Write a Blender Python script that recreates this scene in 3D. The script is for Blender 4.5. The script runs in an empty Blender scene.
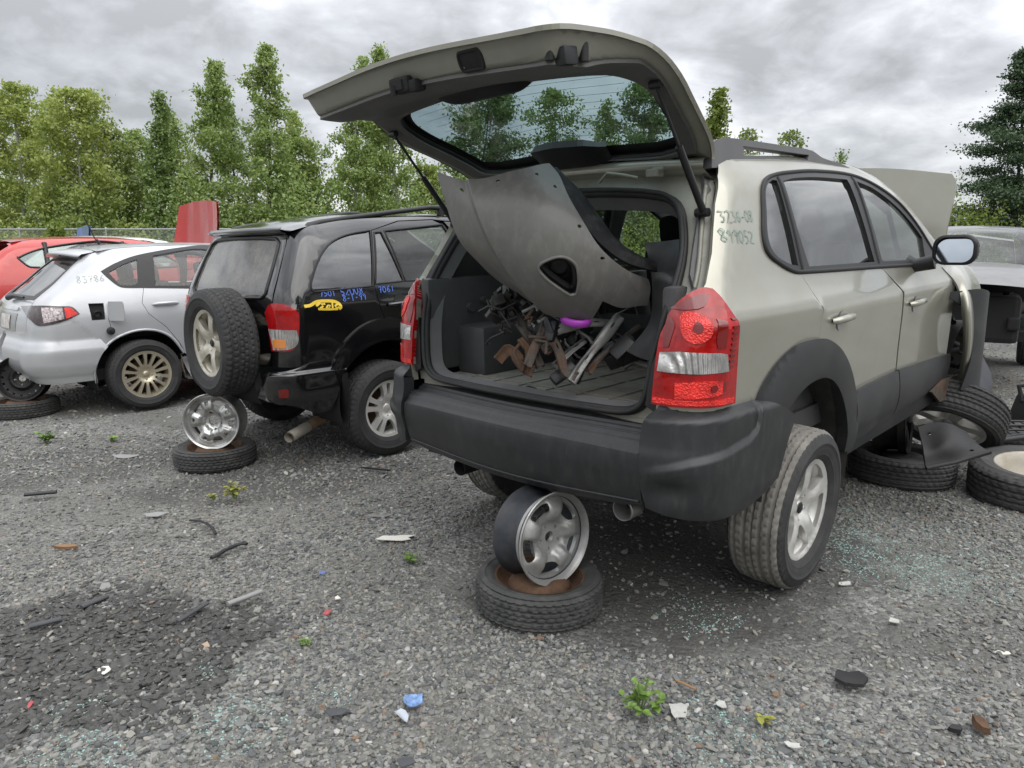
import bpy, bmesh, math, random
import numpy as np
from math import radians as R_, sin, cos, pi
from mathutils import Vector, Matrix, geometry
from mathutils.bvhtree import BVHTree

# ---------------------------------------------------------------- camera, sky, sun, exposure
SC = bpy.context.scene
COL = SC.collection
CAM_H, CAM_F, CAM_PIT = 1.38, 725.0, R_(9.97)
cam_d = bpy.data.cameras.new('camera'); cam = bpy.data.objects.new('camera', cam_d); COL.objects.link(cam)
cam.location = (0, 0, CAM_H); cam.rotation_euler = (pi/2 - CAM_PIT, 0, 0)
cam_d.sensor_width = 36; cam_d.lens = CAM_F/1024*36; cam_d.clip_start = .05; cam_d.clip_end = 3000
SC.camera = cam

W_ = bpy.data.worlds.new('World'); SC.world = W_; W_.use_nodes = True
SUN_EL, SUN_AZ = 52, 145           # azimuth clockwise from +Y (behind the camera, to its right)
def build_world():
    nt = W_.node_tree; N = nt.nodes; L = nt.links; N.clear()
    out = N.new('ShaderNodeOutputWorld'); bg = N.new('ShaderNodeBackground'); bg.inputs['Strength'].default_value = .1
    sky = N.new('ShaderNodeTexSky'); sky.sky_type = 'NISHITA'; sky.sun_disc = False
    sky.sun_elevation = R_(SUN_EL); sky.sun_rotation = R_(SUN_AZ)
    tc = N.new('ShaderNodeTexCoord'); sep = N.new('ShaderNodeSeparateXYZ'); L.new(tc.outputs['Generated'], sep.inputs[0])
    def m(op, a, b=None, cl=False):
        n = N.new('ShaderNodeMath'); n.operation = op; n.use_clamp = cl
        for i, v in enumerate((a, b)):
            if v is None: continue
            if isinstance(v, (int, float)): n.inputs[i].default_value = v
            else: L.new(v, n.inputs[i])
        return n.outputs[0]
    z = m('MAXIMUM', sep.outputs['Z'], 0.0)
    zz = m('ADD', z, .32)
    cx = m('DIVIDE', sep.outputs['X'], zz); cy = m('DIVIDE', sep.outputs['Y'], zz)
    cb = N.new('ShaderNodeCombineXYZ'); L.new(cx, cb.inputs[0]); L.new(cy, cb.inputs[1])
    def noise(sc, det, rough, dist, off):
        mp = N.new('ShaderNodeMapping'); mp.inputs['Location'].default_value = off; L.new(cb.outputs[0], mp.inputs[0])
        n = N.new('ShaderNodeTexNoise'); n.inputs['Scale'].default_value = sc; n.inputs['Detail'].default_value = det
        n.inputs['Roughness'].default_value = rough; n.inputs['Distortion'].default_value = dist
        L.new(mp.outputs[0], n.inputs['Vector']); return n.outputs['Fac']
    big = noise(1.1, 3, .5, .4, (3.1, 1.7, 0)); det = noise(3.0, 7, .55, .5, (7.3, 2.2, 0)); fine = noise(9, 6, .55, .3, (1.3, 9.2, 0))
    v = m('ADD', m('MULTIPLY', big, .44), m('ADD', m('MULTIPLY', det, .40), m('MULTIPLY', fine, .16)))
    ramp = N.new('ShaderNodeValToRGB'); L.new(v, ramp.inputs[0]); cr = ramp.color_ramp
    cr.elements[0].position = .40; cr.elements[0].color = (.34, .345, .352, 1)
    cr.elements[1].position = .62; cr.elements[1].color = (.86, .86, .855, 1)
    e = cr.elements.new(.48); e.color = (.50, .51, .53, 1)
    e = cr.elements.new(.55); e.color = (.70, .71, .73, 1)
    # an overcast sky is about twice as bright overhead as near the horizon
    k = m('ADD', 4.9, m('MULTIPLY', m('POWER', z, 1.2), 15.0))
    sc = N.new('ShaderNodeVectorMath'); sc.operation = 'SCALE'; L.new(ramp.outputs[0], sc.inputs[0]); L.new(k, sc.inputs['Scale'])
    mx = N.new('ShaderNodeMix'); mx.data_type = 'RGBA'; mx.inputs['Factor'].default_value = .93
    L.new(sky.outputs[0], mx.inputs[6]); L.new(sc.outputs[0], mx.inputs[7])
    L.new(mx.outputs[2], bg.inputs['Color']); L.new(bg.outputs[0], out.inputs['Surface'])
build_world()
sun_d = bpy.data.lights.new('sun', 'SUN'); sun_d.energy = .7; sun_d.angle = R_(62); sun_d.color = (1, .96, .9)
sun = bpy.data.objects.new('sun', sun_d); COL.objects.link(sun)
_sd = Vector((sin(R_(SUN_AZ))*cos(R_(SUN_EL)), cos(R_(SUN_AZ))*cos(R_(SUN_EL)), sin(R_(SUN_EL))))
sun.rotation_euler = _sd.to_track_quat('Z', 'Y').to_euler(); sun.location = _sd*50
vs = SC.view_settings; vs.view_transform = 'Standard'; vs.look = 'None'; vs.gamma = 1; vs.use_curve_mapping = False; vs.exposure = 1.05
SC.cycles.max_bounces = 8; SC.cycles.transparent_max_bounces = 16

rng = random.Random(7); nr = np.random.default_rng(7)

# ---------------------------------------------------------------- helpers
def ray_dir(px, py):
    u = (px-512)/CAM_F; v = (384-py)/CAM_F
    return Vector((u, cos(CAM_PIT)+v*sin(CAM_PIT), v*cos(CAM_PIT)-sin(CAM_PIT)))
def gpt(px, py, z=0.0):                     # the ground point seen at a pixel
    d = ray_dir(px, py); t = (z-CAM_H)/d.z
    return Vector((d.x*t, d.y*t, z))
def dpt(px, py, Y):                         # the point at world depth Y seen at a pixel
    d = ray_dir(px, py); return Vector((0, 0, CAM_H)) + d*(Y/d.y)

def pchip(pts):
    P = np.array(pts, float); x, y = P[:, 0], P[:, 1]
    h = np.diff(x); dl = np.diff(y)/h; d = np.zeros_like(y)
    for i in range(1, len(x)-1):
        if dl[i-1]*dl[i] > 0:
            w1, w2 = 2*h[i]+h[i-1], h[i]+2*h[i-1]
            d[i] = (w1+w2)/(w1/dl[i-1]+w2/dl[i])
    d[0], d[-1] = dl[0], dl[-1]
    def f(q):
        q = np.asarray(q, float); i = np.clip(np.searchsorted(x, q)-1, 0, len(x)-2)
        t = (np.clip(q, x[0], x[-1])-x[i])/h[i]
        return ((1+2*t)*(1-t)**2*y[i] + t*(1-t)**2*h[i]*d[i] + t*t*(3-2*t)*y[i+1] + t*t*(t-1)*h[i]*d[i+1])
    return f

def set_label(o, label=None, cat=None, group=None, kind=None):
    if label: o['label'] = label
    if cat: o['category'] = cat
    if group: o['group'] = group
    if kind: o['kind'] = kind
    return o
def empty(name, M=None, label=None, cat=None, group=None, parent=None):
    o = bpy.data.objects.new(name, None); COL.objects.link(o); o.empty_display_size = .2
    if parent: o.parent = parent
    if M is not None: o.matrix_local = M if isinstance(M, Matrix) else Matrix.Translation(M)
    return set_label(o, label, cat, group)

class Geo:
    "collects shapes, links them as ONE mesh object"
    def __init__(s): s.v = []; s.f = []; s.sm = []; s.cn = {}; s.mi = []; s.cur = 0
    def add(s, V, F, smooth=True, M=None):
        o = len(s.v)
        if M is not None: V = [M @ Vector(p) for p in V]
        s.v.extend([tuple(p) for p in V]); s.f.extend([tuple(i+o for i in f) for f in F]); s.sm.extend([smooth]*len(F)); s.mi.extend([s.cur]*len(F))
        return o
    def box(s, c, d, rot=None, bev=0.0, M=None):
        bm = bmesh.new(); bmesh.ops.create_cube(bm, size=1, matrix=Matrix.Diagonal((d[0], d[1], d[2], 1)))
        if bev: bmesh.ops.bevel(bm, geom=bm.edges[:], offset=bev, segments=2, profile=.6, affect='EDGES')
        T = Matrix.Translation(c)
        if rot is not None: T = T @ (rot if isinstance(rot, Matrix) else Matrix.Rotation(rot[2], 4, 'Z') @ Matrix.Rotation(rot[1], 4, 'Y') @ Matrix.Rotation(rot[0], 4, 'X'))
        if M is not None: T = M @ T
        bm.verts.index_update(); s.add([v.co for v in bm.verts], [[v.index for v in f.verts] for f in bm.faces], False, T); bm.free(); return s
    def tube(s, pts, r, n=10, caps=True, M=None, flat=1.0):
        P = [Vector(p) for p in pts]; k = len(P); rs = r if hasattr(r, '__len__') else [r]*k
        V = []; up = None
        for i, p in enumerate(P):
            t = (P[min(i+1, k-1)]-P[max(i-1, 0)]).normalized()
            if up is None: up = Vector((0, 0, 1)) if abs(t.z) < .9 else Vector((1, 0, 0))
            a = (up - t*up.dot(t)).normalized(); b = t.cross(a); up = a
            V += [p + (a*cos(2*pi*j/n)*flat + b*sin(2*pi*j/n))*rs[i] for j in range(n)]
        F = [(i*n+j, i*n+(j+1) % n, (i+1)*n+(j+1) % n, (i+1)*n+j) for i in range(k-1) for j in range(n)]
        s.add(V, F, True, M)
        if caps:
            s.add(V[:n], [tuple(range(n-1, -1, -1))], False, M); s.add(V[-n:], [tuple(range(n))], False, M)
        return s
    def lathe(s, prof, n=48, M=None, closed=False, smooth=True):
        "prof: (r, y) pairs, turned about the Y axis"
        k = len(prof); V = [(r*cos(2*pi*j/n), y, r*sin(2*pi*j/n)) for (r, y) in prof for j in range(n)]
        F = [(i*n+j, ((i+1) % k)*n+j, ((i+1) % k)*n+(j+1) % n, i*n+(j+1) % n) for i in range(k if closed else k-1) for j in range(n)]
        s.add(V, F, smooth, M); return s
    def disc(s, r, y=0, n=32, M=None):
        s.add([(r*cos(2*pi*j/n), y, r*sin(2*pi*j/n)) for j in range(n)], [tuple(range(n))], False, M); return s
    def grid(s, A, M=None, smooth=True, close_u=False):
        "A: array rows x cols x 3"
        A = np.asarray(A, float); n, m = A.shape[:2]; mm = m if close_u else m-1
        F = [(i*m+j, i*m+(j+1) % m, (i+1)*m+(j+1) % m, (i+1)*m+j) for i in range(n-1) for j in range(mm)]
        s.add([Vector(p) for p in A.reshape(-1, 3)], F, smooth, M); return s
    def build(s, name, mat, parent=None, M=None, auto=None):
        me = bpy.data.meshes.new(name); me.from_pydata(s.v, [], s.f)
        me.polygons.foreach_set('use_smooth', s.sm)
        for m_ in (mat if isinstance(mat, (list, tuple)) else [mat]): me.materials.append(m_)
        if isinstance(mat, (list, tuple)): me.polygons.foreach_set('material_index', s.mi)
        if s.cn:
            ln = [(0, 0, 0)]*len(me.loops); vi = np.zeros(len(me.loops), int); me.loops.foreach_get('vertex_index', vi)
            ln = [s.cn.get(int(i), (0, 0, 0)) for i in vi]
            me.normals_split_custom_set(ln)
        if auto is not None: me.set_sharp_from_angle(angle=R_(auto))
        me.update()
        o = bpy.data.objects.new(name, me); COL.objects.link(o)
        if parent: o.parent = parent
        if M is not None: o.matrix_local = M
        return o

def share(o, parent, M=None):                # a copy of a mesh object under another parent
    c = o.copy(); COL.objects.link(c); c.parent = parent
    if M is not None: c.matrix_local = M
    return c

def dense(poly, step):
    out = []
    for i, a in enumerate(poly):
        b = poly[(i+1) % len(poly)]; n = max(1, int(math.ceil(math.hypot(b[0]-a[0], b[1]-a[1])/step)))
        out += [(a[0]+(b[0]-a[0])*k/n, a[1]+(b[1]-a[1])*k/n) for k in range(n)]
    return out
def spl(poly, ang=42, n=6, closed=True):
    "a smooth outline through the points; turns sharper than ang stay corners"
    P = [Vector((p[0], p[1])) for p in poly]; k = len(P); out = []
    def corner(i):
        if not closed and (i == 0 or i == k-1): return True
        a = P[i]-P[i-1]; b = P[(i+1) % k]-P[i]
        if a.length < 1e-6 or b.length < 1e-6: return True
        return a.angle(b) > R_(ang)
    C = [corner(i) for i in range(k)]
    for i in range(k if closed else k-1):
        a, b = P[i], P[(i+1) % k]; l = (b-a).length; d = (b-a)
        def tan(j, q):
            if C[j]: return None
            t = (P[(j+1) % k]-P[j-1]); return t.normalized()*l
        t0 = tan(i, 0) or d; t1 = tan((i+1) % k, 1) or d
        if C[i] and C[(i+1) % k]: out.append(tuple(a)); continue
        for q in range(n):
            t = q/n; out.append(tuple(a*(2*t**3-3*t*t+1)+t0*(t**3-2*t*t+t)+b*(3*t*t-2*t**3)+t1*(t**3-t*t)))
    if not closed: out.append(tuple(P[-1]))
    return out
def rrect(x0, y0, x1, y1, r, n=5):
    o = []
    for cx_, cy_, a0 in ((x1-r, y1-r, 0), (x0+r, y1-r, 90), (x0+r, y0+r, 180), (x1-r, y0+r, 270)):
        o += [(cx_+r*cos(R_(a0+90*k/n)), cy_+r*sin(R_(a0+90*k/n))) for k in range(n+1)]
    return o
def circ(cx_, cy_, r, n=40, a0=0, a1=360):
    full = a1-a0 == 360
    return [(cx_+r*cos(R_(a0+(a1-a0)*k/(n if full else n-1))), cy_+r*sin(R_(a0+(a1-a0)*k/(n if full else n-1)))) for k in range(n)]
def inpoly(P, q):
    P = np.asarray(P); q = np.asarray(q); x, y = q[:, 0], q[:, 1]; c = np.zeros(len(q), bool)
    for i in range(len(P)):
        x1, y1 = P[i]; x2, y2 = P[i-1]
        cond = (y1 > y) != (y2 > y)
        with np.errstate(divide='ignore', invalid='ignore'):
            c ^= cond & (x < (x2-x1)*(y-y1)/(y2-y1+1e-30)+x1)
    return c
def shrink(poly, d):
    "move an outline inwards by d"
    P = np.array(poly); A = np.roll(P, 1, 0); B = np.roll(P, -1, 0)
    ar = .5*np.sum(P[:, 0]*B[:, 1]-B[:, 0]*P[:, 1]); sg = 1 if ar > 0 else -1
    def nrm(v):
        n = np.stack([-v[:, 1], v[:, 0]], 1)*sg; return n/(np.linalg.norm(n, axis=1)[:, None]+1e-9)
    n = nrm(P-A)+nrm(B-P); l = np.linalg.norm(n, axis=1)[:, None]; n = n/(l+1e-9); k = np.clip(2/(l+1e-9), 1, 1.6)
    return [tuple(p) for p in P+n*d*k]

def normals(F, u, v, e=2e-3):
    u = np.asarray(u, float); v = np.asarray(v, float)
    n = np.cross(F(u+e, v)-F(u-e, v), F(u, v+e)-F(u, v-e)); return n/(np.linalg.norm(n, axis=1)[:, None]+1e-12)
def lift(F, d, sgn=1):
    "the surface F moved along its own normal by d (a number or a function of u, v)"
    def G(u, v):
        u = np.asarray(u, float); v = np.asarray(v, float); q = d(u, v) if callable(d) else d
        return F(u, v)+normals(F, u, v)*(np.asarray(q)*sgn)[..., None] if callable(d) else F(u, v)+normals(F, u, v)*(q*sgn)
    return G
def panel(g, F, poly, holes=(), step=.05, thick=.015, sgn=1, back=False, edge=None, walls=True):
    """fills a 2-D outline (with holes) over the surface F(u, v), adds rim walls of the given thickness.
    sgn: +1 where cross(dF/du, dF/dv) points outwards, else -1"""
    edge = edge or step*.6
    loops = [dense(poly, edge)] + [dense(h, edge) for h in holes]
    vs_, es = [], []
    for lp in loops:
        o = len(vs_); vs_ += lp; es += [(o+i, o+(i+1) % len(lp)) for i in range(len(lp))]
    nb = len(vs_); A = np.array(vs_)
    x0, y0 = A[:nb].min(0); x1, y1 = A[:nb].max(0)
    gx, gy = np.meshgrid(np.arange(x0+step*.37, x1, step), np.arange(y0+step*.41, y1, step)); q = np.stack([gx.ravel(), gy.ravel()], 1)
    if len(q):
        ins = inpoly(loops[0], q)
        for h in loops[1:]: ins &= ~inpoly(h, q)
        q = q[ins]
        if len(q):
            dm = np.array([np.min((A[:, 0]-p[0])**2+(A[:, 1]-p[1])**2) for p in q]); q = q[dm > (edge*.55)**2]
    vin = [Vector((a, b)) for a, b in vs_] + [Vector((float(a), float(b))) for a, b in q]
    vo, eo, fo, ov, oe, of = geometry.delaunay_2d_cdt(vin, es, [], 0, 1e-6)
    U = np.array([p[:] for p in vo]); T = np.array([f for f in fo if len(f) == 3])
    cen = U[T].mean(1); keep = inpoly(loops[0], cen)
    for h in loops[1:]: keep &= ~inpoly(h, cen)
    T = T[keep]
    # orientation: CDT triangles are counter-clockwise in uv
    a, b, c = U[T[:, 0]], U[T[:, 1]], U[T[:, 2]]
    ccw = ((b[:, 0]-a[:, 0])*(c[:, 1]-a[:, 1])-(b[:, 1]-a[:, 1])*(c[:, 0]-a[:, 0])) > 0
    T = [tuple(t) if (k == (sgn > 0)) else (t[0], t[2], t[1]) for t, k in zip(T.tolist(), ccw)]
    P3 = F(U[:, 0], U[:, 1]); Nn = normals(F, U[:, 0], U[:, 1])*sgn
    o = g.add([tuple(p) for p in P3], T, True)
    for i, n in enumerate(Nn): g.cn[o+i] = tuple(n)
    if thick and walls:
        for lp in loops:
            L = np.array(lp); p = F(L[:, 0], L[:, 1]); n = normals(F, L[:, 0], L[:, 1])*sgn; k = len(lp)
            V = [tuple(x) for x in p]+[tuple(x) for x in p-n*thick]
            ar = .5*np.sum(L[:, 0]*np.roll(L[:, 1], -1)-np.roll(L[:, 0], -1)*L[:, 1])
            outer = lp is loops[0]; fl = ((ar > 0) == outer) == (sgn > 0)
            Fs = [((i, i+k, (i+1) % k+k, (i+1) % k) if fl else (i, (i+1) % k, (i+1) % k+k, i+k)) for i in range(k)]
            g.add(V, Fs, False)
    if back:
        o = g.add([tuple(p) for p in P3-Nn*thick], [t[::-1] for t in T], True)
        for i, n in enumerate(Nn): g.cn[o+i] = tuple(-n)
    return g
def edge_tube(g, F, poly, r, closed=True, step=.04, off=0.0, n=8, sgn=1):
    "a round bead along an outline on the surface F"
    L = np.array(dense(poly, step) if closed else poly); p = F(L[:, 0], L[:, 1]); nn = normals(F, L[:, 0], L[:, 1])*sgn
    p = p+nn*off
    k = len(p); V = []
    for i in range(k):
        t = p[(i+1) % k]-p[i-1] if closed or 0 < i < k-1 else (p[min(i+1, k-1)]-p[max(i-1, 0)]); t = t/(np.linalg.norm(t)+1e-9)
        b = np.cross(t, nn[i]); b /= np.linalg.norm(b)+1e-9; a = np.cross(b, t)
        V += [p[i]+(a*cos(2*pi*j/n)+b*sin(2*pi*j/n))*r for j in range(n)]
    kk = k if closed else k-1
    g.add([tuple(x) for x in V], [(i*n+j, ((i+1) % k)*n+j, ((i+1) % k)*n+(j+1) % n, i*n+(j+1) % n) for i in range(kk) for j in range(n)], True)
    return g
def gridF(ctrl):
    "smooth surface through a grid of control points: F(u over columns, v over rows)"
    C = np.array([[list(p) for p in row] for row in ctrl], float); n, m = C.shape[:2]
    Cp = np.zeros((n+2, m+2, 3)); Cp[1:-1, 1:-1] = C
    Cp[0, 1:-1] = 2*C[0]-C[1]; Cp[-1, 1:-1] = 2*C[-1]-C[-2]; Cp[:, 0] = 2*Cp[:, 1]-Cp[:, 2]; Cp[:, -1] = 2*Cp[:, -2]-Cp[:, -3]
    def bas(t): return [(-t+2*t*t-t**3)/2, (2-5*t*t+3*t**3)/2, (t+4*t*t-3*t**3)/2, (t**3-t*t)/2]
    def F(u, v):
        u = np.asarray(u, float); v = np.asarray(v, float)
        i = np.clip(np.floor(u).astype(int), 0, m-2); j = np.clip(np.floor(v).astype(int), 0, n-2)
        bu = bas(u-i); bv = bas(v-j); o = 0
        for a in range(4):
            for b in range(4): o = o+Cp[j+a, i+b]*(bv[a]*bu[b])[:, None]
        return o
    return F
def pick(F, ur, vr, M, nu=160, nv=110):
    "pixel -> (u, v) on the surface F carried by the matrix M"
    us = np.linspace(*ur, nu); vv = np.linspace(*vr, nv); U, V = np.meshgrid(us, vv)
    P = F(U.ravel(), V.ravel()); Mn = np.array(M); P = P@Mn[:3, :3].T+Mn[:3, 3]
    fs = [(j*nu+i, j*nu+i+1, (j+1)*nu+i+1, (j+1)*nu+i) for j in range(nv-1) for i in range(nu-1)]
    bv = BVHTree.FromPolygons([Vector(p) for p in P], fs); o = Vector((0, 0, CAM_H))
    def f(px, py):
        d = ray_dir(px, py).normalized(); h = bv.ray_cast(o, d)
        if h[0] is None:
            # nearest approach along the ray
            best = None
            for t in np.linspace(1, 14, 130):
                q = bv.find_nearest(o+d*t)
                if best is None or q[3] < best[0]: best = (q[3], q[0], q[2])
            print('MISS', px, py, round(best[0], 3)); hp, fi = best[1], best[2]
        else: hp, fi = h[0], h[2]
        j, i = divmod(fi, nu-1)
        p00, p10, p01 = Vector(P[j*nu+i]), Vector(P[j*nu+i+1]), Vector(P[(j+1)*nu+i])
        a, b = p10-p00, p01-p00; w = hp-p00
        aa, ab, bb, wa, wb = a.dot(a), a.dot(b), b.dot(b), w.dot(a), w.dot(b); D = aa*bb-ab*ab+1e-18
        s, t = (wa*bb-wb*ab)/D, (wb*aa-wa*ab)/D
        return (float(us[i]+s*(us[1]-us[0])), float(vv[j]+t*(vv[1]-vv[0])))
    return f
def PX(pk, pts):
    "mixed outline: pairs whose second number is above 10 are pixels, the others already (u, v)"
    return [pk(*p) if abs(p[1]) > 10 else tuple(p) for p in pts]

# ---------------------------------------------------------------- materials
MATS = {}
def mat(name, col, rough=.5, metal=0, coat=0, var=0.0, vscale=6, bump=0.0, bscale=60, dirt=0.0, dirt_col=(.22, .2, .17), spec=.5, dscale=9, bdist=.01, stretch=None):
    if name in MATS: return MATS[name]
    m = bpy.data.materials.new(name); MATS[name] = m; m.use_nodes = True; nt = m.node_tree; N = nt.nodes; L = nt.links
    b = N['Principled BSDF']; b.inputs['Roughness'].default_value = rough; b.inputs['Metallic'].default_value = metal
    b.inputs['Coat Weight'].default_value = coat; b.inputs['Coat Roughness'].default_value = .05; b.inputs['Specular IOR Level'].default_value = spec
    b.inputs['Base Color'].default_value = (*col, 1)
    tc = N.new('ShaderNodeTexCoord'); src = None
    def noise(s, d=5, r=.6, st=None):
        n = N.new('ShaderNodeTexNoise'); n.inputs['Scale'].default_value = s; n.inputs['Detail'].default_value = d; n.inputs['Roughness'].default_value = r
        if st: mp = N.new('ShaderNodeMapping'); mp.inputs['Scale'].default_value = st; L.new(tc.outputs['Object'], mp.inputs[0]); L.new(mp.outputs[0], n.inputs['Vector'])
        else: L.new(tc.outputs['Object'], n.inputs['Vector'])
        return n.outputs['Fac']
    c = None
    if var:
        mr = N.new('ShaderNodeMapRange'); mr.inputs[1].default_value = .3; mr.inputs[2].default_value = .7; L.new(noise(vscale), mr.inputs[0])
        mx = N.new('ShaderNodeMix'); mx.data_type = 'RGBA'; L.new(mr.outputs[0], mx.inputs[0])
        mx.inputs[6].default_value = (*[k*(1-var) for k in col], 1); mx.inputs[7].default_value = (*[min(1, k*(1+var)) for k in col], 1); c = mx.outputs[2]
    if dirt:
        mr = N.new('ShaderNodeMapRange'); mr.inputs[1].default_value = .48; mr.inputs[2].default_value = .72; mr.inputs[4].default_value = dirt; L.new(noise(dscale, 8, .7, stretch), mr.inputs[0])
        mx = N.new('ShaderNodeMix'); mx.data_type = 'RGBA'; L.new(mr.outputs[0], mx.inputs[0])
        if c: L.new(c, mx.inputs[6])
        else: mx.inputs[6].default_value = (*col, 1)
        mx.inputs[7].default_value = (*dirt_col, 1); c = mx.outputs[2]
        a = N.new('ShaderNodeMath'); a.operation = 'MULTIPLY_ADD'; a.use_clamp = True; L.new(mr.outputs[0], a.inputs[0]); a.inputs[1].default_value = .5; a.inputs[2].default_value = rough
        L.new(a.outputs[0], b.inputs['Roughness'])
        if coat:
            a = N.new('ShaderNodeMath'); a.operation = 'MULTIPLY_ADD'; a.use_clamp = True; L.new(mr.outputs[0], a.inputs[0]); a.inputs[1].default_value = -coat; a.inputs[2].default_value = coat
            L.new(a.outputs[0], b.inputs['Coat Weight'])
    if c: L.new(c, b.inputs['Base Color'])
    if bump:
        bp = N.new('ShaderNodeBump'); bp.inputs['Strength'].default_value = bump; bp.inputs['Distance'].default_value = bdist; L.new(noise(bscale, 3), bp.inputs['Height']); L.new(bp.outputs[0], b.inputs['Normal'])
    return m
def glass(name, tint=(.5, .55, .55), rough=.01, dust=.04, f0=.05):
    if name in MATS: return MATS[name]
    m = bpy.data.materials.new(name); MATS[name] = m; m.use_nodes = True; nt = m.node_tree; N = nt.nodes; L = nt.links; N.clear()
    out = N.new('ShaderNodeOutputMaterial'); tr = N.new('ShaderNodeBsdfTransparent'); tr.inputs[0].default_value = (*tint, 1)
    gl = N.new('ShaderNodeBsdfGlossy'); gl.inputs['Roughness'].default_value = rough; gl.inputs[0].default_value = (1, 1, 1, 1)
    lw = N.new('ShaderNodeLayerWeight'); lw.inputs[0].default_value = .5
    p = N.new('ShaderNodeMath'); p.operation = 'POWER'; L.new(lw.outputs['Facing'], p.inputs[0]); p.inputs[1].default_value = 4.0
    a = N.new('ShaderNodeMath'); a.operation = 'MULTIPLY_ADD'; L.new(p.outputs[0], a.inputs[0]); a.inputs[1].default_value = .9; a.inputs[2].default_value = f0; a.use_clamp = True
    mx = N.new('ShaderNodeMixShader'); L.new(a.outputs[0], mx.inputs[0]); L.new(tr.outputs[0], mx.inputs[1]); L.new(gl.outputs[0], mx.inputs[2])
    di = N.new('ShaderNodeBsdfDiffuse'); di.inputs[0].default_value = (.34, .33, .30, 1)
    tc = N.new('ShaderNodeTexCoord'); n = N.new('ShaderNodeTexNoise'); n.inputs['Scale'].default_value = 5; n.inputs['Detail'].default_value = 8; n.inputs['Roughness'].default_value = .7
    L.new(tc.outputs['Object'], n.inputs['Vector'])
    mr = N.new('ShaderNodeMapRange'); mr.inputs[1].default_value = .35; mr.inputs[2].default_value = .8; mr.inputs[4].default_value = dust*2.5; L.new(n.outputs['Fac'], mr.inputs[0])
    m2 = N.new('ShaderNodeMixShader'); L.new(mr.outputs[0], m2.inputs[0]); L.new(mx.outputs[0], m2.inputs[1]); L.new(di.outputs[0], m2.inputs[2])
    L.new(m2.outputs[0], out.inputs[0]); return m

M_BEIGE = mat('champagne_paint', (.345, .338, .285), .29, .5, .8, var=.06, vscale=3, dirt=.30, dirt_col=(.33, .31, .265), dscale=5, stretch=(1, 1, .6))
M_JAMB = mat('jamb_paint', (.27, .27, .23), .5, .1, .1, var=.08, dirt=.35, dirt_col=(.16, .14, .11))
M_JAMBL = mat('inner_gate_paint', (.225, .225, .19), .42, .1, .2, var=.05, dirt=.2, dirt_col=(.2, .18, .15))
M_CLAD = mat('grey_cladding', (.024, .025, .027), .45, 0, 0, var=.2, bump=.15, bscale=500, dirt=.18, dirt_col=(.12, .115, .105), dscale=4)
M_BUMPER = mat('scuffed_bumper', (.022, .023, .025), .40, 0, 0, var=.2, bump=.15, bscale=500, dirt=.2, dirt_col=(.11, .108, .10), dscale=16, stretch=(1.6, 1.6, .5))
M_TRIM = mat('black_trim', (.012, .012, .013), .42, var=.2)
M_RUBBER = mat('black_rubber', (.015, .015, .016), .65, var=.3, dirt=.25, dirt_col=(.07, .068, .062))
M_DARK = mat('dark_void', (.010, .010, .011), .8)
M_INT = mat('interior_plastic', (.06, .06, .063), .6, var=.15, bump=.2, bscale=300, dirt=.2, dirt_col=(.12, .11, .10))
M_INT2 = mat('interior_plastic_grey', (.115, .115, .118), .55, var=.12, bump=.2, bscale=300, dirt=.25, dirt_col=(.17, .16, .145))
M_LINER = mat('headliner', (.13, .125, .115), .9, var=.1)
M_SEAT = mat('seat_fabric', (.028, .028, .030), .9, var=.3, bump=.3, bscale=400)
M_TYRE = mat('tyre_rubber', (.030, .030, .031), .75, var=.25, dirt=.3, dirt_col=(.115, .11, .10), dscale=10, bump=.1, bscale=90)
M_TYRE2 = mat('muddy_tyre_rubber', (.175, .166, .15), .9, var=.3, dirt=1, dirt_col=(.27, .258, .235), dscale=3.2, bump=.15, bscale=90)
M_ALLOY = mat('alloy', (.70, .69, .665), .34, .5, .3, var=.06, dirt=.35, dirt_col=(.30, .26, .19), dscale=8)
M_ALLOY2 = mat('gold_alloy', (.56, .51, .39), .38, .7, 0, var=.1, dirt=.45, dirt_col=(.25, .2, .12), dscale=10)
M_STEEL = mat('dull_steel', (.36, .36, .35), .45, .8, 0, var=.15, dirt=.5, dirt_col=(.2, .17, .13), dscale=12)
M_BLUSTEEL = mat('blackened_steel', (.05, .055, .065), .5, .5, var=.3, dirt=.4, dirt_col=(.14, .12, .10), dscale=14)
M_SPRIM = mat('spare_alloy', (.58, .55, .47), .36, .5, .2, var=.06, dirt=.4, dirt_col=(.3, .24, .14), dscale=9)
M_EXH = mat('tan_rust', (.38, .26, .16), .75, .2, var=.3, vscale=14)
M_BSTEEL = mat('black_steel', (.014, .014, .015), .5, .2, var=.2, dirt=.35, dirt_col=(.10, .08, .06))
M_RUST = mat('rust', (.105, .058, .033), .85, .1, var=.45, vscale=14, dirt=.5, dirt_col=(.09, .06, .045), bump=.4, bscale=70)
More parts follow.
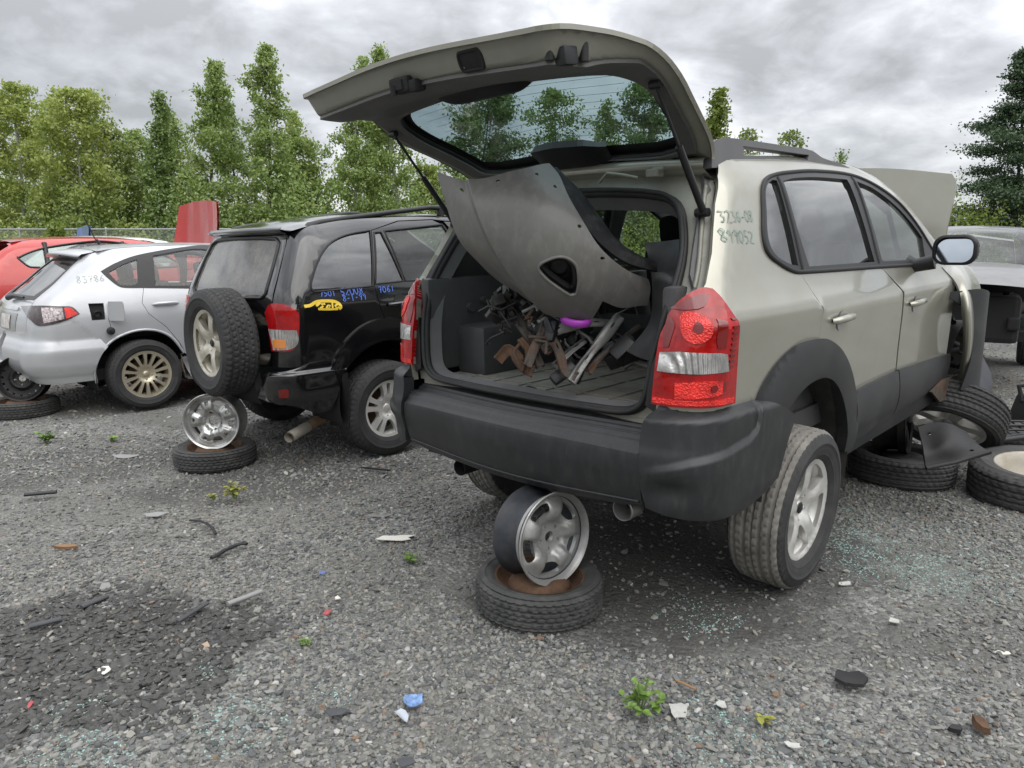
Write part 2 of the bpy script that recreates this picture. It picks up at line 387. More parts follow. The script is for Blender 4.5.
def lens(name, col, kind='VORO', scale=120, rough=.1, depth=.4, metal=0):
    m = mat(name, col, rough, metal, 0, var=.35, vscale=18); nt = m.node_tree; N = nt.nodes; L = nt.links; b = N['Principled BSDF']; b.inputs['Coat Weight'].default_value = .3
    tc = N.new('ShaderNodeTexCoord')
    if kind == 'VORO': t = N.new('ShaderNodeTexVoronoi'); t.inputs['Scale'].default_value = scale; o = t.outputs['Distance']
    else: t = N.new('ShaderNodeTexWave'); t.wave_type = 'RINGS' if kind == 'RINGS' else 'BANDS'; t.bands_direction = 'X'; t.inputs['Scale'].default_value = scale; t.inputs['Distortion'].default_value = 1.5; o = t.outputs['Fac']
    L.new(tc.outputs['Object'], t.inputs['Vector']); bp = N.new('ShaderNodeBump'); bp.inputs['Strength'].default_value = depth; bp.inputs['Distance'].default_value = .01; L.new(o, bp.inputs['Height']); L.new(bp.outputs[0], b.inputs['Normal']); return m
M_RED = lens('red_lens', (.33, .003, .005), 'VORO', 34, .12, .10)
M_REDB = lens('bright_red_lens', (.70, .022, .016), 'VORO', 150, .14, .4)
M_REDD = mat('dark_red_lens', (.16, .004, .004), .12, 0, .6)
M_CLEAR = lens('clear_lens', (.50, .49, .48), 'BANDS', 28, .12, .9, .3)
M_AMBER = mat('amber_lens', (.7, .25, .06), .2, 0, .6)
M_BLACKP = mat('black_paint', (.005, .005, .006), .14, 0, 1, dirt=.06, dirt_col=(.09, .088, .08), dscale=5)
M_SILVER = mat('silver_paint', (.50, .51, .53), .32, .35, .6, var=.03, dirt=.12, dirt_col=(.36, .35, .32), dscale=4)
M_REDP = mat('red_paint', (.33, .018, .016), .28, 0, .7, var=.05, dirt=.1, dirt_col=(.3, .1, .08))
M_GREYP = mat('grey_silver_paint', (.34, .34, .345), .35, .4, .6, var=.05, dirt=.2, dirt_col=(.24, .23, .21))
M_CHROME = mat('chrome', (.7, .7, .7), .15, 1, dirt=.2)
M_G_DARK = glass('privacy_glass', (.14, .16, .165), dust=.02, f0=.17)
M_G_MID = glass('tinted_glass', (.50, .58, .55), dust=.05, f0=.07)
M_G_CLEAR = glass('clear_glass', (.72, .80, .78), dust=.05, f0=.06)
M_GATEG = glass('gate_glass', (.33, .43, .45), dust=.015, f0=.05)
M_MIRROR = mat('mirror_glass', (.55, .6, .65), .03, 1)
# ---------------------------------------------------------------- car body surface
class Body:
    def __init__(s, w, xr, xf, zt, Rr=.16, Rf=.25, bow=.03, bowf=.12, U0=.75, U1=3.6, taper=((0, 1), (5, 1)), cant=(.12, .05)):
        s.w, s.xr, s.xf, s.zt = pchip(w), pchip(xr), pchip(xf), pchip(zt)
        s.tp = pchip(taper); s.Rr, s.Rf, s.bow, s.bowf, s.U0, s.U1, s.cant = Rr, Rf, bow, bowf, U0, U1, cant
    def W(s, x, z):
        q = np.clip(1-(s.zt(x)-z)/s.cant[0], 0, 1.6)
        return s.w(z)*s.tp(x)-s.cant[1]*q*q
    def end(s, a, z, rear, Wd):
        "arc-length a measured from the corner start towards the centre line -> x, |y|"
        R = s.Rr if rear else s.Rf; sg = 1 if rear else -1
        xe = s.xr(z) if rear else s.xf(z); bow = s.bow if rear else s.bowf
        th = np.clip(a/R, 0, pi/2); rem = np.maximum(a-R*pi/2, 0)
        y = Wd-R*(1-np.cos(th))-rem; x = xe+sg*(R-R*np.sin(th))
        h = np.maximum(Wd-R, .05); k = np.clip(y/h, -1, 1); x = x-sg*bow*(1-k*k)**2*(rem > 0)
        return x, y
    def S(s, u, z, side=-1):
        "side skin: u is x along the flank, and runs on round the corners towards the centre line"
        u = np.asarray(u, float); z = np.asarray(z, float)
        xe = s.xr(z)+s.Rr; L = s.U0-xe; t = s.U0-u
        x = np.clip(u, s.U0, s.U1); y = s.W(x, z)
        r1 = (t > 0) & (t <= L); x = np.where(r1, u, x); y = np.where(r1, s.W(np.clip(u, 0, 9), z), y)
        r2 = (t > 0) & (t > L); ex, ey = s.end(np.maximum(t-L, 0), z, True, s.W(xe, z)); x = np.where(r2, ex, x); y = np.where(r2, ey, y)
        xe = s.xf(z)-s.Rf; L = xe-s.U1; t = u-s.U1
        r1 = (t > 0) & (t <= L); x = np.where(r1, u, x); y = np.where(r1, s.W(np.clip(u, 0, 9), z), y)
        r2 = (t > 0) & (t > L); ex, ey = s.end(np.maximum(t-L, 0), z, False, s.W(xe, z)); x = np.where(r2, ex, x); y = np.where(r2, ey, y)
        return np.stack([x, side*y, z], -1)
    def E(s, q, z, rear=True):
        "rear (or front) skin by signed arc-length q from the centre line"
        q = np.asarray(q, float); z = np.asarray(z, float); R = s.Rr if rear else s.Rf
        xe = s.xr(z)+R if rear else s.xf(z)-R; Wd = s.W(xe, z); tot = Wd-R+R*pi/2; a = tot-np.abs(q)
        x, y = s.end(np.maximum(a, 0), z, rear, Wd)
        o = a < 0; xs = xe-a if rear else xe+a
        x = np.where(o, xs, x); y = np.where(o, s.W(xs, z), y)
        return np.stack([x, np.sign(q)*y+0*z, z], -1)
    def right(s): return lambda u, z: s.S(u, z, -1)
    def left(s): return lambda u, z: s.S(u, z, 1)
    def rear(s): return lambda q, z: s.E(q, z, True)
    def front(s): return lambda q, z: s.E(q, z, False)
SG = {-1: 1, 1: -1}                      # panel() orientation for the right / left flank
def sides(B, f):
    for sd in (-1, 1): f(sd, (lambda u, z, sd=sd: B.S(u, z, sd)), SG[sd])

def car_matrix(cx_, cy_, yaw, lift0=0.0, pitch=0.0):
    return Matrix.Translation((cx_, cy_, lift0)) @ Matrix.Rotation(pi/2-R_(yaw), 4, 'Z') @ Matrix.Rotation(-pitch, 4, 'Y')
T_YAW, T_P = 44.0, .03
_s, _c = sin(R_(T_YAW)), cos(R_(T_YAW))
T_M = car_matrix(1.213-.855*_s-.88*_c, 2.89-.855*_c+.88*_s, T_YAW, .13-.855*T_P, T_P)
TB = Body(w=[(.18, .76), (.30, .835), (.45, .856), (.60, .858), (.80, .870), (1.00, .889), (1.045, .894), (1.060, .884), (1.12, .852), (1.18, .828), (1.22, .815), (1.36, .774), (1.55, .712), (1.64, .672), (1.76, .61)],
          xr=[(.3, .10), (.60, .06), (.72, .06), (.90, .075), (1.05, .11), (1.12, .135), (1.3, .24), (1.5, .36), (1.62, .46), (1.74, .56)],
          xf=[(.3, 4.22), (.6, 4.27), (.8, 4.22), (1.0, 4.10), (1.1, 3.9), (1.7, 3.8)],
          zt=[(.2, 1.58), (.42, 1.61), (.6, 1.63), (.9, 1.65), (1.4, 1.675), (1.9, 1.67), (2.2, 1.63), (2.5, 1.53), (2.8, 1.37), (3.1, 1.18), (3.3, 1.10), (4.2, .97)],
          taper=((0, .95), (.5, .985), (1.0, 1), (3.2, 1), (3.8, .97), (4.3, .88)))
# ---------------------------------------------------------------- wheels (axle along Y, outer face towards -Y)
def tyre_geo(Rt=.345, rr=.205, w=.225, n=216, blocks=54, worn=False):
    hw = w/2; prof = []
    prof += [(rr-.004, -hw*.78, 0), (rr+.004, -hw*.88, 0), (rr+.018, -hw*.93, 0), (rr+.022, -hw*.97, 0), (rr+.030, -hw*.975, 0), (rr+.036, -hw*1.0, 0), (rr+.05, -hw*1.02, 0), (rr+(Rt-rr)*.52, -hw*1.04, 0), (rr+(Rt-rr)*.54, -hw*1.06, 0), (rr+(Rt-rr)*.58, -hw*1.055, 0), (rr+(Rt-rr)*.60, -hw*1.03, 0), (rr+(Rt-rr)*.8, -hw*.98, 0), (Rt-.017, -hw*.90, 2), (Rt-.010, -hw*.86, 1), (Rt-.006, -hw*.80, 1)]
    ys = np.linspace(-.74, .74, 25)
    for y in ys:
        gr = min(abs(abs(y)-.30), abs(abs(y)-.66)*.9) < .055 or abs(y) < .02
        prof.append((Rt-.004*abs(y)**2, y*hw, 3 if gr else 1))
    prof += [(r_, -y_, k) for (r_, y_, k) in prof[14::-1]]
    A = np.zeros((len(prof), n, 3)); th = np.arange(n)*2*pi/n
    for i, (r_, y_, k) in enumerate(prof):
        d = np.zeros(n)
        if k == 3: d[:] = .010
        elif k:
            ph = (th*blocks/(2*pi)+abs(y_)/hw*1.3+(.5 if y_ > 0 else 0)) % 1
            d = np.where(ph < (.26 if k == 1 else .34), .008 if not worn else .006, 0.0)
        r2 = r_-d
        A[i] = np.stack([r2*np.cos(th), np.full(n, y_), r2*np.sin(th)], 1)
    g = Geo(); k0 = 12; k1 = len(prof)-13
    g.grid(A[:k0+1][::-1], close_u=True); g.grid(A[k1:][::-1], close_u=True); g.cur = 1; g.grid(A[k0:k1+1][::-1], close_u=True); g.cur = 0
    g.lathe([(rr-.004, hw*.78), (rr+.03, hw*.8), (Rt-.02, hw*.7), (Rt-.02, -hw*.7), (rr+.03, -hw*.8), (rr-.004, -hw*.78)][::-1], 48)
    return g
def polar_win(a, r0, r1, h0, h1, n=5):
    "a spoke window: centred on angle a (deg), radii r0..r1, half angles h0, h1"
    P = [(r0, a-h0), (r0, a+h0)] + [(r1, a+h1*(1-2*k/n)) for k in range(n+1)]
    return [(r*cos(R_(t)), r*sin(R_(t))) for r, t in P]
def soften(poly, q=.28):
    o = []
    for i, p in enumerate(poly):
        a, b = poly[i-1], poly[(i+1) % len(poly)]
        p0 = (p[0]+(a[0]-p[0])*q, p[1]+(a[1]-p[1])*q); p1 = (p[0]+(b[0]-p[0])*q, p[1]+(b[1]-p[1])*q)
        o += [p0, ((p0[0]+2*p[0]+p1[0])/4, (p0[1]+2*p[1]+p1[1])/4), p1]
    return o
RIMS = {
 'five':  dict(r=.220, w=.19, face=[(0, -.045), (.035, -.048), (.06, -.060), (.10, -.070), (.16, -.073), (.19, -.080), (.21, -.090)], win=[[soften(polar_win(90+36+72*i, .078, .196, 11, 26)) for i in range(5)]], cap=.030, lugs=(5, .052), th=.045),
 'twin':  dict(r=.205, w=.19, face=[(0, -.040), (.04, -.046), (.07, -.062), (.12, -.074), (.17, -.076), (.19, -.080), (.21, -.088)], win=[[soften(polar_win(90+36+72*i, .085, .183, 13, 19)) for i in range(5)], [soften(polar_win(90+72*i, .090, .180, 4.5, 5.5)) for i in range(5)]], cap=.032, lugs=(5, .055), th=.035),
 'multi': dict(r=.215, w=.18, face=[(0, -.050), (.045, -.052), (.07, -.066), (.12, -.080), (.17, -.082), (.20, -.082), (.22, -.088)], win=[[soften(polar_win(360/14*i, .080, .190, 6.5, 8.2)) for i in range(14)]], cap=.028, lugs=(5, .053), th=.03),
 'broad': dict(r=.205, w=.19, face=[(0, -.055), (.035, -.050), (.07, -.054), (.09, -.072), (.13, -.080), (.17, -.068), (.19, -.060), (.21, -.060)], win=[[soften(polar_win(90+36+72*i, .118, .172, 17, 21)) for i in range(5)]], cap=.0, lugs=(5, .056), th=.02, bore=.026),
 'ridged': dict(r=.190, w=.18, face=[(0, -.03), (.05, -.035), (.075, -.060), (.10, -.072), (.145, -.066), (.17, -.046), (.185, -.050), (.197, -.055)], win=[[soften(polar_win(90+72*i, .118, .160, 12, 15)) for i in range(5)], [soften(polar_win(126+72*i, .120, .150, 5, 6)) for i in range(5)]], cap=.0, lugs=(6, .062), th=.015, bore=.036),
 'holes': dict(r=.190, w=.18, face=[(0, -.030), (.05, -.034), (.085, -.055), (.11, -.036), (.15, -.040), (.175, -.050), (.185, -.060), (.197, -.088)], win=[[circ(.152*cos(R_(22.5*i)), .152*sin(R_(22.5*i)), .0115, 10) for i in range(16)]], cap=.0, lugs=(5, .056), th=.012, bore=.030),
}
def rim_geo(kind, part='all'):
    D = RIMS[kind]; g = Geo(); r = D['r']; hw = D['w']/2
    if part in ('all', 'barrel'):
        g.lathe([(r+.010, -hw*.99), (r+.012, -hw*.95), (r+.004, -hw*.90), (r-.002, -hw*.80), (r-.012, -hw*.6), (r-.026, -hw*.45), (r-.026, hw*.3), (r-.008, hw*.6), (r-.002, hw*.84), (r+.010, hw*.95), (r+.012, hw*1.0)][::-1], 64)
        g.lathe([(r+.010, hw*.99), (r-.007, hw*.84), (r-.013, hw*.6), (r-.031, hw*.3), (r-.031, -hw*.45), (r-.017, -hw*.6), (r-.006, -hw*.80), (r+.010, -hw*.99)][::-1], 64)
    if part in ('all', 'face'):
        fy = pchip(D['face'])
        F = lambda a, b: np.stack([a, fy(np.hypot(a, b)), b], -1)
        if kind == 'five':
            def F(a, b, fy=fy):
                rr_ = np.hypot(a, b); th = np.arctan2(b, a)
                cr = (.5+.5*np.cos(5*(th-pi/2)))
                return np.stack([a, fy(rr_)-.012*(cr**2)*np.clip((rr_-.04)/.06, 0, 1)*np.clip((.2-rr_)/.05, 0, 1), b], -1)
        if kind in ('ridged', 'broad'):
            def F(a, b, fy=fy, kd=kind):
                rr_ = np.hypot(a, b); th = np.arctan2(b, a)
                cr = np.cos(5*(th-pi/2)) if kd == 'broad' else -np.cos(5*(th-pi/2))
                return np.stack([a, fy(rr_)-.011*np.tanh(3*cr)*np.clip((rr_-.06)/.04, 0, 1)*np.clip((.19-rr_)/.035, 0, 1), b], -1)
        holes = [w for ws in D['win'] for w in ws]
        if D.get('bore'): holes.append(circ(0, 0, D['bore'], 20))
        nl, rl = D['lugs']
        holes += [circ(rl*cos(R_(90+360/nl*i+36)), rl*sin(R_(90+360/nl*i+36)), .0085, 8) for i in range(nl)]
        panel(g, F, circ(0, 0, r+.004 if kind not in ('broad', 'ridged') else r-.012, 72), holes, step=.014, thick=D['th'], sgn=1, edge=.012)
        if D['cap']:
            g.lathe([(0, fy(0)-.012), (D['cap']*.7, fy(0)-.011), (D['cap'], fy(0)-.004), (D['cap'], fy(0)+.01)][::-1], 24)
            for i in range(nl):
                g.lathe([(0, -.058), (.008, -.057), (.009, -.03)][::-1], 8, M=Matrix.Translation((rl*cos(R_(90+360/nl*i+36)), 0, rl*sin(R_(90+360/nl*i+36)))))
        if kind in ('ridged', 'broad', 'holes'):   # polished lip in front of the barrel
            g.lathe([(r-.016, -hw*.60), (r-.012, -hw*.68), (r-.006, -hw*.86), (r+.001, -hw*.98), (r+.010, -hw*1.03), (r+.014, -hw*.97)][::-1], 64)
    return g
def drum_geo():
    g = Geo(); g.lathe([(0, .02), (.13, .02), (.135, .03), (.135, .07), (0, .07)][::-1], 32); g.lathe([(0, -.03), (.03, -.03), (.035, .02)][::-1], 16); return g
_WC = {}
def wheel_parts(tk, rk, tm, rm):
    k = (tk, rk, tm.name if tm else '', rm.name)
    if k not in _WC:
        r = RIMS[rk]['r']; T = dict(suv=(.345, r, .225), tall=(.352, r, .225), vsuv=(.335, r, .215), low=(.318, r, .205), thin=(.30, r, .16))[tk]
        o = {}
        if tm: o['tyre'] = tyre_geo(*T, worn=(tk != 'tall')).build('tyre', [M_TYRE, tm], auto=38)
        o['rim'] = rim_geo(rk).build('rim', rm, auto=40)
        if rk == 'five': g = Geo(); g.lathe([(0, -.063), (.020, -.063), (.026, -.058)][::-1], 24); o['centre_cap'] = g.build('centre_cap', M_TRIM)
        o['brake_drum'] = drum_geo().build('brake_drum', M_RUST, auto=40)
        _WC[k] = [o, True]
    return _WC[k]
def add_wheel(parent, M, tk, rk, tm, rm, drum=True, name='wheel', label=None):
    e = empty(name, M, parent=parent)
    if label: e['label'] = label
    c = wheel_parts(tk, rk, tm, rm)
    for nme, o in c[0].items():
        if nme == 'brake_drum' and not drum:
            if c[1]: pass
            continue
        if o.parent is None: o.parent = e
        else: share(o, e)
    return e
def clean_wheels():
    for c in _WC.values():
        for o in c[0].values():
            if o.parent is None: bpy.data.objects.remove(o)

# handwriting: single-stroke figures on a 1 x 1.6 box
STROKES = {'0': [[(.5, 1.6), (.1, 1.2), (.1, .4), (.5, 0), (.9, .4), (.9, 1.2), (.5, 1.6)]], '2': [[(.1, 1.3), (.5, 1.6), (.9, 1.2), (.1, 0), (.95, .05)]],
 '3': [[(.1, 1.55), (.9, 1.5), (.4, .95), (.9, .6), (.6, .05), (.1, .15)]], '5': [[(.9, 1.6), (.2, 1.55), (.15, .9), (.8, .85), (.85, .3), (.1, 0)]],
 '6': [[(.8, 1.6), (.2, .9), (.15, .3), (.5, 0), (.9, .4), (.5, .8), (.2, .5)]], '7': [[(.1, 1.5), (.9, 1.6), (.4, 0)], [(.35, .8), (.85, .85)]],
 '8': [[(.5, .85), (.1, 1.3), (.5, 1.6), (.9, 1.3), (.5, .85), (.1, .4), (.5, 0), (.9, .4), (.5, .85)]], '9': [[(.85, 1.2), (.5, 1.6), (.1, 1.2), (.5, .85), (.85, 1.2), (.7, 0)]],
 '-': [[(.2, .7), (.8, .75)]], '1': [[(.2, 1.2), (.5, 1.6), (.5, 0)]], 'L': [[(.1, 1.6), (.1, 0), (.8, 0)]], 'Z': [[(.1, 1.55), (.9, 1.6), (.1, 0), (.95, .05)]],
 'S': [[(.9, 1.4), (.5, 1.6), (.1, 1.2), (.9, .5), (.5, 0), (.1, .2)]], 'O': [[(.5, 1.6), (.1, 1.2), (.1, .4), (.5, 0), (.9, .4), (.9, 1.2), (.5, 1.6)]], 'D': [[(.1, 0), (.15, 1.6), (.8, 1.2), (.85, .5), (.1, 0)]],
 'n': [[(.05, 0), (.1, .9), (.2, .6), (.6, .9), (.75, .1)]], 'u': [[(.1, .9), (.2, .1), (.7, .1), (.8, .9), (.85, 0)]], ' ': []}
def ribbon(g, F, pts, w, off=.003, sgn=1):
    "a painted stroke lying on the surface F"
    pts = spl(pts, ang=75, n=5, closed=False); L = np.array(pts); d = np.gradient(L, axis=0); d /= np.linalg.norm(d, axis=1)[:, None]+1e-9
    nn = np.stack([-d[:, 1], d[:, 0]], 1)*w/2; G = lift(F, off*sgn)
    a, b = L+nn, L-nn; P = G(np.r_[a[:, 0], b[:, 0]], np.r_[a[:, 1], b[:, 1]]); k = len(L)
    g.add([tuple(p) for p in P], [(i, i+1, i+1+k, i+k)[::sgn] for i in range(k-1)], True)
def write(g, F, text, o, du, size, w, off=.003, sgn=1, slant=0.0, aspect=.55, jit=.04):
    "text from the (u, v) point o along du"
    du = Vector((du[0], du[1])).normalized(); dv = Vector((-du.y, du.x)) if sgn > 0 else Vector((du.y, -du.x))
    if dv.y < 0: dv = -dv
    x = 0
    for ch in text:
        for st in STROKES[ch]:
            pts = []
            for a, b in st:
                a += rng.uniform(-jit, jit)*2; b += rng.uniform(-jit, jit)*2
                p = Vector(o)+du*(x+(a+slant*b)*size*aspect)+dv*(b/1.6*size); pts.append((p.x, p.y))
            ribbon(g, F, pts, w, off, sgn)
        x += size*aspect*1.25
# ---------------------------------------------------------------- ground: one sheet to the horizon, then loose stones
def ground_mat():
    m = bpy.data.materials.new('gravel_ground'); m.use_nodes = True; nt = m.node_tree; N = nt.nodes; L = nt.links; b = N['Principled BSDF']; b.inputs['Roughness'].default_value = .9; b.inputs['Specular IOR Level'].default_value = .25
    tc = N.new('ShaderNodeTexCoord')
    def nz(s, d=6, r=.6, off=(0, 0, 0)):
        mp = N.new('ShaderNodeMapping'); mp.inputs['Location'].default_value = off; L.new(tc.outputs['Object'], mp.inputs[0])
        n = N.new('ShaderNodeTexNoise'); n.inputs['Scale'].default_value = s; n.inputs['Detail'].default_value = d; n.inputs['Roughness'].default_value = r; L.new(mp.outputs[0], n.inputs['Vector']); return n.outputs['Fac']
    def mr(v, a, c, lo=0, hi=1):
        n = N.new('ShaderNodeMapRange'); n.interpolation_type = 'SMOOTHSTEP'; n.inputs[1].default_value = a; n.inputs[2].default_value = c; n.inputs[3].default_value = lo; n.inputs[4].default_value = hi; L.new(v, n.inputs[0]); return n.outputs[0]
    def mix(f, a, c, op='MIX'):
        n = N.new('ShaderNodeMix'); n.data_type = 'RGBA'; n.blend_type = op
        for i, v in ((0, f), (6, a), (7, c)):
            if isinstance(v, (int, float)): n.inputs[i].default_value = v
            elif isinstance(v, tuple): n.inputs[i].default_value = (*v, 1)
            else: L.new(v, n.inputs[i])
        return n.outputs[2]
    def mul(a, c, op='MULTIPLY'):
        n = N.new('ShaderNodeMath'); n.operation = op; n.use_clamp = False
        for i, v in enumerate((a, c)):
            if isinstance(v, (int, float)): n.inputs[i].default_value = v
            else: L.new(v, n.inputs[i])
        return n.outputs[0]
    vo = N.new('ShaderNodeTexVoronoi'); vo.inputs['Scale'].default_value = 75; vo.inputs['Randomness'].default_value = 1; L.new(tc.outputs['Object'], vo.inputs['Vector'])
    v2 = N.new('ShaderNodeTexVoronoi'); v2.inputs['Scale'].default_value = 38; L.new(tc.outputs['Object'], v2.inputs['Vector'])
    sep = N.new('ShaderNodeSeparateColor'); L.new(vo.outputs['Color'], sep.inputs[0])
    rp = N.new('ShaderNodeValToRGB'); L.new(sep.outputs[0], rp.inputs[0]); c = rp.color_ramp; c.elements[0].color = (0.081, 0.083, 0.084, 1); c.elements[1].color = (0.401, 0.399, 0.376, 1)
    for p, k in ((.3, (0.158, 0.160, 0.156, 1)), (.6, (0.215, 0.213, 0.199, 1)), (.82, (0.286, 0.286, 0.269, 1))): e = c.elements.new(p); e.color = k
    fines = mix(nz(300, 3, .7), (.085, .083, .076), (.20, .195, .178))
    pat = mr(nz(1.1, 5, .6), .42, .62)                       # stony or dusty areas
    col = mix(mr(pat, 0, 1, .25, .85), fines, rp.outputs[0])
    col = mix(mr(nz(.55, 4, .55, (4, 2, 0)), .52, .70, 0, .45), col, (.21, .20, .175))   # brownish dusty swathes
    # stained, oily earth where cars have stood
    def blob(x, y, rx, ry, ang, amp):
        mp = N.new('ShaderNodeMapping'); mp.vector_type = 'TEXTURE'; mp.inputs['Location'].default_value = (x, y, 0); mp.inputs['Rotation'].default_value = (0, 0, R_(ang)); mp.inputs['Scale'].default_value = (rx, ry, 1); L.new(tc.outputs['Object'], mp.inputs[0])
        ln = N.new('ShaderNodeVectorMath'); ln.operation = 'LENGTH'; L.new(mp.outputs[0], ln.inputs[0]); v = mul(ln.outputs['Value'], mul(nz(4.5, 6, .65), 1.0, 'MULTIPLY'), 'ADD'); return mr(v, 1.62, 1.22, 0, amp)
    st = None
    p1 = gpt(70, 652); p2 = gpt(300, 478); p3 = gpt(690, 560); p4 = gpt(30, 470); p5 = gpt(900, 640)
    for (p, rx, ry, an, am) in ((p1, .68, .46, 12, .9), (p2, 1.0, .40, 20, .6), (p3, 1.15, .75, 35, .75), (p4, 1.2, .5, 20, .55), (gpt(960, 345), 1.6, .8, 0, .5), (p5, .9, .18, 0, .30)):
        v = blob(p.x, p.y, rx, ry, an, am); st = v if st is None else mul(st, v, 'MAXIMUM')
    dk = mix(nz(160, 4, .7), (.028, .027, .027), (.075, .072, .068)); col = mix(st, col, dk)
    # crushed green window glass
    def gl(x, y, rx, ry):
        return blob(x, y, rx, ry, 0, 1)
    v3 = N.new('ShaderNodeTexVoronoi'); v3.inputs['Scale'].default_value = 110; L.new(tc.outputs['Object'], v3.inputs['Vector']); s3 = N.new('ShaderNodeSeparateColor'); L.new(v3.outputs['Color'], s3.inputs[0]); GS = mul(mr(s3.outputs[1], .80, .84), mr(nz(7, 3, .6), .42, .58))
    g1 = gpt(900, 540); gg = mul(gl(g1.x, g1.y, .55, .62), GS)
    for q, s_ in ((gpt(212, 672), .12), (gpt(240, 720), .2), (gpt(735, 740), .35), (gpt(75, 712), .14), (gpt(70, 765), .2)): gg = mul(gg, mul(gl(q.x, q.y, s_, s_*.8), GS), 'MAXIMUM')
    col = mix(mul(gg, .75), col, (.33, .46, .43))
    L.new(col, b.inputs['Base Color'])
    h = mul(mul(vo.outputs['Distance'], -.6), mul(v2.outputs['Distance'], -.8), 'ADD'); h = mul(h, mul(nz(120, 4, .7), .5), 'ADD')
    bp = N.new('ShaderNodeBump'); bp.inputs['Strength'].default_value = .75; bp.inputs['Distance'].default_value = .012; L.new(h, bp.inputs['Height']); L.new(bp.outputs[0], b.inputs['Normal'])
    return m
def gh(x, y):                                # gentle unevenness, flat where the wheels stand
    x = np.asarray(x, float); y = np.asarray(y, float)
    return .012*np.sin(x*1.7+1.3)*np.cos(y*1.3+.4)+.008*np.sin(x*3.9+y*2.7)+.006*np.sin(x*7.1-y*5.3+2)-.012
xsr = np.r_[-900, -400, -150, -60, np.arange(-25, 25.01, .18), 60, 150, 400, 900]; ysr = np.r_[-200, -60, -20, -6, np.arange(-2, 26.01, .14), 32, 45, 80, 200, 500, 1500]
X, Y = np.meshgrid(xsr, ysr); k = ((np.abs(X) < 25) & (Y > -2) & (Y < 26)); Z = np.where(k, gh(X, Y), -.01)
g = Geo(); g.grid(np.stack([X, Y, Z], -1)); set_label(g.build('ground', ground_mat()), kind='structure')

def stone_mat():
    m = bpy.data.materials.new('loose_stone'); m.use_nodes = True; nt = m.node_tree; N = nt.nodes; L = nt.links; b = N['Principled BSDF']; b.inputs['Roughness'].default_value = .85; b.inputs['Specular IOR Level'].default_value = .3
    ge = N.new('ShaderNodeNewGeometry'); rp = N.new('ShaderNodeValToRGB'); L.new(ge.outputs['Random Per Island'], rp.inputs[0]); c = rp.color_ramp; c.elements[0].color = (0.090, 0.096, 0.097, 1); c.elements[1].color = (0.524, 0.519, 0.486, 1)
    for p, k in ((.25, (0.158, 0.162, 0.160, 1)), (.5, (0.215, 0.217, 0.209, 1)), (.7, (0.252, 0.243, 0.210, 1)), (.86, (0.305, 0.309, 0.302, 1)), (.955, (0.314, 0.295, 0.248, 1))): e = c.elements.new(p); e.color = k
    e = c.elements.new(.975); e.color = (.21, .125, .075, 1); e = c.elements.new(.985); e.color = (.46, .45, .43, 1)
    tc = N.new('ShaderNodeTexCoord'); n = N.new('ShaderNodeTexNoise'); n.inputs['Scale'].default_value = 150; L.new(tc.outputs['Object'], n.inputs['Vector'])
    mx = N.new('ShaderNodeMix'); mx.data_type = 'RGBA'; mx.blend_type = 'MULTIPLY'; mx.inputs[0].default_value = .5; L.new(rp.outputs[0], mx.inputs[6]); L.new(n.outputs['Color'], mx.inputs[7])
    mx2 = N.new('ShaderNodeMix'); mx2.data_type = 'RGBA'; mx2.inputs[0].default_value = .5; L.new(mx.outputs[2], mx2.inputs[6]); L.new(rp.outputs[0], mx2.inputs[7]); nb_ = N.new('ShaderNodeTexNoise'); nb_.inputs['Scale'].default_value = .9; nb_.inputs['Detail'].default_value = 4; L.new(tc.outputs['Object'], nb_.inputs['Vector'])
    mr = N.new('ShaderNodeMapRange'); mr.inputs[1].default_value = .45; mr.inputs[2].default_value = .68; mr.inputs[4].default_value = .42; L.new(nb_.outputs['Fac'], mr.inputs[0])
    mx3 = N.new('ShaderNodeMix'); mx3.data_type = 'RGBA'; L.new(mr.outputs[0], mx3.inputs[0]); L.new(mx2.outputs[2], mx3.inputs[6]); mx3.inputs[7].default_value = (.175, .165, .145, 1); L.new(mx3.outputs[2], b.inputs['Base Color']); return m
